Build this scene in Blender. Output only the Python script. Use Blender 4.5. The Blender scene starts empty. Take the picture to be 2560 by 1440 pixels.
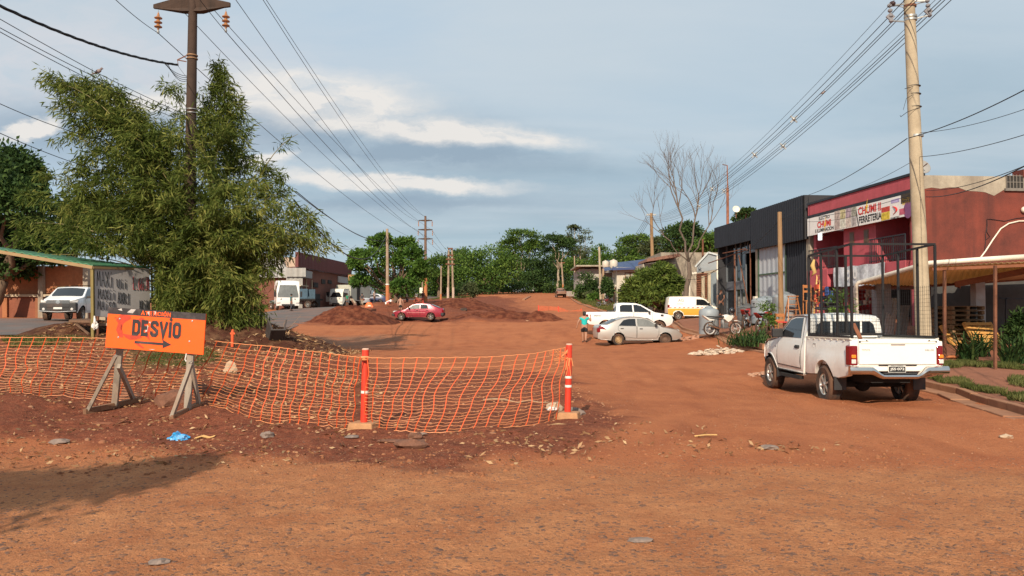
import bpy, bmesh, math, random
import numpy as np
from mathutils import Vector, Matrix, noise as mnoise
from mathutils.geometry import delaunay_2d_cdt
random.seed(7); RNG = np.random.default_rng(7)
SC = bpy.context.scene; COL = SC.collection
R = math.radians; PI = math.pi
V = Vector
# ---------------------------------------------------------------- photo <-> world
F = 1950.0; CAMZ = 1.7; HOR = 778.0
PITCH = math.atan((HOR-720)/F); CP, SP = math.cos(PITCH), math.sin(PITCH)
def ray(px, py):
    x = (px-1280)/F; yu = (720-py)/F
    return V((x, CP-SP*yu, SP+CP*yu))
def P(px, py, Y):
    d = ray(px, py); t = Y/d.y
    return V((d.x*t, Y, CAMZ+d.z*t))
# ---------------------------------------------------------------- ground height: smooth surface through measured contact points
_cp = [(2060,998,15.8),(2275,1001,15.8),(1922,967,19.0),(2100,963,19.0),(2560,1040,12.4),(2300,967,17.5),(1860,864,34),(1770,838,37.5),(1702,854,39.5),(1730,853,39),(1640,857,39.3),(1720,802,54),
 (1800,794,51),(2030,800,38.3),(2200,812,31.5),(2447,870,26),(2362,905,22),(2488,935,18.6),(2560,872,27),(2650,960,18),
 (1420,1050,12.3),(912,1085,10.8),(430,1055,12),(210,1040,12.7),(0,990,13),(500,1012,12.5),(-200,985,13.5),
 (460,858,24),(0,842,29),(230,840,26),(-300,842,29),(0,797,42),(150,801,38),(-300,800,42),(700,795,70),(690,775,88),(850,769,108),(500,795,70),(300,795,60),
 (1450,857,42),(1600,858,39),(1250,855,42),(1000,860,40),(800,850,42),(650,850,40),(1050,798,67),(1250,800,66),(1390,803,65),(900,806,62),(760,812,55),
 (1560,828,46),(1690,822,46),(1530,792,64),(1640,795,66),(1460,762,108),(1330,775,90),(1200,756,115),(1403,744,150),(1375,735,190),(1300,731,220),(1150,738,180),(1000,762,100),(968,762,83),(1063,754,109),(900,765,110),(940,752,150),
 (1505,752,108),(1600,765,90),(1740,790,60),(1650,772,80),(700,768,110),(500,770,120),(1500,735,200),(1800,760,120),(1000,735,220)]
_c = [P(*c) for c in _cp]
_XYZ = [(p.x,p.y,p.z) for p in _c]
for x in (-14,-7,-2,3,8,16):
    for y in (-14,-4,2,6,9): _XYZ.append((x,y,0.0))
for y in (11,): 
    for x in (-3,0,4,7): _XYZ.append((x,y,0.0))
for x,y,z in ((0,16,-.02),(3,20,-.05),(-3,18,.05),(4,30,0),(-2,30,.05),(25,15,.2),(40,30,.7),(30,60,1.6),(60,100,3),(-60,60,1.5),(-90,120,2.3),(-60,20,.8),(0,300,8.5),(80,260,8),(-90,280,7),(0,420,9),(150,420,9),(-200,400,8)): _XYZ.append((x,y,z))
_XYZ = np.array(_XYZ)
def _st(X, Y):
    Y = np.clip(Y, -15, 430)
    return np.clip(X/(Y+18)*2.0, -4, 4), np.log(Y+18)*1.6
_S, _T = _st(_XYZ[:,0], _XYZ[:,1])
def _phi(d2): return 0.5*d2*np.log(d2+1e-9)
_n = len(_S)
_A = np.zeros((_n+3,_n+3)); _d2 = (_S[:,None]-_S)**2+(_T[:,None]-_T)**2
_A[:_n,:_n] = _phi(_d2)+np.eye(_n)*2e-3
_A[:_n,_n] = 1; _A[:_n,_n+1] = _S; _A[:_n,_n+2] = _T; _A[_n:,:_n] = _A[:_n,_n:].T
_w = np.linalg.solve(_A, np.concatenate([_XYZ[:,2],[0,0,0]]))
def hN(X, Y):
    X = np.asarray(X,float); Y = np.asarray(Y,float); sh = X.shape
    s, t = _st(X.ravel(), Y.ravel()); out = np.empty(s.size)
    for i in range(0, s.size, 20000):
        a, b = s[i:i+20000], t[i:i+20000]
        d2 = (a[:,None]-_S)**2+(b[:,None]-_T)**2
        out[i:i+20000] = _phi(d2)@_w[:_n]+_w[_n]+_w[_n+1]*a+_w[_n+2]*b
    return out.reshape(sh)
def h(x, y): return float(hN(np.array([x]), np.array([y]))[0])
def G(px, py, lift=0.0):
    """point where the photo's pixel meets the ground"""
    d = ray(px, py); y = 3.0; prev = 3.0
    ys = 3.0*1.03**np.arange(0,175); t = ys/d.y
    f = CAMZ+d.z*t-hN(d.x*t, ys)
    k = np.where(f < 0)[0]
    i = k[0] if len(k) else 174
    if i == 0: i = 1
    a = f[i-1]/(f[i-1]-f[i]+1e-9); y = ys[i-1]+(ys[i]-ys[i-1])*min(max(a,0),1)
    x = d.x*y/d.y
    return V((x, y, h(x, y)+lift))
def on(px, Y, lift=0.0):
    d = ray(px, 770); x = d.x*Y/d.y
    return V((x, Y, h(x, Y)+lift))
# ---------------------------------------------------------------- materials
MATS = {}
def lin(c): return tuple(((v/255)/12.92 if v <= 10 else (((v/255)+.055)/1.055)**2.4) for v in c)
class NT:
    def __init__(s, tree): s.t = tree; s.N = tree.nodes; s.L = tree.links
    def n(s, typ, **kw):
        nd = s.N.new(typ)
        ins = kw.pop('i', {})
        for k, v in kw.items(): setattr(nd, k, v)
        for k, v in ins.items():
            if hasattr(v, 'is_output') or isinstance(v, bpy.types.NodeSocket): s.L.new(v, nd.inputs[k])
            else: nd.inputs[k].default_value = v
        return nd
    def math(s, op, a, b=0.0, c=0.0, clamp=False):
        nd = s.n('ShaderNodeMath', operation=op, use_clamp=clamp)
        for k, v in enumerate((a, b, c)):
            if isinstance(v, bpy.types.NodeSocket): s.L.new(v, nd.inputs[k])
            else: nd.inputs[k].default_value = v
        return nd.outputs[0]
    def mix(s, fac, a, b, mode='MIX'):
        nd = s.n('ShaderNodeMix', data_type='RGBA', blend_type=mode)
        for k, v in ((0, fac), (6, a), (7, b)):
            if isinstance(v, bpy.types.NodeSocket): s.L.new(v, nd.inputs[k])
            elif k == 0: nd.inputs[0].default_value = v
            else: nd.inputs[k].default_value = (*v[:3], 1)
        return nd.outputs[2]
    def noise(s, vec, scale, detail=4, rough=.55, dist=0.0):
        nd = s.n('ShaderNodeTexNoise', i={'Scale': scale, 'Detail': detail, 'Roughness': rough, 'Distortion': dist})
        if vec is not None: s.L.new(vec, nd.inputs['Vector'])
        return nd.outputs[0]
    def ramp(s, fac, lo, hi):
        nd = s.n('ShaderNodeMapRange', i={1: lo, 2: hi}); nd.clamp = True
        s.L.new(fac, nd.inputs[0]); return nd.outputs[0]
def newmat(name):
    m = bpy.data.materials.new(name); m.use_nodes = True
    t = NT(m.node_tree); b = m.node_tree.nodes['Principled BSDF']
    return m, t, b
def M(name, col, rough=.6, metal=0.0, var=.12, scale=4.0, bump=0.0, bscale=40.0, spec=.4, coat=0.0, dirt=None, emit=0.0, space='Object', stretch=None, streak=None):
    """procedural material: colour broken up by two noises, optional bump and dirt stains (dirt = colour, amount, scale)"""
    if name in MATS: return MATS[name]
    m, t, b = newmat(name)
    tc = t.n('ShaderNodeTexCoord').outputs['Object'] if space == 'Object' else t.n('ShaderNodeNewGeometry').outputs['Position']
    vec = tc
    if stretch:
        mp = t.n('ShaderNodeMapping', i={'Scale': stretch}); t.L.new(tc, mp.inputs[0]); vec = mp.outputs[0]
    n1 = t.noise(vec, scale, 5, .6); n2 = t.noise(vec, scale*6.3, 3, .6)
    f = t.math('ADD', t.math('MULTIPLY', n1, .65), t.math('MULTIPLY', n2, .35))
    f = t.ramp(f, .3, .7)
    lo = tuple(c*(1-var) for c in col); hi = tuple(min(1, c*(1+var)) for c in col)
    c = t.mix(f, lo, hi)
    if dirt:
        dn = t.noise(tc, dirt[2], 6, .65)
        a = dirt[1]
        c = t.mix(t.math('MULTIPLY', t.ramp(dn, .58-.25*a, .72), a), c, dirt[0])
    if streak:
        mp = t.n('ShaderNodeMapping', i={'Scale': (streak[2],streak[2],streak[2]*.06)}); t.L.new(tc, mp.inputs[0])
        c = t.mix(t.math('MULTIPLY', t.ramp(t.noise(mp.outputs[0],1,5,.6), .5, .75), streak[1]), c, streak[0])
    t.L.new(c, b.inputs['Base Color'])
    b.inputs['Roughness'].default_value = rough; b.inputs['Metallic'].default_value = metal
    b.inputs['Specular IOR Level'].default_value = spec; b.inputs['Coat Weight'].default_value = coat; b.inputs['Coat Roughness'].default_value = .08
    if emit:
        b.inputs['Emission Color'].default_value = (*col, 1); b.inputs['Emission Strength'].default_value = emit
    if bump:
        bn = t.noise(vec, bscale, 4, .6)
        bp = t.n('ShaderNodeBump', i={'Strength': 1.0, 'Distance': bump}); t.L.new(bn, bp.inputs['Height']); t.L.new(bp.outputs[0], b.inputs['Normal'])
    MATS[name] = m; return m
def leafmat(name, dark, mid, light, trans=.3):
    if name in MATS: return MATS[name]
    m = bpy.data.materials.new(name); m.use_nodes = True; t = NT(m.node_tree); t.N.clear()
    at = t.n('ShaderNodeAttribute', attribute_name='tint').outputs['Fac']
    cr = t.n('ShaderNodeValToRGB'); t.L.new(at, cr.inputs[0])
    e = cr.color_ramp.elements; e[0].color = (*dark,1); e[1].color = (*light,1); e[1].position = .97
    k = cr.color_ramp.elements.new(.5); k.color = (*mid,1)
    p = t.n('ShaderNodeBsdfPrincipled', i={'Base Color': cr.outputs[0], 'Roughness': .62, 'Specular IOR Level': .14})
    tr = t.n('ShaderNodeBsdfTranslucent', i={'Color': cr.outputs[0]})
    mx = t.n('ShaderNodeMixShader', i={0: trans, 1: p.outputs[0], 2: tr.outputs[0]})
    t.L.new(mx.outputs[0], t.n('ShaderNodeOutputMaterial').inputs[0])
    MATS[name] = m; return m
# ---------------------------------------------------------------- things and parts
ORG = {}
def props(o, label=None, cat=None, group=None, kind=None):
    if label: o['label'] = label
    if cat: o['category'] = cat
    if group: o['group'] = group
    if kind: o['kind'] = kind
    return o
def thing(name, label, cat, loc=(0,0,0), rotz=0.0, group=None):
    o = bpy.data.objects.new(name, None); COL.objects.link(o)
    o.location = loc; o.rotation_euler = (0,0,rotz); o.empty_display_size = .3
    ORG[o] = V(loc)
    return props(o, label, cat, group)
def link(name, me, parent=None):
    o = bpy.data.objects.new(name, me); COL.objects.link(o)
    if parent is not None: o.parent = parent; ORG[o] = ORG.get(parent, V((0,0,0)))
    return o
def copytree(root, loc, rotz=0.0, label=None, scale=None):
    r = root.copy(); COL.objects.link(r); r.location = loc; r.rotation_euler = (0,0,rotz)
    if scale: r.scale = scale if isinstance(scale, tuple) else (scale,)*3
    if label: r['label'] = label
    def rec(a, b):
        for ch in [c for c in a.children]:
            c = ch.copy(); COL.objects.link(c); c.parent = b; rec(ch, c)
    rec(root, r); return r
class MB:
    """collects shapes and links them as ONE mesh object"""
    def __init__(s): s.v = []; s.f = []; s.m = []; s.mi = 0
    def add(s, vs, fs):
        k = len(s.v); s.v += [tuple(p) for p in vs]; s.f += [tuple(i+k for i in f) for f in fs]; s.m += [s.mi]*len(fs); return s
    def box(s, c, d, rot=None):
        x, y, z = (q/2 for q in d); c = V(c)
        vs = [V((sx*x, sy*y, sz*z)) for sz in (-1,1) for sy in (-1,1) for sx in (-1,1)]
        if rot is not None: vs = [rot@q for q in vs]
        return s.add([q+c for q in vs], [(0,2,3,1),(4,5,7,6),(0,1,5,4),(2,6,7,3),(0,4,6,2),(1,3,7,5)])
    def bar(s, a, b, w, d=None, up=(0,0,1)):
        """box beam from a to b, w wide, d deep"""
        a, b = V(a), V(b); d = d or w; t = (b-a); L = t.length
        if L < 1e-6: return s
        t.normalize(); u = V(up)
        if abs(t.dot(u)) > .98: u = V((1,0,0)) if abs(t.x) < .9 else V((0,1,0))
        sx = t.cross(u).normalized(); sz = sx.cross(t)
        vs = []
        for p in (a, b):
            for i, j in ((-1,-1),(1,-1),(1,1),(-1,1)): vs.append(p+sx*(i*w/2)+sz*(j*d/2))
        return s.add(vs, [(3,2,1,0),(4,5,6,7),(0,1,5,4),(1,2,6,5),(2,3,7,6),(3,0,4,7)])
    def tube(s, pts, r, n=8, cap=True):
        pts = [V(p) for p in pts]; rs = r if isinstance(r, (list,tuple)) else [r]*len(pts)
        vs = []; fs = []; ref = None
        for i, p in enumerate(pts):
            t = (pts[min(i+1,len(pts)-1)]-pts[max(i-1,0)])
            if t.length < 1e-7: t = V((0,0,1))
            t.normalize()
            if ref is None:
                ref = t.cross(V((0,0,1)) if abs(t.z) < .9 else V((1,0,0))).normalized()
            u = (ref-t*ref.dot(t)).normalized(); w = t.cross(u); ref = u
            for k in range(n):
                a = 2*PI*k/n; vs.append(p+(u*math.cos(a)+w*math.sin(a))*rs[i])
        for i in range(len(pts)-1):
            for k in range(n):
                k2 = (k+1)%n; fs.append((i*n+k, i*n+k2, (i+1)*n+k2, (i+1)*n+k))
        if cap: fs.append(tuple(range(n-1,-1,-1))); fs.append(tuple((len(pts)-1)*n+k for k in range(n)))
        return s.add(vs, fs)
    def lathe(s, c, prof, n=20, axis=None, cap=True):
        """profile [(r,z)] turned round the z axis (or a 3x3 rotation) through c"""
        c = V(c); vs = []; fs = []
        for r, z in prof:
            for k in range(n):
                a = 2*PI*k/n; q = V((r*math.cos(a), r*math.sin(a), z)); vs.append((axis@q if axis is not None else q)+c)
        for i in range(len(prof)-1):
            for k in range(n):
                k2 = (k+1)%n; fs.append((i*n+k, i*n+k2, (i+1)*n+k2, (i+1)*n+k))
        cap = cap and prof[0] != prof[-1]
        if cap and prof[0][0] > 1e-4: fs.append(tuple(range(n-1,-1,-1)))
        if cap and prof[-1][0] > 1e-4: fs.append(tuple((len(prof)-1)*n+k for k in range(n)))
        return s.add(vs, fs)
    def prism(s, poly, a, b):
        """polygon (list of 3-D points) swept from offset a to offset b (vectors)"""
        n = len(poly); a, b = V(a), V(b)
        vs = [V(p)+a for p in poly]+[V(p)+b for p in poly]
        fs = [tuple(range(n-1,-1,-1)), tuple(range(n,2*n))]+[(i,(i+1)%n,n+(i+1)%n,n+i) for i in range(n)]
        return s.add(vs, fs)
    def quad(s, a, b, c, d): return s.add([a,b,c,d], [(0,1,2,3)])
    def sphere(s, c, r, nu=12, nv=8, rot=None):
        c = V(c); r = r if isinstance(r, (tuple,list)) else (r,r,r); vs = []; fs = []
        for j in range(nv+1):
            th = PI*j/nv
            for i in range(nu):
                a = 2*PI*i/nu; q = V((r[0]*math.sin(th)*math.cos(a), r[1]*math.sin(th)*math.sin(a), -r[2]*math.cos(th)))
                vs.append((rot@q if rot is not None else q)+c)
        for j in range(nv):
            for i in range(nu): fs.append((j*nu+i, j*nu+(i+1)%nu, (j+1)*nu+(i+1)%nu, (j+1)*nu+i))
        return s.add(vs, fs)
    def rock(s, c, r, seed=0, rot=0.0, jag=.28):
        c = V(c); bm = bmesh.new(); bmesh.ops.create_icosphere(bm, subdivisions=2, radius=1)
        rr = random.Random(seed); off = V((rr.random()*50, rr.random()*50, rr.random()*50)); cz, sz = math.cos(rot), math.sin(rot)
        vs = []
        for q in bm.verts:
            k = 1+jag*mnoise.noise(q.co*1.3+off)+jag*.5*mnoise.noise(q.co*3.1+off)
            x, y, z = q.co.x*r[0]*k, q.co.y*r[1]*k, q.co.z*r[2]*k
            vs.append(V((x*cz-y*sz, x*sz+y*cz, z))+c)
        fs = [tuple(v.index for v in f.verts) for f in bm.faces]; bm.free()
        return s.add(vs, fs)
    def corr(s, o, u, v, pitch=.1, amp=.02, nv=1, lip=None):
        """corrugated sheet: waves along u, straight along v"""
        o, u, v = V(o), V(u), V(v); L = u.length; n = max(4, int(L/pitch)*4); nrm = u.cross(v).normalized()
        vs = []; W4 = (0,1,1,0) if lip else None
        for j in range(nv+1):
            for i in range(n+1):
                a = amp*(W4[i%4]*2-1 if W4 else math.sin(i*PI/2))
                vs.append(o+u*(i/n)+v*(j/nv)+nrm*a)
        fs = [(j*(n+1)+i, j*(n+1)+i+1, (j+1)*(n+1)+i+1, (j+1)*(n+1)+i) for j in range(nv) for i in range(n)]
        return s.add(vs, fs)
    def obj(s, name, mats, parent=None, smooth=False, world=True, bevel=0.0, angle=35, label=None):
        mats = mats if isinstance(mats, (list,tuple)) else [mats]
        o0 = ORG.get(parent, V((0,0,0))) if (world and parent is not None) else V((0,0,0))
        me = bpy.data.meshes.new(name)
        me.from_pydata([(x-o0.x, y-o0.y, z-o0.z) for x,y,z in s.v], [], s.f)
        for m in mats: me.materials.append(m)
        if len(mats) > 1: me.polygons.foreach_set('material_index', s.m)
        if smooth:
            me.polygons.foreach_set('use_smooth', [True]*len(s.f))
            if smooth != 'all': me.set_sharp_from_angle(angle=R(angle))
        me.update()
        o = link(name, me, parent)
        if bevel:
            b = o.modifiers.new('edge', 'BEVEL'); b.width = bevel; b.segments = 2; b.limit_method = 'ANGLE'; b.angle_limit = R(35)
        if label: o['label'] = label
        return o
def rotz(a): return Matrix.Rotation(a, 3, 'Z')
def text(s, name, o, u, v, w, hgt, mat, parent, off=.004, bold=0.0, local=False, thick=.002):
    """lettering stretched into the box o + [0..w]u + [0..hgt]v, standing off the surface"""
    c = bpy.data.curves.new('lettering', 'FONT'); c.body = s; c.size = 1; c.offset = bold; c.resolution_u = 3
    t = bpy.data.objects.new('lettering', c); COL.objects.link(t)
    bpy.context.view_layer.update()
    me = bpy.data.meshes.new_from_object(t.evaluated_get(bpy.context.evaluated_depsgraph_get()))
    bpy.data.objects.remove(t); bpy.data.curves.remove(c)
    co = np.empty(len(me.vertices)*3); me.vertices.foreach_get('co', co); co = co.reshape(-1,3)
    lo, hi = co.min(0), co.max(0); u, v = V(u).normalized(), V(v).normalized(); nn = u.cross(v).normalized(); o = V(o)
    o0 = V((0,0,0)) if local else ORG.get(parent, V((0,0,0)))
    x = (co[:,0]-lo[0])/(hi[0]-lo[0])*w; y = (co[:,1]-lo[1])/(hi[1]-lo[1])*hgt
    base = np.array(o-o0+nn*off)
    new = base+x[:,None]*np.array(u)+y[:,None]*np.array(v)
    me.vertices.foreach_set('co', new.ravel()); me.materials.clear(); me.materials.append(mat); me.update()
    me.name = name
    return link(name, me, parent)
class Fr:
    """vertical wall plane: origin (x,y), direction of u along the wall; out = towards the street / the viewer"""
    def __init__(s, o, u):
        s.o = V((o[0],o[1],0)); s.u = V((u[0],u[1],0)).normalized(); s.n = V((s.u.y,-s.u.x,0))
        if s.n.dot(V((0,0,0))-s.o) < 0: s.n = -s.n
    def at(s, px, py, out=0.0):
        d = ray(px, py); q = s.o+s.n*out-V((0,0,CAMZ)); t = s.n.dot(q)/s.n.dot(d); p = V((0,0,CAMZ))+d*t
        return (p-s.o).dot(s.u), p.z
    def pt(s, a, z, out=0.0): return s.o+s.u*a+s.n*out+V((0,0,z))
    def box(s, mb, a0, a1, z0, z1, o0, o1):
        q = [s.pt(a0,z0),s.pt(a1,z0),s.pt(a1,z1),s.pt(a0,z1)]
        return mb.prism(q, s.n*o0, s.n*o1)
# leaves: vectorised rhombus leaves
def leaves(name, pts, axes, L, W, mat, parent=None, tint=None, fold=.25):
    pts = np.asarray(pts,float); axes = np.asarray(axes,float); n = len(pts)
    axes /= np.linalg.norm(axes,axis=1)[:,None]+1e-9
    rv = RNG.normal(size=(n,3)); side = np.cross(axes, rv); side /= np.linalg.norm(side,axis=1)[:,None]+1e-9
    nr = np.cross(axes, side)
    L = (L*(.7+.6*RNG.random(n)))[:,None]; W = (W*(.7+.6*RNG.random(n)))[:,None]
    o0 = np.array(ORG.get(parent, V((0,0,0)))) if parent is not None else np.zeros(3)
    b = pts-o0
    v = np.stack([b, b+axes*L*.45+side*W*.5+nr*W*fold, b+axes*L, b+axes*L*.45-side*W*.5+nr*W*fold], 1).reshape(-1,3)
    me = bpy.data.meshes.new(name); me.vertices.add(4*n); me.loops.add(4*n); me.polygons.add(n)
    me.vertices.foreach_set('co', v.ravel()); me.loops.foreach_set('vertex_index', np.arange(4*n)); me.polygons.foreach_set('loop_start', np.arange(0,4*n,4))
    at = me.attributes.new('tint', 'FLOAT', 'FACE'); tt = RNG.random(n) if tint is None else np.clip(tint,0,1)
    at.data.foreach_set('value', tt.astype(np.float32))
    me.materials.append(mat); me.update(); me.validate()
    return link(name, me, parent)
def crown_points(blobs, per, clump=.34, seed=0):
    """leaf positions in clumps spread over and inside ellipsoid blobs [(centre, (rx,ry,rz))]"""
    g = np.random.default_rng(seed); out = []; ax = []; tn = []
    for c, r in blobs:
        c = np.array(c); r = np.array(r); nc = max(6, int(per/26))
        d = g.normal(size=(nc,3)); d /= np.linalg.norm(d,axis=1)[:,None]
        d[:,2] = np.where(d[:,2] < -.55, -d[:,2], d[:,2])
        cc = c+d*r*(.45+.55*g.random(nc)[:,None]**.5)
        t0 = g.random(nc)
        k = g.integers(0, nc, per)
        p = cc[k]+g.normal(size=(per,3))*r*clump*np.array([.62,.62,.45])
        a = (p-c)/r+g.normal(size=(per,3))*.9+np.array([0,0,-.25])
        out.append(p); ax.append(a); tn.append(.55*t0[k]+.45*g.random(per))
    return np.concatenate(out), np.concatenate(ax), np.concatenate(tn)
# ================================================================ camera, light, sky
cam = bpy.data.cameras.new('camera'); co = bpy.data.objects.new('camera', cam); COL.objects.link(co)
co.location = (0,0,CAMZ); co.rotation_euler = (PI/2+PITCH,0,0); cam.sensor_width = 36; cam.lens = 36*F/2560; cam.clip_end = 3000; cam.clip_start = .1
SC.camera = co
SC.view_settings.view_transform = 'Standard'; SC.view_settings.look = 'None'; SC.view_settings.gamma = 1; SC.view_settings.exposure = EXPOSURE = 0.32
SC.view_settings.use_curve_mapping = False
SUN_EL, SUN_AZ = R(30), R(13.5)         # the sun stands behind the camera, a little to its left
ldir = V((math.sin(SUN_AZ)*math.cos(SUN_EL), math.cos(SUN_AZ)*math.cos(SUN_EL), -math.sin(SUN_EL)))
sl = bpy.data.lights.new('sun', 'SUN'); sl.energy = 4.6; sl.angle = R(.55); sl.color = (1.0,.86,.68)
so = bpy.data.objects.new('sun', sl); COL.objects.link(so); so.rotation_euler = ldir.to_track_quat('-Z','Y').to_euler(); so.location = (-20,-40,40)
w = bpy.data.worlds.new('World'); SC.world = w; w.use_nodes = True
t = NT(w.node_tree); t.N.clear()
sky = t.n('ShaderNodeTexSky', sky_type='NISHITA'); sky.sun_disc = False; sky.sun_elevation = SUN_EL
tosun = -ldir; sky.sun_rotation = math.atan2(tosun.x, tosun.y); sky.altitude = 150; sky.air_density = 1.0; sky.dust_density = 1.5; sky.ozone_density = 1.2
tc = t.n('ShaderNodeTexCoord').outputs['Generated']
sp = t.n('ShaderNodeSeparateXYZ'); t.L.new(tc, sp.inputs[0]); X, Y, Z = sp.outputs
# a layer of cloud over the town: seen on a plane overhead so that it streaks towards the horizon
zz = t.math('ADD', t.math('MAXIMUM', Z, 0.0), .09)
cb = t.n('ShaderNodeCombineXYZ', i={0: t.math('DIVIDE', X, zz), 1: t.math('DIVIDE', Y, zz), 2: 0.0}).outputs[0]
def skynoise(sx, sy, sc, det, rough, off, dist=.3):
    mp = t.n('ShaderNodeMapping', i={'Scale': (sx,sy,1), 'Location': off}); t.L.new(cb, mp.inputs[0]); return t.noise(mp.outputs[0], sc, det, rough, dist)
yy = t.math('MAXIMUM', Y, .05)
az0 = t.math('DIVIDE', X, yy); el0 = t.math('DIVIDE', Z, yy)
wc = t.n('ShaderNodeCombineXYZ', i={0: az0, 1: t.math('MULTIPLY', el0, 2.2), 2: 0.0}).outputs[0]
wv = t.n('ShaderNodeSeparateColor'); t.L.new(t.n('ShaderNodeTexNoise', i={'Vector': wc, 'Scale': 9.0, 'Detail': 6.0, 'Roughness': .62}).outputs['Color'], wv.inputs[0])
az = t.math('ADD', az0, t.math('MULTIPLY', t.math('SUBTRACT', wv.outputs[0], .5), .16)); el = t.math('ADD', el0, t.math('MULTIPLY', t.math('SUBTRACT', wv.outputs[1], .5), .045))
def bank(px, py, rx, ry, tilt=0.0):
    a0 = (px-1280)/F; e0 = (HOR-py)/F
    da = t.math('SUBTRACT', az, a0); de = t.math('SUBTRACT', t.math('SUBTRACT', el, e0), t.math('MULTIPLY', da, tilt))
    q = t.math('ADD', t.math('POWER', t.math('DIVIDE', da, rx/F), 2.0), t.math('POWER', t.math('DIVIDE', de, ry/F), 2.0))
    return t.math('EXPONENT', t.math('MULTIPLY', q, -1.0))
ac = t.n('ShaderNodeCombineXYZ', i={0: az, 1: t.math('MULTIPLY', el, 2.6), 2: 0.0}).outputs[0]
puff = t.noise(ac, 7.0, 7, .6, .4); fine = t.noise(ac, 19.0, 6, .6, .6)
wisp = skynoise(.5, 1.1, 1.2, 7, .58, (3.1,1.2,0))
streak = skynoise(.22, 1.0, 1.0, 6, .55, (7.7,4.4,0))
BG = .105
def S(c, k=1.0):           # colour as it should come out of the background at strength BG
    e = 2**EXPOSURE
    return tuple(v*k/BG/e for v in lin(c))
hz = t.ramp(el, 0.0, .42)
thin = t.mix(hz, S((174,196,209)), S((197,212,222)))
base = t.mix(.88, sky.outputs[0], thin)
# slate-blue haze low in the middle and up the right side
base = t.mix(t.math('MULTIPLY', t.math('ADD', bank(1300,500,900,110), t.math('MULTIPLY', bank(2450,300,330,240), .9)), .55, clamp=True), base, S((152,176,192)))
base = t.mix(t.math('MULTIPLY', bank(1250,130,420,130), .6), base, S((203,214,222)))
base = t.mix(t.math('MULTIPLY', t.math('ADD', bank(850,60,330,150), bank(60,420,420,150)), .65, clamp=True), base, S((168,198,223)))
base = t.mix(t.math('MULTIPLY', t.ramp(wisp, .40, .70), .5), base, S((208,217,224)))
base = t.mix(t.math('MULTIPLY', t.ramp(streak, .5, .75), t.math('MULTIPLY', bank(1250,430,800,180), .5)), base, S((128,155,172)))
# grey-white sheet at the upper left
m = t.math('MULTIPLY', t.math('ADD', bank(80,150,460,170), bank(560,260,260,110), clamp=True), t.ramp(puff, .3, .58), clamp=True)
base = t.mix(t.math('MULTIPLY', m, .85), base, S((214,216,222)))
# under-shadows, then the sunlit tops of the cumulus banks
m = t.math('MULTIPLY', t.math('ADD', t.math('ADD', bank(860,315,340,60,-.05), bank(200,320,330,70)), t.math('ADD', bank(1120,385,340,34,-.1), bank(1000,500,340,26,.0)), clamp=True), t.ramp(puff, .25, .5), clamp=True)
base = t.mix(t.math('MULTIPLY', m, .85), base, S((150,170,188)))
tops = t.math('ADD', bank(790,240,235,56,-.08), t.math('ADD', bank(1150,332,270,24,-.08), t.math('ADD', bank(960,448,260,16,-.05), t.math('ADD', bank(400,262,110,26,-.2), t.math('ADD', bank(60,330,60,18,.3), bank(660,395,60,16,.1))))), clamp=True)
m = t.math('MULTIPLY', t.ramp(tops, .06, .52), t.ramp(t.math('ADD', t.math('MULTIPLY', puff, .6), t.math('MULTIPLY', fine, .4)), .30, .50), clamp=True)
base = t.mix(t.math('MULTIPLY', m, .93), base, S((238,234,229)))
bgd = t.n('ShaderNodeBackground', i={'Color': base, 'Strength': BG})
t.L.new(bgd.outputs[0], t.n('ShaderNodeOutputWorld').inputs[0])
SC.cycles.use_denoising = True
SC.cycles.max_bounces = 6; SC.cycles.diffuse_bounces = 3; SC.cycles.glossy_bounces = 3; SC.cycles.transparent_max_bounces = 8
# ================================================================ ground
def polyw(px): return [G(*p).xy for p in px]
def sdist(X, Y, poly):
    """signed distance (inside > 0) of points to a polygon"""
    poly = np.array([(p[0],p[1]) for p in poly]); n = len(poly); best = np.full(X.shape, 1e9); inside = np.zeros(X.shape, bool)
    for i in range(n):
        x1,y1 = poly[i]; x2,y2 = poly[(i+1)%n]; dx,dy = x2-x1,y2-y1
        tt = np.clip(((X-x1)*dx+(Y-y1)*dy)/(dx*dx+dy*dy+1e-12),0,1)
        best = np.minimum(best, np.hypot(X-x1-tt*dx, Y-y1-tt*dy))
        c = ((y1 > Y) != (y2 > Y)) & (X < (x2-x1)*(Y-y1)/(y2-y1+1e-12)+x1)
        inside ^= c
    return np.where(inside, best, -best)
def smooth(a, b, x):
    q = np.clip((x-a)/(b-a),0,1); return q*q*(3-2*q)
_gt = RNG.random((257,257))
def vnoise(X, Y, s):
    x = X/s+300; y = Y/s+300; i = np.floor(x).astype(int); j = np.floor(y).astype(int); fx = x-i; fy = y-j
    fx = fx*fx*(3-2*fx); fy = fy*fy*(3-2*fy); i %= 256; j %= 256
    return (_gt[i,j]*(1-fx)+_gt[i+1,j]*fx)*(1-fy)+(_gt[i,j+1]*(1-fx)+_gt[i+1,j+1]*fx)*fy
POLY_SOIL = polyw([(-400,975),(-400,1085),(0,1088),(300,1118),(620,1140),(900,1165),(1150,1172),(1400,1140),(1560,1090),(1570,1040),(1480,1000),(1425,945),(1300,925),(1000,925),(905,905),(640,865),(520,855),(-400,850)])
POLY_LITTER = polyw([(-400,985),(0,990),(500,1005),(640,1045),(890,1060),(980,1010),(900,930),(780,885),(640,868),(500,858),(-400,852)])
POLY_NEAR = [(-30,-20),(30,-20),(30,7.5),(6,8.1),(1,8.6),(-3,9.0),(-8,9.8),(-30,10)]
POLY_WORN = polyw([(600,838),(760,842),(960,838),(1010,852),(985,868),(820,872),(700,880),(560,868)])
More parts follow.
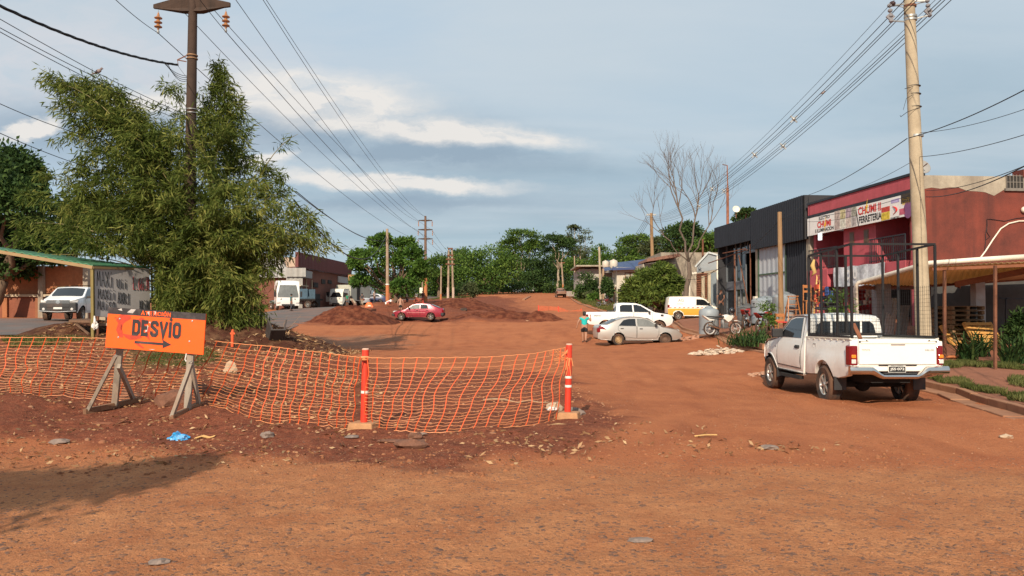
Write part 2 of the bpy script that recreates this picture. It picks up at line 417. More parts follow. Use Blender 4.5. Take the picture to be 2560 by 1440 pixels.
POLY_FARSOIL = polyw([(760,812),(1000,806),(1300,806),(1395,802),(1310,772),(1290,756),(1310,746),(1200,742),(1000,752),(900,768)])
POLY_GRASS = [polyw([(360,872),(520,872),(560,890),(500,925),(380,925),(340,900)])]
ys = np.concatenate([np.linspace(-16,3.5,14)[:-1], 3.5*np.exp(np.linspace(0, math.log(75/3.5), 430))[:-1], 75*np.exp(np.linspace(0, math.log(900/75), 90))])
us = np.concatenate([np.linspace(-3.2,-.78,24)[:-1], np.linspace(-.78,.78,470), np.linspace(.78,3.2,24)[1:]])
GX = us[None,:]*(np.maximum(ys,0)[:,None]+5.0); GY = np.repeat(ys[:,None], len(us), 1)
GZ = hN(GX, GY)
GZ += (vnoise(GX,GY,2.3)-.5)*.05*smooth(9,14,GY)+(vnoise(GX,GY,.7)-.5)*.02
dS = sdist(GX,GY,POLY_SOIL); wob = (vnoise(GX,GY,.9)-.5)*1.0+(vnoise(GX,GY,.25)-.5)*.4
soil = smooth(-.35,.45,dS+wob)
GZ += soil*((vnoise(GX,GY,.22)-.5)*.05+(vnoise(GX,GY,.5)-.5)*.07+.02)
far = smooth(-2,3,sdist(GX,GY,POLY_FARSOIL)+wob*3)
GZ += far*((vnoise(GX,GY,3.0)-.4)*.5+(vnoise(GX,GY,1.1)-.5)*.35)
# wheel ruts of the diversion lane
cob = smooth(-.6,.6,sdist(GX,GY,POLY_NEAR)+wob)
GZ += cob*(vnoise(GX,GY,.16)-.5)*.022
for k_,(x0_,sl_) in enumerate(((1.6,.10),(3.1,.11),(4.6,.13),(6.0,.14))): GZ -= .035*np.exp(-((GX-(x0_+sl_*(GY-10)+.25*np.sin(GY*.35+k_)))/.17)**2)*smooth(8,11,GY)*smooth(60,40,GY)*(.5+vnoise(GX,GY,1.2))
soil = np.maximum(soil, far)
worn = smooth(-1.2,1.5,sdist(GX,GY,POLY_WORN)+wob*2.2)
grs = np.zeros_like(GX)
for pg in POLY_GRASS: grs = np.maximum(grs, smooth(-.5,.5,sdist(GX,GY,pg)+wob))
ny, nx = GX.shape
me = bpy.data.meshes.new('ground'); me.vertices.add(nx*ny)
me.vertices.foreach_set('co', np.stack([GX,GY,GZ],2).ravel())
idx = np.arange(nx*ny).reshape(ny,nx); q = np.stack([idx[:-1,:-1],idx[:-1,1:],idx[1:,1:],idx[1:,:-1]],2).reshape(-1,4)
me.loops.add(q.size); me.polygons.add(len(q)); me.loops.foreach_set('vertex_index', q.ravel()); me.polygons.foreach_set('loop_start', np.arange(0,q.size,4))
me.polygons.foreach_set('use_smooth', [True]*len(q))
ca = me.color_attributes.new('zone','FLOAT_COLOR','POINT'); ca.data.foreach_set('color', np.stack([soil,cob,worn,grs],2).astype(np.float32).ravel())
me.update(); me.validate()
gm, t, b = newmat('red_earth')
pos = t.n('ShaderNodeNewGeometry').outputs['Position']
za = t.n('ShaderNodeAttribute', attribute_name='zone'); zs = t.n('ShaderNodeSeparateColor'); t.L.new(za.outputs['Color'], zs.inputs[0])
zsoil, zcob, zworn = zs.outputs; zgr = za.outputs['Alpha']
n_big = t.noise(pos, .22, 5, .6); n_mid = t.noise(pos, 1.3, 6, .65, .5); n_sm = t.noise(pos, 9.0, 6, .7); n_ti = t.noise(pos, 70.0, 4, .7); n_ch = t.noise(pos, 26.0, 3, .75)
mpd = t.n('ShaderNodeMapping', i={'Scale': (1.4,.35,1), 'Rotation': (0,0,R(-6))}); t.L.new(pos, mpd.inputs[0]); n_tr = t.noise(mpd.outputs[0], .9, 5, .6)
c = t.mix(t.ramp(n_mid,.32,.68), (.325,.100,.043), (.445,.155,.064))
c = t.mix(t.math('MULTIPLY', t.ramp(n_big,.42,.66), .55), c, (.47,.175,.076))
c = t.mix(t.math('MULTIPLY', t.ramp(n_tr,.5,.72), .6), c, (.240,.070,.030))
# dusty cobbles near the viewer
ccob = t.mix(t.ramp(n_mid,.35,.66), (.360,.138,.060), (.480,.212,.094))
ccob = t.mix(t.math('MULTIPLY', t.ramp(n_sm,.5,.72), .5), ccob, (.31,.112,.05))
vo = t.n('ShaderNodeTexVoronoi', feature='F1', i={'Scale': 21.0, 'Randomness': 1.0}); t.L.new(t.n('ShaderNodeVectorMath', operation='ADD', i={0: pos, 1: t.n('ShaderNodeTexNoise', i={'Vector': pos, 'Scale': 9.0, 'Detail': 2.0}).outputs['Color']}).outputs[0], vo.inputs['Vector'])
vsep = t.n('ShaderNodeSeparateColor'); t.L.new(vo.outputs['Color'], vsep.inputs[0])
sz_ = t.math('MULTIPLY', t.math('POWER', vsep.outputs[0], 2.0), .46)            # every stone its own size, most of them small
spot = t.ramp(t.math('SUBTRACT', sz_, vo.outputs['Distance']), -.03, .05)
spot = t.math('MULTIPLY', spot, t.ramp(n_mid, .30, .50))
ccob = t.mix(t.math('MULTIPLY', spot, .8), ccob, t.mix(vsep.outputs[1], (.100,.062,.052), (.215,.120,.078)))
c = t.mix(t.math('MULTIPLY', spot, .38), c, (.17,.075,.045))
c = t.mix(zcob, c, ccob)
# freshly dug soil
csoil = t.mix(t.ramp(n_sm,.36,.64), (.105,.030,.017), (.240,.070,.036))
csoil = t.mix(t.math('MULTIPLY', t.ramp(n_mid,.5,.7), .6), csoil, (.25,.082,.040))
c = t.mix(zsoil, c, csoil)
c = t.mix(t.math('MULTIPLY', zworn, t.ramp(n_mid,.3,.6)), c, (.225,.125,.080))
c = t.mix(t.math('MULTIPLY', zgr, t.ramp(n_sm,.35,.6)), c, (.10,.105,.035))
c = t.mix(t.math('MULTIPLY', t.ramp(n_ch,.56,.66), .30), c, (.50,.25,.13))
c = t.mix(t.math('MULTIPLY', t.ramp(n_ch,.42,.34), .42), c, (.13,.045,.026))
c = t.mix(t.math('MULTIPLY', t.ramp(n_ti,.56,.68), .5), c, (.50,.27,.16))
c = t.mix(t.math('MULTIPLY', t.ramp(n_ti,.44,.32), .5), c, (.12,.042,.026))
t.L.new(c, b.inputs['Base Color']); b.inputs['Roughness'].default_value = .95; b.inputs['Specular IOR Level'].default_value = .12
hh = t.math('ADD', t.math('MULTIPLY', n_sm, .04), t.math('MULTIPLY', n_ti, .012))
hh = t.math('ADD', hh, t.math('ADD', t.math('MULTIPLY', n_ch, .026), t.math('MULTIPLY', t.math('MULTIPLY', spot, zcob), .012)))
bp = t.n('ShaderNodeBump', i={'Strength': .8, 'Distance': 1.0}); t.L.new(hh, bp.inputs['Height']); t.L.new(bp.outputs[0], b.inputs['Normal'])
me.materials.append(gm); MATS['red_earth'] = gm
props(link('ground', me), 'red earth ground of the dug up street', kind='structure')
_ys, _us, _GZ = ys.copy(), us.copy(), GZ
def ground_z(x, y):
    """height of the ground mesh itself"""
    x = np.asarray(x,float); y = np.asarray(y,float); j = np.clip(np.searchsorted(_ys,y)-1,0,len(_ys)-2); fy = np.clip((y-_ys[j])/(_ys[j+1]-_ys[j]),0,1); u = x/(np.maximum(y,0)+5.0); i = np.clip(np.searchsorted(_us,u)-1,0,len(_us)-2); fx = np.clip((u-_us[i])/(_us[i+1]-_us[i]),0,1)
    return (_GZ[j,i]*(1-fx)+_GZ[j,i+1]*fx)*(1-fy)+(_GZ[j+1,i]*(1-fx)+_GZ[j+1,i+1]*fx)*fy
def draped(name, pl, mat, lift, kind='structure', step=.7, thick=None, label=None):
    """sheet laid over the ground inside a world polygon"""
    pa = np.array([(p[0],p[1]) for p in pl]); x0,y0 = pa.min(0); x1,y1 = pa.max(0)
    pts = [V((p[0],p[1])) for p in pl]; n = len(pts)
    # densify border
    bd = []
    for i in range(n):
        a, b_ = pts[i], pts[(i+1)%n]; k = max(1, int((b_-a).length/step))
        bd += [a.lerp(b_, j/k) for j in range(k)]
    gx, gy = np.meshgrid(np.arange(x0+step/2,x1,step), np.arange(y0+step/2,y1,step)); sd = sdist(gx,gy,pl)
    ins = [V((gx[i],gy[i])) for i in zip(*np.where(sd > step*.4))]
    vs, es, fs, *_ = delaunay_2d_cdt(bd+ins, [(i,(i+1)%len(bd)) for i in range(len(bd))], [list(range(len(bd)))], 1, 1e-4)
    z = hN(np.array([p.x for p in vs]), np.array([p.y for p in vs]))
    if callable(lift): z = z+np.array([lift(p.x,p.y) for p in vs])
    else: z = z+lift
    mb = MB(); mb.add([(p.x,p.y,zz_) for p,zz_ in zip(vs,z)], fs)
    return props(mb.obj(name, mat, smooth='all'), label, kind=kind)
ASPH = M('old_asphalt', (.115,.098,.092), .9, var=.25, scale=.6, bump=.004, bscale=60, space='World', dirt=((.30,.12,.06),.55,.25))
road_pts = [on(-1500,30).xy, on(-400,29.5).xy, G(60,838).xy, G(225,834).xy, V((-12.6,40)), V((-15.6,60)), V((-18.2,78)), V((-16,100)), V((-15,140)), V((-14,200)),
            V((-20,200)), V((-23.5,140)), V((-24.5,100)), V((-25.5,85)), V((-25.0,70)), V((-23.5,55)), V((-23,44)), on(0,41).xy, on(-600,42).xy, on(-1500,42).xy]
ROADP = road_pts
draped('asphalt_road', road_pts, ASPH, .03, step=1.1, label='grey asphalt road passing behind the bamboo and the bus shelter')
# right-hand kerb: a long concrete kerb stone line with its gutter strip, stained by the red dust
KERB = M('kerb_concrete', (.33,.16,.085), .9, var=.25, scale=2, bump=.006, bscale=30, space='World', dirt=((.20,.075,.04),.7,1.2))
def kerbline(pts, name, hgt=.14, wd=.14, lab=None, gut=.35):
    mb = MB(); n = len(pts)
    for i in range(n-1):
        a, b_ = V(pts[i]).to_2d(), V(pts[i+1]).to_2d(); L = (b_-a).length; k = max(1, int(L/1.0)); d = (b_-a).normalized(); s = V((d.y,-d.x))
        for j in range(k):
            p, q = a.lerp(b_, j/k), a.lerp(b_, (j+1)/k-.012/L)
            jit = random.uniform(-.012,.012)
            z0, z1 = h(p.x,p.y)+hgt+jit, h(q.x,q.y)+hgt+jit
            mb.bar(V((p.x+s.x*wd/2,p.y+s.y*wd/2,z0-.15)), V((q.x+s.x*wd/2,q.y+s.y*wd/2,z1-.15)), wd, .3)
            if gut:
                mb.bar(V((p.x-s.x*gut/2,p.y-s.y*gut/2,z0-hgt-.075)), V((q.x-s.x*gut/2,q.y-s.y*gut/2,z1-hgt-.075)), gut, .18)
    return props(mb.obj(name, KERB, bevel=.015), lab, kind='structure')
KR = [V((7.4,8.0,0)), V((8.1,12.3,0)), G(2390,985), G(2290,962), G(2180,935), G(2000,897), G(1905,876), G(1835,857), G(1760,838), G(1705,824), V((10.6,52,0)), V((10.3,62,0))]
kerbline(KR, 'kerb', lab='dusty concrete kerb along the right side of the street')
kerbline([G(1560,793), G(1510,783), G(1470,769), G(1440,757), G(1425,746), G(1418,739)], 'kerb', .13, .3, 'unfinished concrete kerb climbing the far right side of the dirt road', 0)
kerbline([G(1305,750.5), G(1313,746), G(1322,741.5)], 'kerb', .15, .5, 'short run of pale concrete kerb left of the far dirt road', 0)
kerbline([G(1225,739), G(1270,738.5), G(1310,737.5), G(1330,737)], 'kerb', .12, .3, 'thin pale kerb line on the far bank left of the road', 0)
PAVE = M('red_pavement', (.25,.095,.05), .95, var=.25, scale=.9, bump=.008, bscale=25, space='World', dirt=((.20,.075,.04),.6,.5))
draped('pavement', [V((8.35,12.3)), V((8.0,9)), V((40,9)), V((40,60)), V((14,60)), V((10.9,52))]+[V((p.x+.12,p.y)) for p in reversed(KR[2:10])], PAVE, .115, step=.8, label='red earth pavement in front of the shops')
# ================================================================ buildings on the right
def stone(c): return c
BLACK = M('black_steel', (.022,.024,.030), .45, .3, var=.3, scale=3, dirt=((.16,.08,.05),.25,2.0))
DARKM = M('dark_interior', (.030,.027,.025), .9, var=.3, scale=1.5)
GLASSD = M('dark_glass', (.02,.025,.03), .06, var=.3, scale=1.0, spec=.6)
PINK = M('raspberry_render', (.45,.088,.108), .85, var=.14, scale=.9, bump=.004, bscale=30, dirt=((.24,.05,.05),.5,.8), streak=((.25,.05,.06),.4,2.0))
REDW = M('brick_red_render', (.215,.047,.030), .9, var=.25, scale=.55, bump=.006, bscale=18, dirt=((.050,.018,.015),.95,.55), streak=((.05,.02,.018),.8,1.4))
CONC = M('weathered_concrete', (.36,.31,.24), .9, var=.22, scale=1.1, bump=.006, bscale=22, dirt=((.13,.10,.08),.7,.8), streak=((.14,.11,.09),.55,2.5))
CREAM = M('cream_concrete', (.47,.385,.27), .9, var=.16, scale=1.2, bump=.005, bscale=22, dirt=((.25,.16,.10),.6,1.1))
TAN = M('tan_sheet', (.60,.41,.22), .7, var=.15, scale=2, dirt=((.25,.12,.06),.5,1.0))
WHITEP = M('white_pvc', (.72,.65,.54), .5, var=.1, scale=3, dirt=((.4,.25,.15),.4,2))
WOOD = M('weathered_wood', (.30,.20,.125), .85, var=.3, scale=2.5, bump=.003, bscale=30, stretch=(6,6,.6))
WOODR = M('red_brown_wood', (.21,.075,.035), .85, var=.3, scale=2.5, bump=.003, bscale=30)
PINE = M('new_pine', (.62,.36,.13), .75, var=.2, scale=3, bump=.002, bscale=40)
RUST = M('rusty_iron', (.17,.07,.04), .85, .2, var=.4, scale=6, bump=.002)
GREYM = M('grey_sheet', (.42,.44,.44), .5, .3, var=.1, scale=1.5, dirt=((.28,.18,.12),.3,1.0))
BANNER = M('banner_white', (.78,.76,.73), .55, var=.05, scale=2)
TXTK = M('lettering_black', (.02,.02,.022), .6, var=.1)
TXTR = M('lettering_red', (.62,.035,.03), .6, var=.1)
TXTY = M('lettering_yellow', (.85,.55,.03), .6, var=.1)
FA = Fr((15.5,30), (-.088,1)); SW = Fr((15.5,30), (1,.088))
def sx(px, py=600): return FA.at(px, py)[0]
def sz(px, py): return FA.at(px, py)[1]
shop = thing('hardware_shop', 'raspberry pink two storey hardware shop with a long white banner across its top', 'shop', (FA.pt(4,.6)))
s0, s1 = 0.0, sx(2034); zt = 6.9; ztop = sz(2160,478)
g0 = .3
zb1 = sz(2160,562)    # underside of the banner
zf = sz(2150,664)     # first floor slab
mb = MB()
FA.box(mb, s0-.35, s1, ztop-.52, ztop, -.2, .28); FA.box(mb, s0-.34, s1, ztop-1.1, ztop-.76, -.2, .24); mb.obj('parapet', PINK, shop, bevel=.02)
mb = MB(); FA.box(mb, s0-.37, s1+.02, ztop, ztop+.10, -.25, .33); FA.box(mb, s0-.36, s1+.01, ztop-.76, ztop-.52, -.2, .30); mb.obj('dark_trim', BLACK, shop)
mb = MB(); FA.box(mb, s0+.4, s1, g0, ztop-.02, -6.5, -2.2)     # body of the house behind the balconies
FA.box(mb, s0+.04, s0+.22, g0, ztop-1.25, -2.2, -.003); FA.box(mb, s1-.25, s1, g0, ztop-1.25, -2.2, .0)
c0, c1 = sx(2190), sx(2109)
FA.box(mb, c0, c1, zf, zb1+.8, -2.2, .003)
FA.box(mb, s0-.3, s1, zb1+.05, ztop-1.1, -.2, .22); FA.box(mb, s0+.25, s1-.3, zb1+.25, zb1+.4, -2.2, -.2)
mb.obj('wall', PINK, shop, bevel=.012)
mb = MB(); FA.box(mb, s0, s1, zf-.28, zf-.02, -2.3, .35)
p0 = sx(2086); FA.box(mb, p0, s1, zf-.85, zf-.02, .02, .36); FA.box(mb, s0, c0+.1, zf-.75, zf-.02, .02, .36)
mb.obj('balcony_slab', PINK, shop, bevel=.012)
for (px, py) in ((2130,597),(2166,591)):
    a, z = FA.at(px, py); mb = MB(); FA.box(mb, a-.2, a+.2, z-.32, z+.3, -.02, .012); fw = mb.obj('window', M('brown_window', (.16,.08,.05), .6), shop)
    mb = MB(); FA.box(mb, a-.14, a+.14, z-.26, z+.24, .012, .02); mb.obj('pane', M('brown_pane', (.10,.055,.03), .4, var=.4, scale=6), fw)
def railing(mb, a0, a1, z0, z1, o, step=.13, r=.03):
    mb.bar(FA.pt(a0,z1,o), FA.pt(a1,z1,o), .05); mb.bar(FA.pt(a0,z0+.08,o), FA.pt(a1,z0+.08,o), .03)
    k = int(abs(a1-a0)/step)
    for i in range(k+1): mb.bar(FA.pt(a0+(a1-a0)*i/k,z0,o), FA.pt(a0+(a1-a0)*i/k,z1,o), .018 if i%6 else .04)
mb = MB(); railing(mb, s0+.1, c0, zf, zf+1.0, .3); mb.obj('balcony_railing', BLACK, shop)
mb = MB(); railing(mb, c1, s1-.1, zf, zf+.95, .3); mb.obj('balcony_railing', BLACK, shop)
mb = MB(); FA.box(mb, s0+.5, s0+1.5, zf, zf+2.0, -2.2, -2.15); mb.obj('door', M('dark_door', (.035,.03,.03), .6), shop)
# ground floor: dark shop front with goods
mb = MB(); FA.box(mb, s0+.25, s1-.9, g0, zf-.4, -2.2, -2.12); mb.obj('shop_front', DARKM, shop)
mb = MB(); FA.box(mb, s1-2.1, s1-.25, g0, zf-.3, -2.2, -2.0); mb.obj('entrance_wall', M('signal_red_wall', (.48,.035,.03), .7), shop)
mb = MB(); FA.box(mb, c1-.3, c1, g0, zf-.28, -.3, .02); mb.obj('pillar', PINK, shop); mb = MB(); FA.box(mb, c0-.3,c0, g0, zf-.28, -.3, .02); mb.obj('pillar', PINK, shop)
# the white banner board, its lettering and pictures
bn = thing('shop_banner', 'long white hardware banner with red and black lettering below the pink parapet', 'banner', FA.pt(4,zb1))
A0, B0 = FA.at(2281,540,.32); A1, B1 = FA.at(2281,484,.32); C0, D0 = FA.at(2035,585,.32); C1, D1 = FA.at(2035,541,.32)
bz0, bz1 = (B0+D0)/2, (B1+D1)/2; bs0, bs1 = s0-.36, s1-.02; BL = bs1-bs0; BH = bz1-bz0
mb = MB(); FA.box(mb, bs0, bs1, bz0, bz1, .26, .32); mb.obj('board', BANNER, bn)
bu = -FA.u                                 # reading direction, left to right
def bpos(px, py):
    a, z = FA.at(px, py, .33); return FA.pt(a, z, .322)
def btext(s, xl, xr, yl, yr, hpx, mat, bold=.02):
    o = bpos(xl, yl); e = bpos(xr, yr); a = (e-o); a.z = 0; a2 = bpos(xl, yl-hpx)
    text(s, 'lettering', o, bu, (0,0,1), a.length, (a2-o).z, mat, bn, bold=bold)
btext('ELECTRO', 2047, 2074, 551, 545, 8, TXTK); btext('CHUMI', 2043, 2077, 571, 564, 16, TXTR, .04); btext('E ILUMINACION', 2038, 2084, 583, 573, 9, TXTK, .03)
btext('CHUMI II', 2145, 2202, 539, 526, 20, TXTR, .03); btext('FERRETERIA', 2147, 2204, 559, 546, 17, TXTK, .03)
btext('DIAMETRO', 2226, 2248, 549, 544, 5, TXTK)
def bquad(xl, xr, yt, yb, mat, name, lift=.004, skew=0.0):
    mb = MB(); a, b_, c_, d_ = bpos(xl,yb), bpos(xr,yb-(xr-xl)*.22), bpos(xr+skew,yt-(xr-xl)*.26), bpos(xl+skew,yt)
    mb.prism([a,b_,c_,d_], FA.n*0, FA.n*lift); return mb.obj(name, mat, bn)
PICT = M('tool_pictures', (.42,.33,.28), .6, var=.75, scale=2.6)
for i, xx in enumerate((2086,2100,2114,2128)):
    bquad(xx, xx+13, 529-i*3.4, 552-i*3.2, M('tool_picture_%d' % i, ((.45,.36,.32),(.50,.44,.24),(.40,.30,.34),(.34,.33,.27))[i], .6, var=.8, scale=5+i), 'picture')
    bquad(xx, xx+13, 553-i*3.2, 575-i*2.9, M('tool_picture_low_%d' % i, ((.42,.33,.30),(.70,.62,.50),(.55,.46,.40),(.38,.35,.34))[i], .6, var=.7, scale=6+i), 'picture')
bquad(2203, 2224, 520, 532, M('ad_red', (.5,.06,.04), .6, var=.5, scale=9), 'picture'); bquad(2203, 2224, 533, 552, M('ad_yellow', (.62,.46,.05), .6, var=.6, scale=9), 'picture')
bquad(2252, 2276, 487, 510, M('ad_black', (.05,.035,.02), .6, var=.2), 'picture')
btext('BLACK+', 2255, 2274, 503, 499, 7, TXTY); btext('DECKER', 2255, 2274, 513, 509, 7, TXTY)
bquad(2227, 2248, 500, 509, M('ad_violet', (.44,.38,.60), .6, var=.3, scale=6), 'picture')
bquad(2248, 2262, 523, 538, M('ad_rose', (.55,.12,.18), .6, var=.5, scale=8), 'picture')
mb = MB(); o = bpos(2270,524); k = [o+bu*(.3*math.cos(i*PI/10))+V((0,0,.33*math.sin(i*PI/10))) for i in range(20)]; mb.prism(k, FA.n*0, FA.n*.004); mb.obj('emblem', M('ad_plum', (.20,.075,.18), .6), bn)
mb = MB(); o = bpos(2231,526)
arc = [o+bu*(.02+.28*math.sin(q*.38))+V((0,0,.16-.04*q)) for q in range(9)]
mb.tube([p+FA.n*.01 for p in arc], [.01,.02,.035,.04,.04,.035,.025,.015,.01], 6); mb.obj('emblem', TXTR, bn)
mb = MB(); mb.prism([bpos(2139,527), bpos(2141,527), bpos(2147,566), bpos(2145,566)], FA.n*0, FA.n*.004); mb.obj('divider', TXTK, bn)
for (xx, yy) in ((2062,563),(2166,520)):
    mb = MB(); o = bpos(xx,yy); mb.prism([o+bu*p[0]+V((0,0,p[1])) for p in ((-.05,.0),(.10,.38),(.04,.12),(.12,.12),(-.06,-.28),(-.0,-.04),(-.08,-.04))], FA.n*.008, FA.n*.012); mb.obj('emblem', TXTY, bn)
# grey printed banner hung from the balcony
a0,z0 = FA.at(2085,718,.4); a1,z1 = FA.at(2214,716,.4); zt_ = FA.at(2085,670,.4)[1]
gb = thing('grey_banner', 'faded grey and white printed banner tied along the shop balcony', 'banner', FA.pt((a0+a1)/2,z0,.4))
mb = MB(); nn = 24
for j in range(4):
    for i in range(nn+1): mb.v.append(tuple(FA.pt(a0+(a1-a0)*i/nn, z0+(zt_-z0)*j/3+.02*math.sin(i*.9), .4+.03*math.sin(i*1.3+j))))
for j in range(3):
    for i in range(nn): mb.f.append((j*(nn+1)+i, j*(nn+1)+i+1, (j+1)*(nn+1)+i+1, (j+1)*(nn+1)+i)); mb.m.append(0)
mb.obj('sheet', M('grey_print', (.50,.52,.55), .6, var=.75, scale=1.1), gb, smooth='all')
o = FA.pt(*FA.at(2115,699,.46), .46); text('CHU', 'lettering', o, bu, (0,0,1), .9, .42, BANNER, gb, off=.01, bold=.03)
# lamp below the banner
lp = thing('floodlight', 'white square floodlight under the banner at the shop corner', 'lamp', FA.pt(*FA.at(2050,592,.3), .3))
mb = MB(); a,z = FA.at(2050,592,.4); FA.box(mb, a-.13, a+.13, z-.17, z+.17, .35, .45); mb.obj('lamp_head', M('lamp_white', (.85,.88,.95), .3, emit=.6), lp, bevel=.03)
mb = MB(); mb.bar(FA.pt(a,z+.05,.35), FA.pt(a,z+.1,-.01), .04); mb.obj('bracket', BLACK, lp)
# ---------------- red side house
rh = thing('red_house', 'brick red rendered blank side wall of the corner house with a raw concrete top', 'house', SW.pt(5,.6))
zc = sz(2290,472); Lw = 22
rw, rt = SW.at(2420,470)[1], SW.at(2420,441)[1]
mb = MB(); SW.box(mb, .02, Lw, .2, rw, -.3, -.0); mb.obj('wall', REDW, rh)
mb = MB()
prof = [(.02,rw-.06)]
rr = random.Random(3)
for i in range(60): 
    a = Lw*(i+1)/60; prof.append((a, rw+rr.uniform(-.13,.10)-(.25 if 5.0 < a < 5.8 else 0)-(.22 if 2.6 < a < 3.4 else 0)))
poly = [SW.pt(a,z) for a,z in prof]+[SW.pt(Lw,rt), SW.pt(.02,rt+.02)]
mb.prism(poly, SW.n*-.3, SW.n*.012); mb.obj('parapet', CONC, rh)
a0,z1 = SW.at(2514,440); a1,z0 = SW.at(2556,472)
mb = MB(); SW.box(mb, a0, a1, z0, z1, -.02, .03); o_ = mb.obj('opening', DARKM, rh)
mb = MB()
for i in range(6): mb.bar(SW.pt(a0+(a1-a0)*i/5,z0,.05), SW.pt(a0+(a1-a0)*i/5,z1+.05,.05), .025)
for i in range(3): mb.bar(SW.pt(a0,z0+(z1-z0)*i/2,.05), SW.pt(a1,z0+(z1-z0)*i/2,.05), .025)
SW.box(mb, a0-.08, a1+.08, z0-.1, z0, 0, .1); mb.obj('grille', M('grille_grey', (.17,.15,.13), .7, var=.3), o_)
mb = MB(); SW.box(mb, SW.at(2554,440)[0], SW.at(2600,440)[0], rt, rt+.3, -.5, .1); mb.obj('pier', REDW, rh)
mb = MB(); pts = [SW.pt(*SW.at(x,y),.04) for x,y in ((2449,645),(2462,628),(2480,600),(2500,572),(2520,559),(2545,553),(2600,552))]; mb.tube(pts, .028, 6); mb.obj('conduit', WHITEP, rh)
mb = MB(); pts = [SW.pt(*SW.at(x,y),.03) for x,y in ((2463,600),(2462,585),(2467,565),(2466,548),(2475,548),(2510,553),(2540,546),(2600,540))]; mb.tube(pts, .012, 4); mb.tube([SW.pt(*SW.at(x,y),.03) for x,y in ((2460,632),(2463,600),(2473,592),(2466,580),(2466,548))],.012,4); mb.obj('loose_cable', BLACK, rh)
mb = MB(); a,z = SW.at(2556,525); mb.sphere(SW.pt(a,z,.1), .12); mb.obj('lamp_globe', WHITEP, rh, smooth='all')
ds = thing('satellite_dish', 'grey satellite dish on the roof behind the concrete pole', 'dish', SW.pt(*SW.at(2312,440,-1),-1))
ax = Matrix.Rotation(R(65),3,'X'); c_ = SW.pt(*SW.at(2303,420,-3),-3)
mb = MB(); mb.lathe(c_, [(.02,.0),(.15,.015),(.27,.055),(.35,.10),(.34,.11),(.15,.027),(.02,.015)], 20, ax); mb.obj('dish', M('dish_grey', (.26,.25,.235), .7, var=.15), ds, smooth='all')
mb = MB(); mb.bar(c_, c_+V((.02,.2,-.75)), .05); mb.bar(c_+V((0,-.05,0)), c_+V((0,-.5,.1)), .03); mb.obj('mount', RUST, ds)
# ---------------- porch in front of the side house
TANT, t_, b_ = newmat('tan_translucent'); MATS['tan_translucent'] = TANT
b_.inputs['Base Color'].default_value = (.66,.47,.26,1); b_.inputs['Roughness'].default_value = .7
tl_ = t_.n('ShaderNodeBsdfTranslucent', i={'Color': (.66,.45,.24,1)}); o_ = [q for q in t_.N if q.type == 'OUTPUT_MATERIAL'][0]
fx_ = t_.math('ADD', .28, t_.math('MULTIPLY', t_.noise(t_.n('ShaderNodeTexCoord').outputs['Object'], 1.5, 4), .15))
mx_ = t_.n('ShaderNodeMixShader', i={0: fx_, 1: b_.outputs[0], 2: tl_.outputs[0]}); t_.L.new(mx_.outputs[0], o_.inputs[0])
pr = thing('porch', 'open porch with a tan corrugated roof and white gutter pipe beside the red wall', 'porch', P(2350,880,26))
A_,B_,C_,D_,E_ = P(2143,709,27), P(2325,664,22.5), P(2640,650,22.0), P(2300,713,29.0), P(2640,688,29.3)
mb = MB(); nB = 30
def roofpt(u, v):   # u along, v depth
    near = A_.lerp(B_, min(1,u*2.2)) if u < .4545 else B_.lerp(C_, (u-.4545)/.5455); farp = A_.lerp(D_, min(1,u*2.2)) if u < .4545 else D_.lerp(E_, (u-.4545)/.5455)
    return near.lerp(farp, v)
nu_ = 160
for k, dz in ((0,0),(1,-.03)):
    for j in range(2):
        for i in range(nu_+1):
            q = roofpt(i/nu_, j)+V((0,0,dz+.009*(1 if (i//2)%2 else -1))); mb.v.append(tuple(q))
    for i in range(nu_): mb.f.append((k*2*(nu_+1)+i, k*2*(nu_+1)+i+1, k*2*(nu_+1)+nu_+1+i+1, k*2*(nu_+1)+nu_+1+i)); mb.m.append(0)
mb.obj('roof_sheet', TANT, pr)
mb = MB(); mb.tube([P(2560,642,22.3), P(2450,649,22.35), P(2325,658,22.4), P(2290,667,23.3), P(2220,687,25), P(2150,705,26.9), P(2141,711,27), P(2139,722,27.05), P(2141,770,27.05), P(2143,812,27.05)], .075, 10); mb.obj('gutter_pipe', WHITEP, pr, smooth='all')
mb = MB(); mb.bar(P(2330,668,22.4)-V((0,0,.06)), P(2640,655,22)-V((0,0,.06)), .06,.08); mb.obj('roof_beam', WOODR, pr); mb = MB(); mb.bar(P(2150,714,27.1)-V((0,0,.08)), P(2300,716,28.9)-V((0,0,.05)), .1,.12); mb.obj('roof_beam', WOODR, pr); mb = MB(); mb.bar(P(2300,716,28.8), P(2640,692,29.2), .1,.12); mb.obj('roof_beam', WOODR, pr)
mb = MB(); mb.bar(P(2362,905,22.4), P(2361,672,22.4), .07); mb.obj('post', RUST, pr)
mb = MB(); mb.bar(P(2488,935,18.8), P(2488,664,18.8), .06); mb.obj('post', RUST, pr)
mb = MB(); a = P(2447,872,26); mb.box((a.x,a.y,a.z+1.14), (.32,.32,2.34)); mb.obj('pillar', M('pillar_grey', (.40,.40,.40), .85, var=.2, scale=1.5, dirt=((.25,.12,.07),.6,1.2)), pr, bevel=.015)
mb = MB(); a = P(2205,848,27.5); mb.box((a.x,a.y,a.z+.9), (.5,.4,2.1)); mb.obj('pillar', M('pillar_dark', (.20,.19,.19), .85, var=.2), pr)
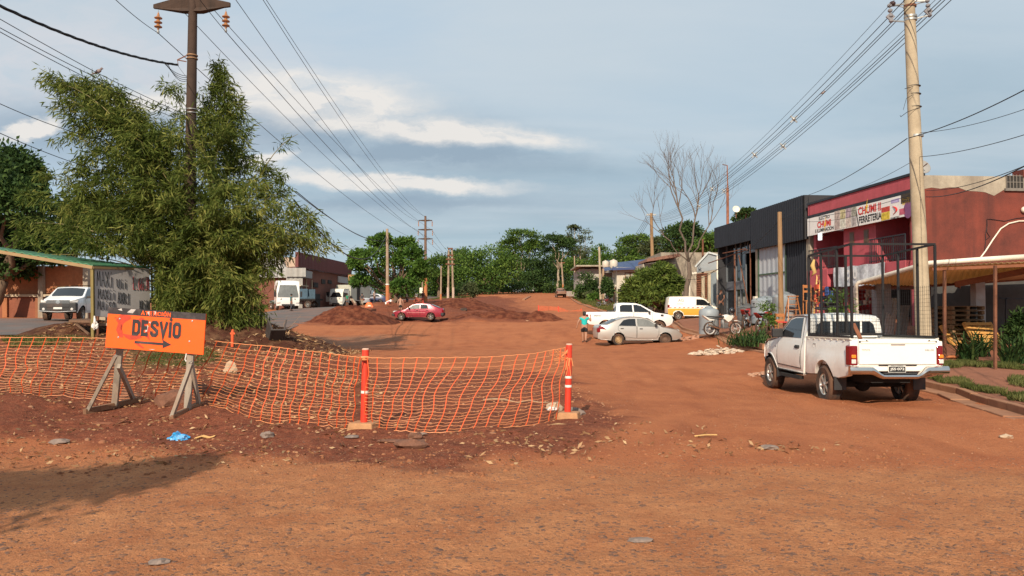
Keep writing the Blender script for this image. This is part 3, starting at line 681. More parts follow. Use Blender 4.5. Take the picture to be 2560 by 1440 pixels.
# second lean-to roof on the right with its brown fascia board
lt = thing('lean_to', 'dark lean-to shed with a red brown edge board at the right edge', 'shed', P(2520,900,25))
f0, f1, b0, b1 = P(2389,711,24.5), P(2680,655,22.5), P(2400,716,29.6), P(2700,690,29.6)
mb = MB(); mb.prism([f0,f1,b1,b0], V((0,0,.05)), V((0,0,.10))); mb.obj('roof_sheet', TAN, lt)
mb = MB(); mb.bar(f0, f1, .06,.18); mb.bar(f0, b0, .06,.14); mb.obj('edge_board', WOODR, lt)
mb = MB(); SW.box(mb, .5, 20, .3, 2.95, .25, .4); mb.obj('interior_shade_sheet', M('painted_interior_shade', (.06,.058,.055), .9, var=.35, scale=.8), lt)  # dark sheet: shade of the deep open ground floor put into its colour
mb = MB(); mb.bar(P(2500,745,29.2), P(2640,750,29.2), .05); mb.bar(P(2515,745,29.2), P(2515,868,29.2), .05); mb.obj('door_frame', BLACK, lt)
# ---------------- black metal-clad building
bb = thing('black_warehouse', 'black corrugated metal shop building with a glazed entrance and grey sheet panels', 'building', FA.pt(14,1.2))
t0, t1 = sx(2027), sx(1796); tm = sx(1893); ttop = sz(2027,487); ttop2 = sz(1893,535); zl = sz(2030,598); zl2 = sz(1830,614)
mb = MB(); mb.corr(FA.pt(t0,zl,.35), FA.pt(tm,zl,.35)-FA.pt(t0,zl,.35), V((0,0,ttop-zl)), .26, .03, lip=1); mb.corr(FA.pt(tm,zl2,.25), FA.pt(t1,zl2,.25)-FA.pt(tm,zl2,.25), V((0,0,sz(1796,570)-zl2)), .26, .03, lip=1)
CLAD = M('black_cladding', (.011,.013,.019), .5, .1, var=.2, scale=1.0)
mb.obj('fascia', CLAD, bb)
mb = MB(); FA.box(mb, t0, tm, zl+.02, ttop, .05, .3); FA.box(mb, tm, t1, zl2+.02, sz(1796,570), .05, .2); FA.box(mb, t0,t1,.8,ttop-.6,-9,-3.2); FA.box(mb, t0,t0+.2,.8,ttop,-3.2,.05); FA.box(mb,t1-.2,t1,.8,zl2+1.2,-3.2,.05); FA.box(mb, tm-.1,tm+.1,.8,zl2+1.0,-3.2,.0); mb.obj('wall', M('black_wall', (.03,.03,.034), .8), bb)
mb = MB(); FA.box(mb, t0,t1,zl2+.6,zl2+.75,-3.2,.05); mb.obj('ceiling', DARKM, bb)
q0, q1 = sx(2030), sx(1965); q2 = sx(1897)
mb = MB(); mb.corr(FA.pt(q0,.9,-.02), FA.pt(q1,.9,-.02)-FA.pt(q0,.9,-.02), V((0,0,zl-.9+.3)), .26,.03, lip=1); mb.obj('cladding_panel', CLAD, bb)
mb = MB(); mb.corr(FA.pt(q1,.9,.0), FA.pt(q2,.9,.0)-FA.pt(q1,.9,.0), V((0,0,zl-.9+.2)), .55,.02, lip=1); pn = mb.obj('sliding_panel', M('grey_cladding', (.40,.43,.46), .45, .15, var=.06, scale=1.0, dirt=((.30,.2,.14),.3,1.0)), bb)
mb = MB()
for z in (sz(1930,684), sz(1930,744)): FA.box(mb, q1, q2, z-.04, z+.04, .03, .06)
FA.box(mb, q2-.06, q2+.04, .9, zl, .02, .07); FA.box(mb, q1-.05,q1+.03,.9,zl,.03,.06); mb.obj('panel_frame', M('green_frame', (.05,.09,.05), .6), pn)
mb = MB(); FA.box(mb, q2+.06, q2+.42, .8, zl2+.3, -.3, .04); mb.obj('column', CONC, bb); mb = MB(); FA.box(mb, -.0+t0-.15, t0+.25, .8, sz(2032,590), -.2, .12); mb.obj('column', CONC, bb)
g0_, g1_ = sx(1847), sx(1800)
gz = sz(1820,705)
mb = MB(); FA.box(mb, g0_, g1_, 1.1, zl2+.4, -.5, -.46); gl = mb.obj('glazing', GLASSD, bb)
mb = MB()
for a in (g0_, g1_, (g0_+g1_)/2, g0_+.25*(g1_-g0_)): FA.box(mb, a-.06, a+.06, 1.1, zl2+.4, -.46, -.40)
for z in (gz, gz-.45, 1.15, zl2+.3): FA.box(mb, g0_, g1_, z-.05, z+.05, -.45, -.39)
FA.box(mb, g0_, g1_, gz-.45, gz, -.44, -.40); mb.obj('window_frame', M('grey_frame', (.18,.20,.22), .5, .4), gl)
mb = MB(); FA.box(mb, q2+.45, g0_, zl2-.55, zl2+.5, -.42, -.40); 
mb.obj('window', GLASSD, bb)
mb = MB()
for a in (q2+.45, q2+1.5, q2+2.6): FA.box(mb, a-.04, a+.04, zl2-.55, zl2+.3, -.40, -.36)
FA.box(mb, q2+.45, g0_, zl2-.6, zl2-.5, -.40, -.34); mb.obj('window_frame', MATS['grey_frame'], bb)
mb = MB(); mb.bar(FA.pt(g0_+.2,.9,.2), FA.pt(g0_+.2,zl2-.6,.2), .08); mb.bar(FA.pt(q2+.9,.9,.15), FA.pt(q2+.9,zl2-.2,.15), .06); mb.bar(FA.pt(q2+.5,zl2-.55,.5), FA.pt(g1_-.3,zl2-1.0,.9), .05); mb.bar(FA.pt(q2+.5,zl2-.5,.6), FA.pt(g0_+.3,zl2-.55,.9), .05); mb.bar(FA.pt(q2+1,1.3,.1), FA.pt(g0_-.2,zl2-.7,.1), .05); mb.obj('awning_frame', RUST, bb)
mb = MB(); FA.box(mb, q2+.1, q2+.42, 2.15, 2.55, .05, .22); mb.obj('meter_box', WHITEP, bb, bevel=.01)
mb = MB(); FA.box(mb, q2+.8, g0_-.4, 1.1, 2.0, -2.6, -1.8); FA.box(mb, q2+1.0, g0_-1.0, 2.3, 2.35, -2.9, -2.5); FA.box(mb, q2+1.0, g0_-1.0, 3.2, 3.25, -2.9, -2.5); mb.obj('counter', M('counter', (.16,.13,.11), .7, var=.5, scale=3), bb)
mb = MB(); FA.box(mb, tm-.6, tm+.9, sz(1893,535), sz(1893,535)+.25, -1.2,-.6); mb.obj('roof_vent', M('mossy', (.05,.055,.035), .9, var=.5, scale=5), bb)
# ---------------- raw concrete workshop and timber gate further on
wk = thing('concrete_workshop', 'raw concrete workshop wall with a broken tiled roof edge behind the mango tree', 'building', on(1720,66))
FW = Fr((P(1800,700,60).x, 60), (-.12,1)); FB = Fr((P(1690,700,64).x,64), (1,.02))
x0 = P(1652,700,68).x; x1 = P(1800,700,68).x; zt2 = P(1700,631,68).z; zg = h(16,66)
mb = MB(); mb.prism([V((x0,68,zg-1)), V((x1+6,68,zg-1)), V((x1+6,68,zt2)), V((x0,68,zt2))], V((0,0,0)), V((0,8,0))); mb.obj('wall', CONC, wk)
mb = MB(); a, b_ = P(1622,645,66), P(1697,634,66)
mb.prism([a+V((-.3,0,-.35)), a+V((-.2,0,-.1)), b_, b_+V((0,0,-.28))], V((0,-.6,0)), V((0,4,0))); mb.obj('roof', M('old_tiles', (.20,.10,.07), .9, var=.45, scale=5, bump=.02, bscale=12), wk)
mb = MB(); mb.prism([P(1607,660,67), P(1690,655,67), P(1690,770,67), P(1607,770,67)], V((0,0,0)), V((0,4,0))); mb.obj('side_wall', M('pale_wall', (.40,.36,.30), .9, var=.25, scale=1.0, streak=((.13,.12,.10),.7,2.0)), wk)
mb = MB()
for x in (1640,1652,1660,1672): mb.bar(P(x,664,66.6), P(x,735,66.6), .12,.05)
mb.obj('boarded_window', M('dark_boards', (.10,.085,.08), .9, var=.4), wk)
gt = thing('timber_workshop_gate', 'small grey gabled lock-up with brown timber slats and a grey sheet door', 'shed', on(1770,57))
FG = Fr((P(1800,700,57).x,57), (-1,.35))
def gq(px, py, o=0.0): return FG.pt(*FG.at(px,py,o),o)
mb = MB(); mb.prism([gq(1742,682),gq(1800,672),gq(1800,640),gq(1771,634),gq(1742,664)], FG.n*-.2, FG.n*.02); mb.obj('gable_sheet', M('gable_grey', (.24,.265,.285), .6, .2, var=.15, scale=1.5, dirt=((.2,.13,.09),.5,1.2)), gt)
mb = MB(); mb.bar(gq(1738,667,.1), gq(1771,631,.1), .12); mb.bar(gq(1771,631,.1), gq(1803,640,.1), .12); mb.obj('bargeboard', GREYM, gt)
mb = MB()
for i in range(11): mb.bar(gq(1742,686+i*5.6,.03), gq(1767,684+i*5.6,.03), .14,.04)
for i in range(9): pass
mb.prism([gq(1741,684),gq(1768,682),gq(1768,747),gq(1741,749)], FG.n*-.1, FG.n*.01); mb.obj('timber_slats', M('slat_brown', (.17,.065,.035), .85, var=.3, scale=3), gt)
mb = MB(); mb.prism([gq(1742,748),gq(1768,746),gq(1768,800),gq(1742,800)], FG.n*-.2, FG.n*.0); mb.obj('base_wall', CONC, gt)
mb = MB(); mb.prism([gq(1776,683),gq(1796,679),gq(1796,800),gq(1776,800)], FG.n*-.15, FG.n*-.05); mb.obj('door', M('blue_grey_door', (.17,.20,.22), .6, .2), gt)
mb = MB(); mb.bar(gq(1772,682,.02), gq(1772,800,.02), .35,.2); mb.obj('post', CREAM, gt)
mb = MB(); mb.tube([gq(1758,800,.25), gq(1758,690,.25)], .13, 8); mb.obj('pipe', CREAM, gt)
mb = MB(); mb.tube([gq(1723,800,.6), gq(1723,688,.6), gq(1725,685,.6), gq(1742,683,.5)], .1, 8); mb.tube([gq(1795,800,.5), gq(1795,640,.5)], .11, 8); mb.tube([gq(1800,800,.6), gq(1800,650,.6)], .13, 8); mb.obj('downpipe', WHITEP, gt, smooth='all')
# ---------------- houses further along the right side
def hq(px, py, Y): return P(px, py, Y)
bh = thing('blue_roof_house', 'two storey cream house with a blue hipped metal roof and a balcony', 'house', on(1590,100))
BLUE = M('blue_roof', (.045,.075,.165), .55, .1, var=.12, scale=1, streak=((.03,.05,.11),.4,3.0))
HW = M('house_cream', (.50,.46,.38), .9, var=.15, scale=1.2, dirt=((.3,.22,.16),.5,.8))
Yh = 100
mb = MB(); mb.prism([hq(1542,668,Yh),hq(1702,668,Yh),hq(1702,770,Yh),hq(1542,770,Yh)], V((0,0,0)), V((0,12,0))); mb.obj('wall', HW, bh)
r0,r1,r2,r3,ap,ap2 = hq(1532,673,Yh-1), hq(1712,668,Yh-1), hq(1712,655,Yh+14), hq(1535,657,Yh+14), hq(1612,648,Yh+5), hq(1680,648,Yh+5)
mb = MB(); mb.add([r0,r1,r2,r3,ap,ap2], [(0,1,5,4),(1,2,5),(2,3,4,5),(3,0,4),(3,2,1,0)]); rf = mb.obj('roof', BLUE, bh)
mb = MB(); mb.bar(r0,r1,.15,.25); mb.bar(r0,r3,.15,.25); mb.obj('gutter', M('blue_gutter', (.03,.05,.14), .5), rf)
mb = MB(); mb.prism([hq(1507,678,Yh+1),hq(1543,673,Yh+1),hq(1543,668,Yh+8),hq(1507,672,Yh+8)], V((0,0,0)), V((0,0,.15))); mb.obj('porch_roof', BLUE, bh)
mb = MB(); mb.prism([hq(1508,712,Yh+.5),hq(1560,712,Yh+.5),hq(1560,718,Yh+.5),hq(1508,718,Yh+.5)], V((0,0,0)), V((0,6,0))); mb.obj('balcony_floor', HW, bh)
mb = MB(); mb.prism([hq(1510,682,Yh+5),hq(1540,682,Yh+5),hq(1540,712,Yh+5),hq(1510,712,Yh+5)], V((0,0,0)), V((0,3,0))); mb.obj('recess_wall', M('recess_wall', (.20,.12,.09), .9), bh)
mb = MB(); 
for i in range(9): mb.bar(hq(1510+i*3.2,695,Yh+.6), hq(1510+i*3.2,711,Yh+.6), .05)
mb.bar(hq(1509,695,Yh+.6), hq(1537,695,Yh+.6), .07); mb.obj('balcony_railing', BLACK, bh)
mb = MB(); 
for x in (1508,1522,1535,1549): mb = MB(); mb.bar(hq(x,672 if x == 1508 else 718,Yh+.7), hq(x,762,Yh+.7), .22); mb.obj('post', WOOD, bh)
mb = MB(); mb.prism([hq(1562,681,Yh-.05),hq(1588,680,Yh-.05),hq(1588,699,Yh-.05),hq(1562,699,Yh-.05)], V((0,0,0)), V((0,.1,0))); wf = mb.obj('window', WOODR, bh)
mb = MB()
for x in (1564,1576.5): mb = MB(); mb.prism([hq(x,683,Yh-.1),hq(x+10,683,Yh-.1),hq(x+10,697,Yh-.1),hq(x,697,Yh-.1)], V((0,0,0)), V((0,.04,0))); mb.obj('pane', M('pale_pane', (.35,.34,.28), .3), wf)
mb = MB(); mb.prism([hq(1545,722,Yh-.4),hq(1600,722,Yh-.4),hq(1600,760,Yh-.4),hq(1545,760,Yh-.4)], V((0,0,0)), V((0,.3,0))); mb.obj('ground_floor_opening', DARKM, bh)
ws = thing('white_far_house', 'low weathered white house half hidden by trees beside the far road', 'house', on(1480,135))
mb = MB(); mb.prism([hq(1450,672,135),hq(1515,672,135),hq(1515,745,135),hq(1450,745,135)], V((0,0,0)), V((0,14,0))); mb.obj('wall', M('house_white', (.36,.33,.29), .9, var=.2, scale=.6, streak=((.3,.26,.22),.6,1.5)), ws)
mb = MB(); mb.box(hq(1482,670,140), (7,14,.25)); mb.obj('roof_slab', CONC, ws)
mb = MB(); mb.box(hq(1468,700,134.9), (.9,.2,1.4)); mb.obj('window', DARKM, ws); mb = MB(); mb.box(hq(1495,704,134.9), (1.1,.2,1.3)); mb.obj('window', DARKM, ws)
for i, (px, py, Y, lab) in enumerate(((1534,661,104,'pale plastic roof tank left of the blue roof'),(1514,660,125,'round cream roof tank above the white house'))):
    tk = thing('roof_tank', lab, 'water tank', P(px,py+8,Y)); c_ = P(px,py+8,Y)
    mb = MB(); mb.lathe(c_, [(.5,0),(.55,.1),(.55,.8),(.45,.95),(.15,1.05),(.15,1.12),(.0,1.12)], 16); mb.obj('tank', M('tank_cream', (.5,.44,.36), .5), tk, smooth=True)
    mb = MB(); mb.box(c_+V((0,0,-.3)), (.8,.8,.6)); mb.obj('stand', CONC, tk)
fw = thing('white_block_wall', 'low whitewashed garden wall where the kerb reaches the far trees', 'wall', on(1428,142)); mb = MB(); mb.prism([hq(1416,728,145),hq(1436,728,139),hq(1436,741,139),hq(1416,740,145)], V((0,0,0)), V((1.0,.3,0))); mb.obj('blockwork', M('limewash', (.50,.43,.36), .9, var=.3, scale=1.5), fw)
# ---------------- left: warehouse with the maroon front, and the brick wall
wh = thing('maroon_warehouse', 'warehouse with a maroon cladding band and brown brick front beside the asphalt road', 'warehouse', on(800,112))
FL = Fr((P(740,650,96).x,96), (.056,1)); FL.n = V((1,-.056,0)).normalized()
def lq(px, py, o=0.0): return FL.pt(*FL.at(px,py,o),o)
a0 = FL.at(740,650)[0]; a1 = FL.at(873,675)[0]; zt3 = (FL.at(740,630)[1]+FL.at(873,660)[1])/2; zb3 = (FL.at(740,668)[1]+FL.at(873,690)[1])/2
mb = MB(); mb.corr(FL.pt(a0,zb3,.4), FL.pt(a1,zb3,.4)-FL.pt(a0,zb3,.4), V((0,0,zt3-zb3)), .6, .03); FL.box(mb, a0,a1,zb3,zt3,-.1,.3)
mb.obj('fascia', M('maroon_cladding', (.115,.026,.025), .55, .1, var=.12, scale=.7), wh)
mb = MB(); FL.box(mb, a0, a1-.1, 1.0, zb3-.02, -14, 0); mb.obj('wall', M('brown_brick', (.165,.062,.042), .9, var=.22, scale=1.5, bump=.01, bscale=12, streak=((.10,.05,.04),.4,1.5)), wh)
for (xa, xb, ya, yb) in ((783,794,707,718),(803,812,699,709),(819,828,701,709)):
    mb = MB(); b0 = FL.at(xa,yb); b1 = FL.at(xb,ya); FL.box(mb, b0[0], b1[0], b0[1], b1[1], 0, .1); mb.obj('window', DARKM, wh)
mb = MB(); b0 = FL.at(844,706); FL.box(mb, b0[0], a1-.2, b0[1], FL.at(844,690)[1], 0, .12); FL.box(mb, b0[0]+1.5, a1-.2, 1.5, b0[1]-.6, 0, .1); mb.obj('shutter', GREYM, wh)
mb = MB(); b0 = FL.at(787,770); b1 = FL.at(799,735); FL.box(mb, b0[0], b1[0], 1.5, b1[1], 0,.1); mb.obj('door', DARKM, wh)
mb = MB(); mb.tube([lq(780,682,.5), lq(768,692,.5), lq(765,694,.4), lq(765,770,.4)], .12, 6); mb.tube([lq(780,700,.2),lq(780,770,.2)],.08,6); mb.obj('drainpipe', CREAM, wh)
# grey shed end on the near side, facing the camera
p = P(740,668,96)
ez = lambda px,py: P(px,py,95.6)
mb = MB(); mb.prism([ez(560,690),ez(560,655),ez(640,628),ez(690,636),ez(715,668),ez(765,676),ez(765,694),ez(560,694)], V((0,0,0)), V((0,3,0))); mb.obj('gable_sheet', M('pale_sheet', (.33,.33,.325), .6, .1, var=.12, scale=.8, streak=((.32,.30,.28),.5,2.5)), wh)
mb = MB(); mb.corr(ez(715,773), ez(756,773)-ez(715,773), V((0,0,ez(715,694).z-ez(715,773).z)), .5, .04); mb.corr(ez(716,692)+V((0,-.3,0)), ez(766,692)-ez(716,692), V((0,0,ez(716,670).z-ez(716,692).z)), .6, .04); mb.obj('sheet_door', M('aged_sheet', (.33,.32,.30), .6, .2, var=.2, scale=1.0, streak=((.16,.14,.12),.7,2.0)), wh)
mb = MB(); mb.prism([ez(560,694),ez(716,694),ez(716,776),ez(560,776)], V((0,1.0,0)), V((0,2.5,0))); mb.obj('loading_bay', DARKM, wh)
mb = MB(); mb.prism([ez(700,642)+V((0,1,0)),ez(738,642)+V((0,1,0)),ez(738,666)+V((0,.5,0)),ez(714,667)+V((0,.5,0))], V((0,0,0)), V((0,.6,0))); mb.obj('roof', M('tan_roof', (.38,.27,.20), .8, var=.15), wh)
bw = thing('brick_wall', 'orange brick boundary wall with concrete posts behind the parked white pickup', 'wall', on(60,49))
BRK = M('orange_brick', (.35,.135,.06), .9, var=.25, scale=2.5, bump=.008, bscale=14, dirt=((.14,.06,.035),.7,.6), streak=((.16,.07,.04),.6,1.5))
zgl = h(-30,49)
mb = MB(); mb.prism([P(-300,742,49),P(225,742,49),P(225,796,49),P(-300,796,49)], V((0,0,0)), V((0,.25,0))); mb.obj('lower_wall', M('red_brick_dark', (.25,.082,.045), .9, var=.35, scale=1.2, dirt=((.10,.05,.035),.8,.5)), bw)
mb = MB(); mb.prism([P(-300,665,49.1),P(225,665,49.1),P(225,742,49.1),P(-300,742,49.1)], V((0,0,0)), V((0,.2,0))); mb.obj('upper_wall', BRK, bw)
mb = MB(); mb.bar(P(-300,739,48.95), P(225,739,48.95), .2,.15); mb.obj('band', CREAM, bw)
for x in (-60,104,216): 
    mb = MB(); mb.bar(P(x,796,48.95), P(x,665,48.95), .28,.3); mb.obj('post', CONC, bw)
for x in (14,97): 
    mb = MB(); mb.bar(P(x,796,48.95), P(x,745,48.95), .22,.3); mb.obj('post', BRK, bw)
# ================================================================ vehicles (local frame: x forward, y left, z up)
def paint(name, col, dust=.35, metal=0.0, rough=.28):
    if name in MATS: return MATS[name]
    m, t, b = newmat(name)
    g = t.n('ShaderNodeTexCoord').outputs['Object']; s = t.n('ShaderNodeSeparateXYZ'); t.L.new(g, s.inputs[0])
    low = t.ramp(s.outputs[2], 1.0, .25); nz = t.noise(g, 2.2, 6, .65); nf = t.noise(g, 14, 4, .6)
    f = t.math('MULTIPLY', t.math('ADD', t.math('MULTIPLY', low, t.ramp(nz,.25,.7)), t.math('MULTIPLY', t.ramp(nf,.5,.75), .18)), dust, clamp=True)
    t.L.new(t.mix(f, col, (.36,.17,.09)), b.inputs['Base Color'])
    t.L.new(t.math('ADD', t.math('MULTIPLY', f, .5), rough), b.inputs['Roughness']); b.inputs['Metallic'].default_value = metal
    b.inputs['Coat Weight'].default_value = .5; b.inputs['Coat Roughness'].default_value = .12; b.inputs['Specular IOR Level'].default_value = .45
    MATS[name] = m; return m
TYRE = M('tyre_rubber', (.028,.025,.023), .9, var=.3, scale=4, dirt=((.20,.095,.05),.75,3))
ALLOY = M('alloy', (.48,.46,.43), .35, .7, var=.2, scale=4, dirt=((.28,.15,.08),.3,4))
STEELW = M('dusty_steel_wheel', (.36,.235,.12), .6, .3, var=.3, scale=5)
UNDER = M('underbody', (.018,.016,.015), .95, var=.3)
PLAST = M('black_plastic', (.025,.025,.027), .6, var=.25, scale=3, dirt=((.2,.1,.06),.3,2))
CGLASS = M('tinted_glass', (.012,.014,.017), .05, var=.2, spec=.55, coat=.3)
LGLASS = M('pale_glass', (.16,.17,.165), .08, var=.3, scale=1.5, spec=.6)
CHROME = M('chrome', (.62,.60,.57), .14, 1.0, var=.08)
REDL = M('red_lens', (.17,.006,.010), .12, var=.25, scale=8, coat=.6)
AMBL = M('amber_lens', (.75,.22,.02), .15, var=.15, coat=.5)
CLRL = M('clear_lens', (.58,.55,.52), .12, var=.2, scale=6, coat=.5)
PLATE = M('plate_black', (.015,.015,.016), .5); PLATEW = M('plate_white', (.7,.68,.63), .5)
def wheelmesh(r, w, rim, spokes, kind):
    """tyre and rim lathed round the y axis"""
    ax = Matrix.Rotation(PI/2, 3, 'X'); t = MB(); n = 28
    t.lathe((0,0,0), [(rim,-w*.42),(r*.86,-w*.5),(r*.97,-w*.40),(r,-w*.2),(r,w*.2),(r*.97,w*.40),(r*.86,w*.5),(rim,w*.42),(rim*.96,w*.2)], n, ax, False)
    m = MB(); m.mi = 1 if kind != 'steel' else 0; m.lathe((0,0,0), [(rim*.86,w*.22),(rim*.86,-w*.22),(.001,-w*.22)] if False else [(rim*.86,w*.22),(rim*.86,-w*.22)], n, ax, False); m.lathe((0,0,0), [(rim*.86,0),(.001,0)], n, ax, False); m.mi = 0; m.lathe((0,0,0), [(rim*1.0,w*.44),(rim*.93,w*.40),(rim*.86,w*.22)], n, ax, False)
    m.lathe((0,0,0), [(rim*1.0,-w*.44),(rim*.93,-w*.40),(rim*.86,-w*.22)], n, ax, False)
    for sgn in (1,-1):
        m.mi = 0
        if kind == 'steel':
            m.lathe((0,0,0), [(rim*.84,sgn*w*.22),(rim*.62,sgn*w*.30),(rim*.45,sgn*w*.26),(rim*.30,sgn*w*.36),(.001,sgn*w*.36)], n, ax, False)
        for k in range(spokes):
            a = 2*PI*k/spokes; c, s = math.cos(a), math.sin(a)
            if kind == 'steel': m.mi = 1; m.sphere((c*rim*.70, -sgn*w*.27, s*rim*.70), (rim*.10,.01,rim*.10), 8, 4)
            else: m.prism([V((c*rim*p-s*q*rim, 0, s*rim*p+c*q*rim)) for p, q in ((.12,.10),(.5,.07),(.92,.10),(.92,-.10),(.5,-.07),(.12,-.10))], V((0,-sgn*w*.22,0)), V((0,-sgn*w*.40,0)))
        m.lathe((0,0,0), [(rim*.22,-sgn*w*.40),(rim*.16,-sgn*w*.45),(.001,-sgn*w*.46)], 12, Matrix.Rotation(PI/2,3,'X') if False else ax) if kind != 'steel' else None
    return t, m
WM = {}
def wheel(root, x, y, r, w, rim, spokes, kind, mat, steer=0.0):
    key = (r,w,rim,spokes,kind,mat.name)
    e = bpy.data.objects.new('wheel', None); COL.objects.link(e); e.parent = root; e.location = (x,y,r-.012); e.rotation_euler = (0,random.uniform(0,6),steer); e.empty_display_size = .1
    ORG[e] = V((0,0,0))
    if key in WM:
        link('tyre', WM[key][0], e); link('rim', WM[key][1], e)
    else:
        t, m = wheelmesh(r, w, rim, spokes, kind)
        a = t.obj('tyre', TYRE, e, smooth=True, world=False); b = m.obj('rim', [mat, UNDER], e, smooth=True, world=False); WM[key] = (a.data, b.data)
def arch(x0, z0, r, zb, n=12):
    """points along a wheel arch from front foot to rear foot"""
    a0 = math.asin(max(-1,min(1,(zb-z0)/r)))
    return [(x0+r*math.cos(a0+(PI-2*a0)*i/n), z0+r*math.sin(a0+(PI-2*a0)*i/n)) for i in range(n+1)]
class Car:
    def __init__(s, root, W, hw): s.r = root; s.W = W; s.hw = hw
    def body(s, outline, mat, grid=.16, crown=.035, xbulge=.06, name='body', bevel=.035, nseg=8):
        n = len(outline); xs = [p[0] for p in outline]; zs = [p[1] for p in outline]
        xm = (min(xs)+max(xs))/2
        gx, gz = np.meshgrid(np.arange(min(xs)+grid/2,max(xs),grid), np.arange(min(zs)+grid/2,max(zs),grid)); sd = sdist(gx,gz,outline)
        ins = [V((gx[i],gz[i])) for i in zip(*np.where(sd > grid*.35))]
        vs, es, fs, *_ = delaunay_2d_cdt([V(p) for p in outline]+ins, [(i,(i+1)%n) for i in range(n)], [list(range(n))], 1, 1e-5)
        mb = MB(); k = len(vs)
        for sg in (1,-1):
            o = len(mb.v)
            for p in vs: mb.v.append((p.x, sg*s.W(p.x,p.y), p.y))
            for f in fs: mb.f.append(tuple(i+o for i in (f if sg < 0 else f[::-1]))); mb.m.append(0)
        # ccw outline: bridge left and right skins with crowned strips
        ring = []
        for i in range(n):
            x, z = outline[i]; wd = s.W(x,z); row = [i]
            a, b = V(outline[i-1]), V(outline[(i+1)%n]); t = (b-a).normalized(); nx, nz = t.y, -t.x
            for j in range(1,nseg):
                q = 1-2*j/nseg; bul = (1-q*q)
                dx = xbulge*bul*(nx if abs(nx) > .35 else 0); dz = crown*bul*(nz if nz > .25 else 0)
                mb.v.append((x+dx, q*wd, z+dz)); row.append(len(mb.v)-1)
            row.append(i+k); ring.append(row)
        for i in range(n):
            r0, r1 = ring[i], ring[(i+1)%n]
            a, b = V(outline[i]), V(outline[(i+1)%n]); t = (b-a).normalized(); nz = -t.x
            dark = 1 if (nz < -.2 and (a.y+b.y)/2 < .95) or s.inarch((a+b)/2) else 0
            for j in range(nseg): mb.f.append((r0[j], r1[j], r1[j+1], r0[j+1])[::-1]); mb.m.append(dark)
        o = mb.obj(name, [mat, UNDER], s.r, smooth='all', world=False, bevel=bevel); s.bodyobj = o
        for p in o.data.polygons: p.use_smooth = True
        o.data.set_sharp_from_angle(angle=R(42)); return o
    arches = ()
    def inarch(s, p): return any((p-V((a[0],a[1]))).length < a[2]*1.02 for a in s.arches)
    def side(s, poly, mat, name, lift=.008, sides=(1,-1), parent=None, grid=.2, thick=.012, label=None):
        """panel on the flank following the body's curve; one object a side"""
        n = len(poly); bd = []
        for i in range(n):
            a, b = V(poly[i]), V(poly[(i+1)%n]); k = max(1,int((b-a).length/grid)); bd += [a.lerp(b,j/k) for j in range(k)]
        gx, gz = np.meshgrid(np.arange(min(p[0] for p in poly)+grid/2, max(p[0] for p in poly), grid), np.arange(min(p[1] for p in poly)+grid/2, max(p[1] for p in poly), grid))
        ins = []
        if gx.size:
            sd = sdist(gx,gz,poly); ins = [V((gx[i],gz[i])) for i in zip(*np.where(sd > grid*.4))]
        vs, es, fs, *_ = delaunay_2d_cdt(bd+ins, [(i,(i+1)%len(bd)) for i in range(len(bd))], [list(range(len(bd)))], 1, 1e-5)
        out = []
        for sg in sides:
            mb = MB(); m = len(vs)
            for q in (lift, lift-thick):
                for p in vs: mb.v.append((p.x, sg*(s.W(p.x,p.y)+q), p.y))
            for f in fs: mb.f.append(tuple(f if sg < 0 else f[::-1])); mb.m.append(0)
            for i in range(len(bd)): j = (i+1)%len(bd); mb.f.append((i,j,j+m,i+m)); mb.m.append(0)
            out.append(mb.obj(name, mat, parent or s.r, smooth=True, world=False, label=label))
        return out
    def seam(s, pts, sides=(1,-1), w=.012, lift=.004, closed=False):
        for sg in sides:
            s.smb = getattr(s,'smb',MB())
            q = pts+[pts[0]] if closed else pts
            for a, b in zip(q[:-1], q[1:]):
                k = max(1,int(math.hypot(b[0]-a[0],b[1]-a[1])/.15))
                for j in range(k):
                    p0 = (a[0]+(b[0]-a[0])*j/k, a[1]+(b[1]-a[1])*j/k); p1 = (a[0]+(b[0]-a[0])*(j+1)/k, a[1]+(b[1]-a[1])*(j+1)/k)
                    s.smb.bar((p0[0],sg*(s.W(*p0)+lift-.004),p0[1]), (p1[0],sg*(s.W(*p1)+lift-.004),p1[1]), w, w, up=(0,1,0))
    def seams(s):
        if hasattr(s,'smb'): s.smb.obj('panel_gap', UNDER, s.r, world=False)
    def across(s, p0, p1, w0, w1, mat, name, lift=.012, crown=.03, n=8, parent=None, m=1):
        """glass or panel that runs across the car between two profile points; half widths w0, w1"""
        mb = MB(); a, b = V((p0[0],0,p0[1])), V((p1[0],0,p1[1])); t = (b-a).normalized(); nr = V((t.z,0,-t.x)) ; nr = nr if nr.z > 0 else -nr
        for kk in (0,1):
            for i in range(m+1):
                c = a.lerp(b,i/m); wd = w0+(w1-w0)*i/m
                for j in range(n+1):
                    q = 1-2*j/n; mb.v.append(tuple(c+V((0,q*wd,0))+nr*((lift if kk == 0 else -.03)+crown*(1-q*q))))
        N = (m+1)*(n+1)
        for i in range(m):
            for j in range(n): mb.f.append((i*(n+1)+j, i*(n+1)+j+1, (i+1)*(n+1)+j+1, (i+1)*(n+1)+j)); mb.m.append(0)
        rim = [j for j in range(n+1)]+[i*(n+1)+n for i in range(1,m+1)]+[m*(n+1)+j for j in range(n-1,-1,-1)]+[i*(n+1) for i in range(m-1,0,-1)]
        for i in range(len(rim)): p, q = rim[i], rim[(i+1)%len(rim)]; mb.f.append((p,q,q+N,p+N)); mb.m.append(0)
        return mb.obj(name, mat, parent or s.r, smooth=True, world=False)
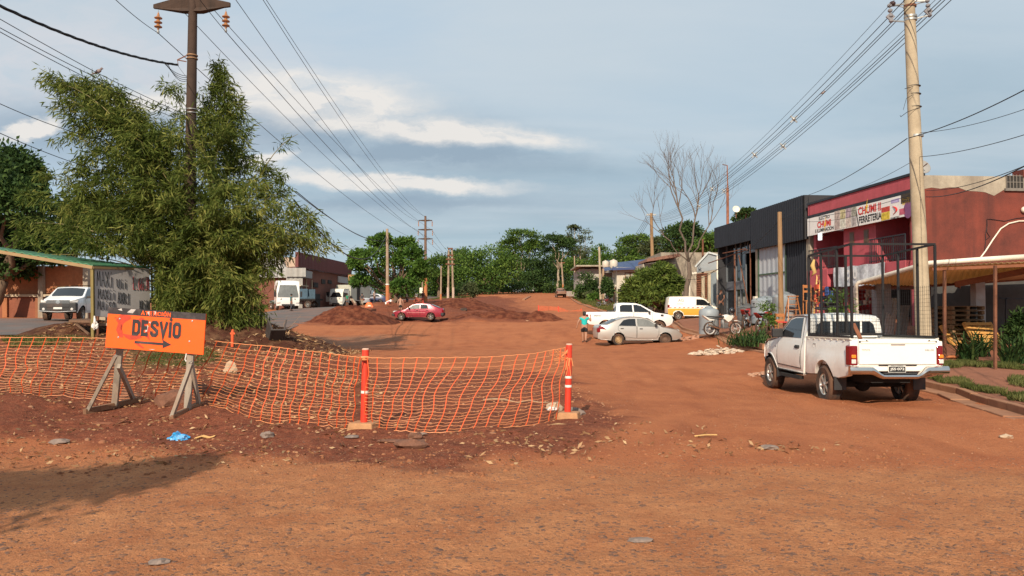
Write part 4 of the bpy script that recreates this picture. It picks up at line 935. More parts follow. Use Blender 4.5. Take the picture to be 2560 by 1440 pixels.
    def mirror(s, x, z, y, mat, sz=(.10,.22,.17)):
        for sg in (1,-1):
            mb = MB(); mb.box((x,sg*(y+.14),z), sz); mb.bar((x+.02,sg*(y-.05),z-.06),(x+.02,sg*(y+.08),z-.05),.04); mb.obj('mirror', mat, s.r, world=False, bevel=.03)
def wfun(hw, belt, zb, xf, xr, tumble=.22, tf=.16, tr=.10, sill=.07, shoulder=.03, lf=1.1, lr=.9):
    """half-width of a car at (x, z)"""
    zm = zb+(belt-zb)*.55
    def W(x, z):
        w = hw
        t = max(0,(x-(xf-lf))/lf); w -= tf*t**2.2
        t = max(0,((xr+lr)-x)/lr); w -= tr*t**2.2
        if z < zm: w -= sill*((zm-z)/(zm-zb))**2
        elif z < belt: w -= shoulder*((z-zm)/(belt-zm))**2
        else: w -= shoulder+tumble*(z-belt)*.75+.18*tumble*(z-belt)**2
        return w
    return W
def textloc(s, c, u, v, w, hg, mat, root, off=.004, bold=0.0): return text(s, 'lettering', c, u, v, w, hg, mat, root, off=off, bold=bold, local=True)
# ---------------------------------------------------------------- the white single-cab pickup with the cage
WHITE = paint('white_paint', (.76,.75,.71), .62)
PX, PY = 7.17, 15.8; hd = R(91.2)
pk = thing('pickup_truck', 'white single cab pickup parked by the kerb with its tailgate facing the viewer', 'pickup truck', (PX,PY,h(PX,PY+1.5)-.03), hd)
Wp = wfun(.89, 1.08, .48, 3.95, -1.25, tumble=.24, tf=.20, tr=.03, sill=.05, shoulder=.035, lf=1.2)
C = Car(pk, Wp, .89); RW = .385; WB = 3.085
C.arches = ((0,RW,.46),(WB,RW,.46))
cabout = [(1.05,.50)]+arch(WB,RW,.455,.50)[::-1]+[(3.62,.48),(3.90,.52),(3.98,.70),(3.96,.92),(3.86,1.06),(3.40,1.17),(2.72,1.24),(2.05,1.70),(1.80,1.755),(1.35,1.765),(1.12,1.74),(1.02,1.66),(1.00,1.24)]
C.body(cabout, WHITE, crown=.045, xbulge=.05)
bedout = [(-1.17,.78),(-1.0,.62),(-.62,.55)]+arch(0,RW,.47,.55)[::-1]+[(.9,.52),(.985,.54),(.985,1.285),(-1.10,1.315),(-1.17,1.30)]
# bed: flanks (outer and inner skin), floor, front wall, rear posts
mb = MB()
sd_ = []
n = len(bedout)
gx, gz = np.meshgrid(np.arange(-1.1,1,.15), np.arange(.6,1.3,.13)); sdd = sdist(gx,gz,bedout)
ins = [V((gx[i],gz[i])) for i in zip(*np.where(sdd > .05))]
vs, es, fs, *_ = delaunay_2d_cdt([V(p) for p in bedout]+ins, [(i,(i+1)%n) for i in range(n)], [list(range(n))], 1, 1e-5)
for sg in (1,-1):
    o = len(mb.v)
    for q in (0,-.10):
        for p in vs:
            flare = .025*math.exp(-((math.hypot(p.x,p.y-RW)-.52)/.09)**2)
            mb.v.append((p.x, sg*(Wp(p.x,min(p.y,1.08))+q+flare-(.0 if p.y < 1.08 else .012*(p.y-1.08)/.2)), p.y))
    m = len(vs)
    for f in fs: mb.f.append(tuple(i+o for i in (f if sg < 0 else f[::-1]))); mb.m.append(0); mb.f.append(tuple(i+o+m for i in (f if sg > 0 else f[::-1]))); mb.m.append(0)
    for i in range(n): j = (i+1)%n; mb.f.append((i+o,j+o,j+o+m,i+o+m) if sg > 0 else (j+o,i+o,i+o+m,j+o+m)); mb.m.append(0)
mb.box((.93,0,1.03), (.08,1.6,.45)); mb.box((-.1,0,.80), (2.1,1.6,.06))
mb.box((-1.14,.80,.98),(.08,.14,.6)); mb.box((-1.14,-.80,.98),(.08,.14,.6))
mb.obj('bed', WHITE, pk, smooth=True, world=False, bevel=.012)
mb = MB()
for sg in (1,-1):
    mb = MB()
    for i in range(7): mb.box((-.85+i*.28, sg*.845, 1.29-.004*i), (.06,.03,.022))
    mb.bar((-1.1,sg*.82,1.325),(.96,sg*.82,1.295),.06,.03)
    mb.obj('bed_rail', M('rail_cream', (.60,.56,.48), .6), pk, world=False)
# tailgate, pressed panel with its handle and badges
mb = MB(); mb.box((-1.205,0,1.085), (.055,1.46,.475)); tg = mb.obj('tailgate', paint('tailgate_paint', (.78,.755,.69), .22), pk, world=False, bevel=.018)
mb = MB(); mb.box((-1.236,0,1.262), (.02,1.42,.05)); mb.obj('top_pressing', MATS['tailgate_paint'], tg, world=False, bevel=.01)
mb = MB(); mb.box((-1.238,-.0,1.225), (.02,.27,.035)); mb.obj('handle', M('handle_grey', (.32,.29,.27), .5), tg, world=False, bevel=.012)
mb = MB(); 
for sg in (1,-1): mb = MB(); mb.bar((-1.236,sg*.73,1.275),(-1.236,sg*.55,1.268),.018,.03); mb.bar((-1.236,sg*.60,1.30),(-1.236,sg*.55,1.27),.012,.02); mb.obj('latch', PLAST, tg, world=False)
YL, ZU = V((0,-1,0)), V((0,0,1))
GREYT = M('badge_grey', (.16,.16,.17), .4, .6)
textloc('TOYOTA', V((-1.233,.685,1.105)), YL, ZU, .16, .032, GREYT, tg, .002, .01); textloc('HILUX', V((-1.233,-.51,1.10)), YL, ZU, .17, .036, GREYT, tg, .002, .015)
for sg in (1,-1):
    lam = MB(); pl = [(-.02,.80),(.025,.86),(.045,1.0),(.04,1.14),(.015,1.205),(-.025,1.20)]
    def lampbox(z0, z1, d=0.0):
        q = MB(); yo, yi = sg*.905, sg*.745
        q.prism([V((-1.03,yo,z0)),V((-1.17-d,yo-sg*.02,z0)),V((-1.215-d,yo-sg*.06,z0)),V((-1.215-d,yi,z0)),V((-1.1,yi,z0)),V((-1.03,yi,z0))], V((0,0,0)), V((0,0,z1-z0))); return q
    tl = lampbox(.83,1.20).obj('tail_lamp', REDL, pk, world=False, bevel=.02)
    q = MB(); q.box((-1.213,sg*.825,1.0), (.02,.085,.065)); q.obj('indicator_lens', AMBL, tl, world=False, bevel=.01)
    q = MB(); q.box((-1.213,sg*.825,.905), (.02,.085,.08)); q.obj('reverse_lens', CLRL, tl, world=False, bevel=.01)
mb = MB(); mb.box((-1.16,0,.80), (.08,1.66,.11)); mb.box((-1.17,0,.755),(.07,1.4,.07)); mb.obj('rear_valance', MATS['tailgate_paint'], pk, world=False, bevel=.015)
mb = MB(); mb.box((-1.215,0,.842), (.03,.72,.03)); mb.obj('valance_slot', UNDER, pk, world=False, bevel=.01)
pl_ = MB(); pl_.box((-1.222,.02,.77), (.012,.33,.135)); po = pl_.obj('number_plate', PLATEW, pk, world=False)
q = MB(); q.box((-1.230,.02,.762), (.006,.31,.10)); q.obj('plate_field', PLATE, po, world=False)
textloc('JSS·072', V((-1.234,.155,.73)), YL, ZU, .27, .062, PLATEW, po, .001, .02); textloc('REPUBLICA ARGENTINA', V((-1.229,.135,.817)), YL, ZU, .23, .014, PLATE, po, .001, .0)
# chrome bumper: two raised ends and a dropped step
mb = MB(); ys_ = np.linspace(-.93,.93,41); pr_ = [(0,.0),(.035,.02),(.05,.075),(.03,.125),(0,.14),(-.05,.14),(-.05,0)]
for y in ys_:
    a = abs(y); st = smooth(.30,.55,np.array(a)); zo = .585+.085*float(st); hgt = .09+.06*float(st); xo = -1.31+.05*(a/.93)**4
    for (dx,dz) in pr_: mb.v.append((xo-dx, y, zo+dz/.14*hgt))
kk = len(pr_)
for i in range(len(ys_)-1):
    for j in range(kk): j2 = (j+1)%kk; mb.f.append((i*kk+j,(i+1)*kk+j,(i+1)*kk+j2,i*kk+j2)); mb.m.append(0)
mb.f.append(tuple(range(kk))); mb.f.append(tuple((len(ys_)-1)*kk+j for j in range(kk-1,-1,-1))); mb.m += [0,0]
bp_ = mb.obj('rear_bumper', CHROME, pk, smooth=True, world=False)
mb = MB(); mb.box((-1.30,0,.69), (.10,.62,.02));  mb.obj('step_pad', PLAST, bp_, world=False)
# glass
C.side([(1.30,1.26),(2.58,1.255),(2.05,1.64),(1.80,1.69),(1.36,1.70)], CGLASS, 'side_window')
mb = MB(); pts = [(.62,1.30),(.50,1.66),(.40,1.70)]
bw_ = [V((1.0,y,z)) for y, z in ((-.66,1.32),(.66,1.32),(.60,1.56),(.52,1.63),(-.52,1.63),(-.60,1.56))]
mb.prism(bw_, V((-.075,0,0)), V((-.02,0,0))); rg = mb.obj('rear_window', CGLASS, pk, world=False)
mb = MB()
for y in (-.32,0.0,.32): mb.box((.915,y,1.475), (.02,.035,.33))
mb.bar((.915,-.66,1.31),(.915,.66,1.31),.05,.03); mb.obj('window_bars', WHITE, rg, world=False)
C.across((2.66,1.265),(2.09,1.685),.74,.60,CGLASS,'windscreen')
C.seam([(1.22,.60),(1.18,1.22),(1.24,1.72),(1.80,1.725),(2.06,1.68),(2.63,1.25),(2.60,.95),(2.58,.62)], closed=True); C.seam([(2.60,1.22),(3.4,1.13),(3.9,1.0)])
C.seams()
for sg in (1,-1):
    d = C.side([(1.24,.62),(1.20,1.21),(2.62,1.215),(2.585,.95),(2.56,.64)], WHITE, 'door', lift=.007, sides=(sg,))[0]
    mb = MB(); yy_ = sg*(Wp(1.42,1.06)+.02); mb.box((1.42,yy_,1.06), (.20,.04,.045)); mb.box((1.42,sg*(Wp(1.42,1.06)+.008),1.06),(.24,.012,.08)); mb.obj('handle', PLAST, d, world=False, bevel=.01)
C.side([(.22,1.02),(.36,1.02),(.37,1.18),(.21,1.19)], M('fuel_flap', (.70,.69,.65), .4), 'fuel_flap', lift=.005, sides=(1,)) if False else None
mb = MB(); mb.v = []; 
for a, b in (((.05,1.00),(.05,1.17)),((.05,1.17),(.19,1.17)),((.19,1.17),(.19,1.04)),((.19,1.04),(.13,1.0)),((.13,1.0),(.05,1.0))): mb.bar((a[0]+.38,Wp(a[0],1.08)+.001,a[1]), (b[0]+.38,Wp(b[0],1.08)+.001,b[1]), .01,.01)
mb.obj('fuel_flap', M('seam_grey', (.35,.34,.33), .6), pk, world=False)
C.mirror(2.42,1.34,.80,PLAST,(.12,.24,.20))
mb = MB(); mb.bar((1.2,.86,.40),(2.4,.86,.40),.10,.07); mb.bar((1.2,-.86,.40),(2.4,-.86,.40),.10,.07); mb.box((1.2,0,.55),(4.0,.9,.16)); mb.tube([(0,-.75,RW),(0,.75,RW)],.07); mb.tube([(WB,-.75,RW),(WB,.75,RW)],.06); mb.sphere((0,.1,RW),.16); mb.obj('chassis', UNDER, pk, world=False)
for x in (0,WB):
    for sg in (1,-1): wheel(pk, x, sg*.77, RW, .265, .215, 6, 'alloy', ALLOY)
for sg in (1,-1):
    for q in ((-.52,.44,.26),(2.58,.42,.22)): mb = MB(); mb.box((q[0],sg*.78,q[1]), (.02,.24,q[2])); mb.obj('mud_flap', PLAST, pk, world=False)
mb = MB(); mb.box((3.92,0,.6),(.16,1.15,.26)); mb.obj('front_bumper', PLAST, pk, world=False, bevel=.04)
for sg in (1,-1): mb = MB(); mb.box((3.80,sg*.56,.93),(.16,.30,.18)); mb.obj('headlight', CLRL, pk, world=False, bevel=.05)
textloc('TOYOTA', V((-1.233,.685,1.105)), YL, ZU, .01, .003, GREYT, tg) if False else None
textloc('4x4', V((2.78,Wp(2.78,1.02)+.004,1.0)), V((-1,0,0)), ZU, .10, .035, GREYT, pk, .001, .02)
# the cage stands on the bed: a thing of its own
cg = thing('steel_cage', 'tall black square tube cage with wire mesh sides standing on the pickup bed', 'cage', pk.location, hd)
CB = M('cage_black', (.016,.015,.016), .55, .2, var=.3)
zt_c = 3.09; xr_, xf_ = -1.10, .90; yl_ = .80; zb_c = 1.335
mb = MB()
for sg in (1,-1): mb = MB(); mb.bar((xr_,sg*yl_,zt_c+.02),(xf_,sg*yl_,zt_c-.06),.038); mb.obj('frame_rail', CB, cg, world=False); mb = MB(); mb.bar((xr_,sg*yl_,zb_c+.02),(xf_,sg*yl_,zb_c-.01),.045); mb.obj('frame_rail', CB, cg, world=False)
for x, dz in ((xr_,.02),(xf_,-.06)): mb = MB(); mb.bar((x,-yl_,zt_c+dz),(x,yl_,zt_c+dz),.038); mb.obj('frame_rail', CB, cg, world=False)
mb = MB(); mb.bar((xf_,-yl_,zb_c+.02),(xf_,yl_,zb_c+.02),.05); mb.obj('frame_rail', CB, cg, world=False)
for sg in (1,-1):
    for x in (xr_,xr_+.62,xr_+1.36,xf_):
        mb = MB(); f = (x-xr_)/(xf_-xr_); mb.bar((x,sg*yl_,zb_c+.01-.03*f),(x,sg*yl_,zt_c-.0-.08*f),.04); mb.obj('post', CB, cg, world=False)
for y in (.0,): mb = MB(); mb.bar((xf_,y,zb_c),(xf_,y,zt_c-.08),.045); mb.obj('post', CB, cg, world=False)
mb = MB(); rw_ = .0035
for sg in (1,-1):
    z = zb_c+.08
    while z < zb_c+1.0: mb.bar((xr_,sg*yl_,z),(xf_,sg*yl_,z-.03),rw_); z += .075
    x = xr_
    while x < xf_: mb.bar((x,sg*yl_,zb_c),(x,sg*yl_,zb_c+1.0),rw_); x += .075
z = zb_c+.06
while z < zb_c+1.0: mb.bar((xf_,-yl_,z),(xf_,yl_,z),rw_); z += .075
y = -yl_
while y < yl_: mb.bar((xf_,y,zb_c),(xf_,y,zb_c+1.0),rw_); y += .075
mb.obj('wire_mesh', CB, cg, world=False)
mb = MB(); mb.bar((-1.05,.62,1.33),(-.55,.52,1.60),.07,.03); pb = mb.obj('wood_offcut', WOODR, None, world=False); pb.location = pk.location; pb.rotation_euler.z = hd; props(pb, 'red brown wood offcut leaning in the bed of the caged pickup', 'wood piece')
mb = MB(); mb.tube([(xf_-.3,.80,2.93),(xf_-.28,.83,2.80),(xf_-.33,.80,2.66),(xf_-.25,.84,2.58)],[.02,.05,.04,.01],6); pb = mb.obj('yellow_rag', M('rag_yellow', (.50,.34,.12), .9), None, smooth='all', world=False); pb.location = pk.location; pb.rotation_euler.z = hd; props(pb, 'dull yellow rag knotted to the top of the black cage', 'rag')
# ---------------------------------------------------------------- a generic saloon / hatch / double cab seen from the side
def generic(name, label, cat, loc, rot, mat, kind='sedan', scale=1.0, glass=CGLASS, wheelmat=ALLOY, wk='alloy', spokes=5, group=None, wheelmat2=None, detail=True):
    root = thing(name, label, cat, loc, rot, group); root.scale = (scale,)*3
    if kind == 'sedan':       # rear axle at x = 0
        wb, rw, ar = 2.45, .30, .355; hw, belt = .83, .92
        zb = .24
        up = [(3.32,.36),(3.36,.52),(3.28,.66),(3.05,.80),(2.30,.93),(1.62,1.33),(1.25,1.425),(.75,1.45),(.25,1.41),(-.12,1.28),(-.62,1.04),(-.95,1.01),(-1.02,.93),(-1.06,.62),(-1.02,.36)]
        lo = [(-.90,.28)]+arch(0,rw,ar,zb)[::-1]+arch(wb,rw,ar,zb)[::-1]+[(3.10,.26)]
        W = wfun(hw, belt, zb, 3.36, -1.06, .30, .24, .14, .06, .035); ws = (2.22,.955),(1.64,1.34); rs = (-.55,1.07),(-.10,1.30)
        rwin = [(.02,1.005),(.92,.985),(.90,1.35),(.55,1.345),(.28,1.28)]; fwin = [(1.00,.985),(2.05,.96),(1.62,1.27),(1.32,1.345),(.98,1.355)]
        d1 = [(.28,.52),(.30,.44),(.93,.36),(.955,.97),(.0,.985),(-.02,.80)]; d2 = [(.97,.36),(2.0,.36),(2.10,.55),(2.12,.945),(.985,.97)]
    elif kind == 'fastback':
        wb, rw, ar = 2.45, .30, .36; hw, belt = .83, .90; zb = .24
        up = [(3.18,.38),(3.22,.50),(3.18,.60),(2.95,.74),(2.15,.90),(1.55,1.29),(1.2,1.385),(.7,1.41),(.2,1.36),(-.35,1.14),(-.75,1.0),(-.98,.98),(-1.02,.90),(-1.06,.60),(-1.0,.34)]
        lo = [(-.90,.27)]+arch(0,rw,ar,zb)[::-1]+arch(wb,rw,ar,zb)[::-1]+[(3.0,.27)]
        W = wfun(hw, belt, zb, 3.22, -1.06, .30, .24, .14, .06, .035); ws = (2.08,.925),(1.57,1.30); rs = (-.70,1.03),(-.05,1.285)
        rwin = [(.20,.965),(.86,.955),(.85,1.30),(.5,1.295),(.28,1.25)]; fwin = [(.93,.955),(1.98,.935),(1.52,1.235),(1.25,1.30),(.92,1.31)]
        d1 = [(.30,.5),(.36,.42),(.88,.36),(.90,.94),(.16,.95),(.10,.8)]; d2 = [(.92,.36),(1.95,.36),(2.03,.55),(2.05,.92),(.925,.94)]
    elif kind == 'pickup':
        wb, rw, ar = 3.20, .375, .45; hw, belt = .92, 1.16; zb = .42
        up = [(4.02,.62),(4.08,.82),(4.0,1.02),(3.80,1.13),(2.95,1.26),(2.15,1.70),(1.85,1.80),(1.2,1.83),(.75,1.81),(.66,1.75),(.62,1.30),(.58,1.28),(-1.12,1.26),(-1.18,1.22),(-1.18,.68)]
        lo = [(-1.0,.55),(-.60,.50)]+arch(0,rw,ar,.48)[::-1]+arch(wb,rw,ar,zb)[::-1]+[(3.85,.48)]
        W = wfun(hw, belt, zb, 4.08, -1.18, .26, .24, .04, .06, .035); ws = (2.88,1.285),(2.17,1.715); rs = (.60,1.36),(.66,1.74)
        rwin = [(.85,1.30),(1.62,1.29),(1.58,1.72),(.98,1.715),(.85,1.64)]; fwin = [(1.70,1.29),(2.72,1.275),(2.13,1.645),(1.85,1.72),(1.66,1.73)]
        d1 = [(.78,.56),(1.63,.52),(1.66,1.27),(.72,1.28)]; d2 = [(1.68,.52),(2.55,.52),(2.78,.75),(2.80,1.26),(1.70,1.27)]
    elif kind == 'van':
        wb, rw, ar = 2.69, .31, .37; hw, belt = .85, 1.12; zb = .28
        up = [(3.42,.40),(3.46,.60),(3.36,.80),(2.95,.98),(2.62,1.08),(2.02,1.62),(1.65,1.76),(1.0,1.80),(-.55,1.78),(-.70,1.70),(-.78,1.1),(-.80,.5)]
        lo = [(-.72,.32)]+arch(0,rw,ar,zb)[::-1]+arch(wb,rw,ar,zb)[::-1]+[(3.2,.3)]
        W = wfun(hw, belt, zb, 3.46, -.8, .14, .22, .05, .05, .03); ws = (2.58,1.11),(2.04,1.61); rs = (-.76,1.2),(-.71,1.62)
        rwin = None; fwin = [(1.36,1.12),(2.45,1.09),(2.02,1.50),(1.80,1.56),(1.38,1.57)]; d1 = None; d2 = [(1.30,.42),(2.15,.42),(2.35,.7),(2.50,1.06),(1.30,1.09)]
    c = Car(root, W, hw); c.arches = ((0,rw,ar),(wb,rw,ar))
    c.body(lo+up, mat, crown=.03, xbulge=.08)
    if rwin: c.side(rwin, CGLASS if not isinstance(glass,tuple) else glass[0], 'side_window')
    c.side(fwin, glass if not isinstance(glass,tuple) else glass[1], 'side_window')
    c.across(ws[0], ws[1], W(*ws[0])-.09, W(*ws[1])-.08, CGLASS, 'windscreen', crown=.05)
    c.across(rs[0], rs[1], W(*rs[0])-.10, W(*rs[1])-.08, CGLASS, 'rear_window', crown=.05)
    if detail:
        for dpoly in (d1, d2):
            if not dpoly: continue
            c.seam(dpoly, closed=True)
            cx = sum(p[0] for p in dpoly)/len(dpoly); cz = sum(p[1] for p in dpoly)/len(dpoly)
            inner = [(cx+(x-cx)*.985, cz+(z-cz)*.98) for x,z in dpoly]
            for sg in (1,-1):
                d = c.side(inner, mat, 'door', lift=.006, sides=(sg,))[0]
                hx = min(p[0] for p in dpoly)+.16; hz = max(p[1] for p in dpoly)-.13
                q = MB(); q.box((hx+.05,sg*(W(hx,hz)+.02),hz),(.16,.035,.04)); q.obj('handle', PLAST if kind != 'pickup' else mat, d, world=False, bevel=.01)
        c.seams()
        c.mirror(ws[0][0]-.28, belt+.11, W(ws[0][0]-.28,belt)-.02, PLAST, (.11,.19,.13))
    zf = up[1][1]; xf = up[1][0]; xr = up[-2][0]
    for sg in (1,-1):
        q = MB(); zl_ = belt-.22 if kind != 'pickup' else .98; xl = xf-.16; y0 = W(xl,zl_)
        q.prism([V((xf-.10,sg*(y0-.38),zl_-.06)),V((xf-.02,sg*(y0-.40),zl_+.0)),V((xf-.12,sg*(y0-.40),zl_+.10)),V((xf-.42,sg*(y0+.012),zl_+.10)),V((xf-.30,sg*(y0+.012),zl_-.08))][::1], V((0,0,0)), V((.05,sg*.02,0))); q.obj('headlight', CLRL, root, world=False, bevel=.02)
        q = MB(); zt_l = belt-.02 if kind in ('sedan','fastback') else 1.16; q.box((xr+.06,sg*(W(xr+.1,zt_l-.12)-.13),zt_l-.13),(.16,.3,.24)); 
        q.obj('tail_lamp', REDL, root, world=False, bevel=.03)
        if kind == 'sedan': c.side([(-1.0,.83),(-.62,.80),(-.80,.97),(-.95,1.0),(-1.0,.98)], REDL, 'tail_lamp', lift=.012, sides=(sg,))
    q = MB(); q.box((xr-.005,0,.62 if kind != 'pickup' else .9),(.02,.44,.12)); q.obj('number_plate', PLATE, root, world=False)
    q = MB(); q.box((xf+.03,0,zf-.05),(.1,1.1,.16)); q.obj('grille', PLAST, root, world=False, bevel=.03)
    for k, x in enumerate((0,wb)):
        for sg in (1,-1): wheel(root, x, sg*(hw-.12), rw, .21 if kind != 'pickup' else .25, rw*.62, spokes, wk, (wheelmat2 if (wheelmat2 and k == 1) else wheelmat))
    c.root = root; c.W = W; return c
SILV = paint('silver_paint', (.43,.42,.395), .28, .35, .34)
b0 = G(1666,857); a0 = G(1532,860)
SD = thing  # (alias keeps the list below readable)
pa = P(1538,858,39.2); sil = generic('silver_sedan', 'dusty silver saloon car with dented doors parked nose to the pavement', 'car', (pa.x,39.2,h(pa.x,39.2)+.0), R(4.5), SILV, 'sedan', .96, (CGLASS,LGLASS), STEELW, 'steel', 12, wheelmat2=M('rusty_steel_wheel', (.13,.075,.05), .7))
pa = P(1511,825,45.5); ran = generic('double_cab_pickup', 'clean white double cab pickup parked behind the silver saloon', 'pickup truck', (pa.x,45.5,h(pa.x+2,45.5)-.07), R(-1), paint('pearl_white', (.74,.73,.72), .25), 'pickup', .95)
textloc('4WD', V((-.72,-ran.W(-.6,1.05)-.004,1.0)), V((1,0,0)), ZU, .44, .12, M('lettering_dark', (.05,.05,.05), .6), ran.r, .003, .02)
q = MB(); q.tube([(.1,-.55,1.29),(.1,-.6,1.36),(.5,-.6,1.36),(.55,-.5,1.30)],.03); q.obj('roll_bar', PLAST, ran.r, world=False)
q = MB(); q.box((3.38,-ran.W(3.2,1.08)-.0,1.08),(.18,.02,.12)); q.obj('wing_vent', CHROME, ran.r, world=False, bevel=.02)
REDP = paint('cherry_paint', (.30,.018,.045), .22, .15, .25)
pa = P(1079,795,66); red = generic('red_sedan', 'cherry red saloon car crossing the dirt with black bumpers', 'car', (pa.x,66,h(pa.x-1.2,66)), R(180), REDP, 'fastback', 1.0, LGLASS, ALLOY, 'alloy', 6)
q = MB(); q.box((3.13,0,.44),(.22,1.5,.22)); q.obj('front_bumper', PLAST, red.r, world=False, bevel=.05)
q = MB(); q.box((-.96,0,.48),(.26,1.56,.26)); q.obj('rear_bumper', PLAST, red.r, world=False, bevel=.05)
for sg in (1,-1): red.side([(.45,.60),(2.0,.60),(2.0,.64),(.45,.64)], M('pink_trim', (.55,.20,.20), .4), 'trim_strip', lift=.015, sides=(sg,))
# white van with a yellow lower half
VANW = paint('van_white', (.80,.78,.70), .15)
pa = P(1688,795,55); van = generic('panel_van', 'white panel van with a yellow lower half parked beside the mango tree', 'van', (pa.x+.1,55,h(pa.x+1,55)), R(-3), VANW, 'van', .91, CGLASS, ALLOY, 'alloy', 7)
VY = M('van_yellow', (.62,.33,.045), .4, var=.08)
van.side([(-.78,.36),(-.40,.36),(-.38,.60),(-.2,.72),(.15,.72),(.38,.55),(.42,.36),(2.28,.36),(2.3,.6),(2.5,.74),(2.9,.74),(3.3,.66),(3.3,.86),(-.78,.86)], VY, 'yellow_panel', lift=.009)
for i in range(9): van.side([(-.7+i*.34,.90),(-.55+i*.34,.90),(-.48+i*.34,.96),(-.63+i*.34,.96)], TXTR, 'stripe_dash', lift=.008, sides=(-1,))
textloc('AG', V((.0,-van.W(.3,1.45)-.002,1.38)), V((1,0,0)), V((0,.10,1)), .42, .22, M('logo_violet', (.10,.04,.12), .5), van.r, .012, .0); van.side([(-.1,1.2),(.35,1.2),(.35,1.225),(-.1,1.225)], PLAST, 'side_rail', sides=(-1,))
# pickup on the asphalt road seen from the front
LP = paint('pickup_white', (.80,.80,.79), .12)
pa = P(150,800,37.5); lp = generic('oncoming_pickup', 'white double cab pickup with a black front bumper stopped behind the bus shelter', 'pickup truck', (P(138,800,36.5).x-.84,40.5,h(P(138,800,36.5).x,38.5)+.03), R(-78), LP, 'pickup', .92)
q = MB(); q.box((4.0,0,.72),(.30,1.74,.46)); q.box((3.92,0,.50),(.3,1.6,.14)); q.obj('front_bumper', PLAST, lp.r, world=False, bevel=.06)
q = MB(); q.box((4.09,0,.98),(.1,1.10,.20)); g_ = q.obj('grille', PLAST, lp.r, world=False, bevel=.03)
q = MB(); q.box((4.15,0,1.02),(.02,1.1,.025)); q.box((4.15,0,.94),(.02,1.1,.025)); q.lathe((4.15,0,.98),[(.10,-.01),(.10,.01),(.001,.012)],16,Matrix.Rotation(PI/2,3,'Y')); q.obj('chrome_bar', CHROME, g_, world=False)
q = MB(); q.box((4.15,.0,.68),(.02,.40,.12)); q.obj('number_plate', PLATEW, lp.r, world=False)
q = MB(); q.tube([(4.12,-.85,.52),(4.15,-.5,.50),(4.16,0,.47),(4.15,.5,.50),(4.12,.85,.52)],.03); q.obj('skid_trim', CHROME, lp.r, world=False)
for sg in (1,-1):
    q = MB(); q.sphere((4.14,sg*.66,.62),(.03,.07,.07)); q.obj('fog_lamp', CLRL, lp.r, world=False)
    q = MB(); q.prism([V((4.10,sg*.56,.94)),V((4.12,sg*.56,1.04)),V((3.88,sg*.86,1.12)),V((3.80,sg*.90,1.08)),V((3.90,sg*.86,.96))],V((0,0,0)),V((.06,0,0))); q.obj('headlight', CLRL, lp.r, world=False, bevel=.02)
# far and half hidden traffic
for px, Y, rot, kind, col, lab, nm in ((1403,150,92,'pickup',(.22,.13,.09),'old brown pickup driving away on the far dirt road','old_pickup'),
        (1328,205,268,'sedan',(.72,.70,.66),'small white car far up the dirt road before the forest','far_car'),(1312,215,180,'sedan',(.22,.30,.40),'pale blue car turning at the far end of the road','far_car'),
        (952,118,182,'sedan',(.03,.05,.12),'dark blue car on the asphalt road behind the concrete pole','blue_car'),(915,124,215,'sedan',(.55,.56,.57),'silver car in the queue behind the box truck','queue_car'),(903,112,150,'sedan',(.62,.62,.62),'pale car nose showing behind the bending worker','queue_car'),(930,128,200,'sedan',(.10,.03,.04),'dark maroon car between the white bus and the blue car','queue_car')):
    generic(nm, lab, 'car' if kind == 'sedan' else 'pickup truck', on(px,Y,.03 if px < 1000 else 0), R(rot), paint('paint_%d' % px, col, .2), kind, 1.0, detail=False)
# ---------------------------------------------------------------- lorries
def lorry_cab(root, x0, hw, ht, mat, zb=.45, L=1.9, tall=False):
    W = lambda x, z: hw-(.05*max(0,(x-x0-L+.4)/.4)**2)-(.04*max(0,z-1.7))
    c = Car(root, W, hw); c.arches = ((x0+L*.48,.5,.58),)
    out = [(x0,zb+.25)]+arch(x0+L*.48,.5,.56,zb+.25)[::-1]+[(x0+L,zb),(x0+L+.05,zb+.6),(x0+L+.02,1.35),(x0+L-.10,ht-.45),(x0+L-.32,ht-.05),(x0+L-.6,ht),(x0+.1,ht),(x0,ht-.1)]
    c.body(out, mat, grid=.25, crown=.04, xbulge=.08, name='cab')
    c.across((x0+L+.015,1.38),(x0+L-.10,ht-.5),hw-.13,hw-.16,CGLASS if not tall else LGLASS,'windscreen',crown=.08)
    c.side([(x0+.55,1.42),(x0+L-.18,1.42),(x0+L-.25,ht-.55),(x0+.6,ht-.55)], CGLASS, 'side_window')
    q = MB(); q.box((x0+L+.06,0,1.12),(.06,hw*1.3,.28)); q.box((x0+L+.08,0,zb+.12),(.06,hw*1.1,.16)); q.obj('grille', PLAST, root, world=False, bevel=.03)
    for sg in (1,-1):
        q = MB(); q.box((x0+L+.06,sg*(hw-.25),zb+.38),(.1,.36,.2)); q.obj('headlight', CLRL, root, world=False, bevel=.04)
        q = MB(); q.box((x0+L+.05,sg*(hw+.16),1.75),(.12,.2,.6)); q.bar((x0+L-.1,sg*(hw-.05),2.0),(x0+L+.05,sg*(hw+.14),2.0),.04); q.obj('mirror', PLAST, root, world=False, bevel=.03)
    return c
CABW = paint('cab_white', (.74,.73,.70), .2)
lo_ = on(694,86,.03); lor = thing('flatbed_lorry', 'big white lorry with a flat load bed and blue side boards beside the bamboo', 'lorry', (lo_.x-.2,lo_.y+3.4,lo_.z), R(-68))
lorry_cab(lor, 1.3, 1.25, 3.25, CABW, .45, 2.1, True)
q = MB(); q.box((-2.2,0,1.0),(7.2,2.4,.25)); q.box((-2.2,0,.8),(7.0,.9,.3)); q.obj('load_bed', M('bed_steel', (.14,.20,.22), .7, var=.2), lor, world=False)
q = MB(); q.box((.9,0,1.8),(.15,2.4,1.6)); q.obj('headboard', M('teal_board', (.05,.13,.15), .6), lor, world=False)
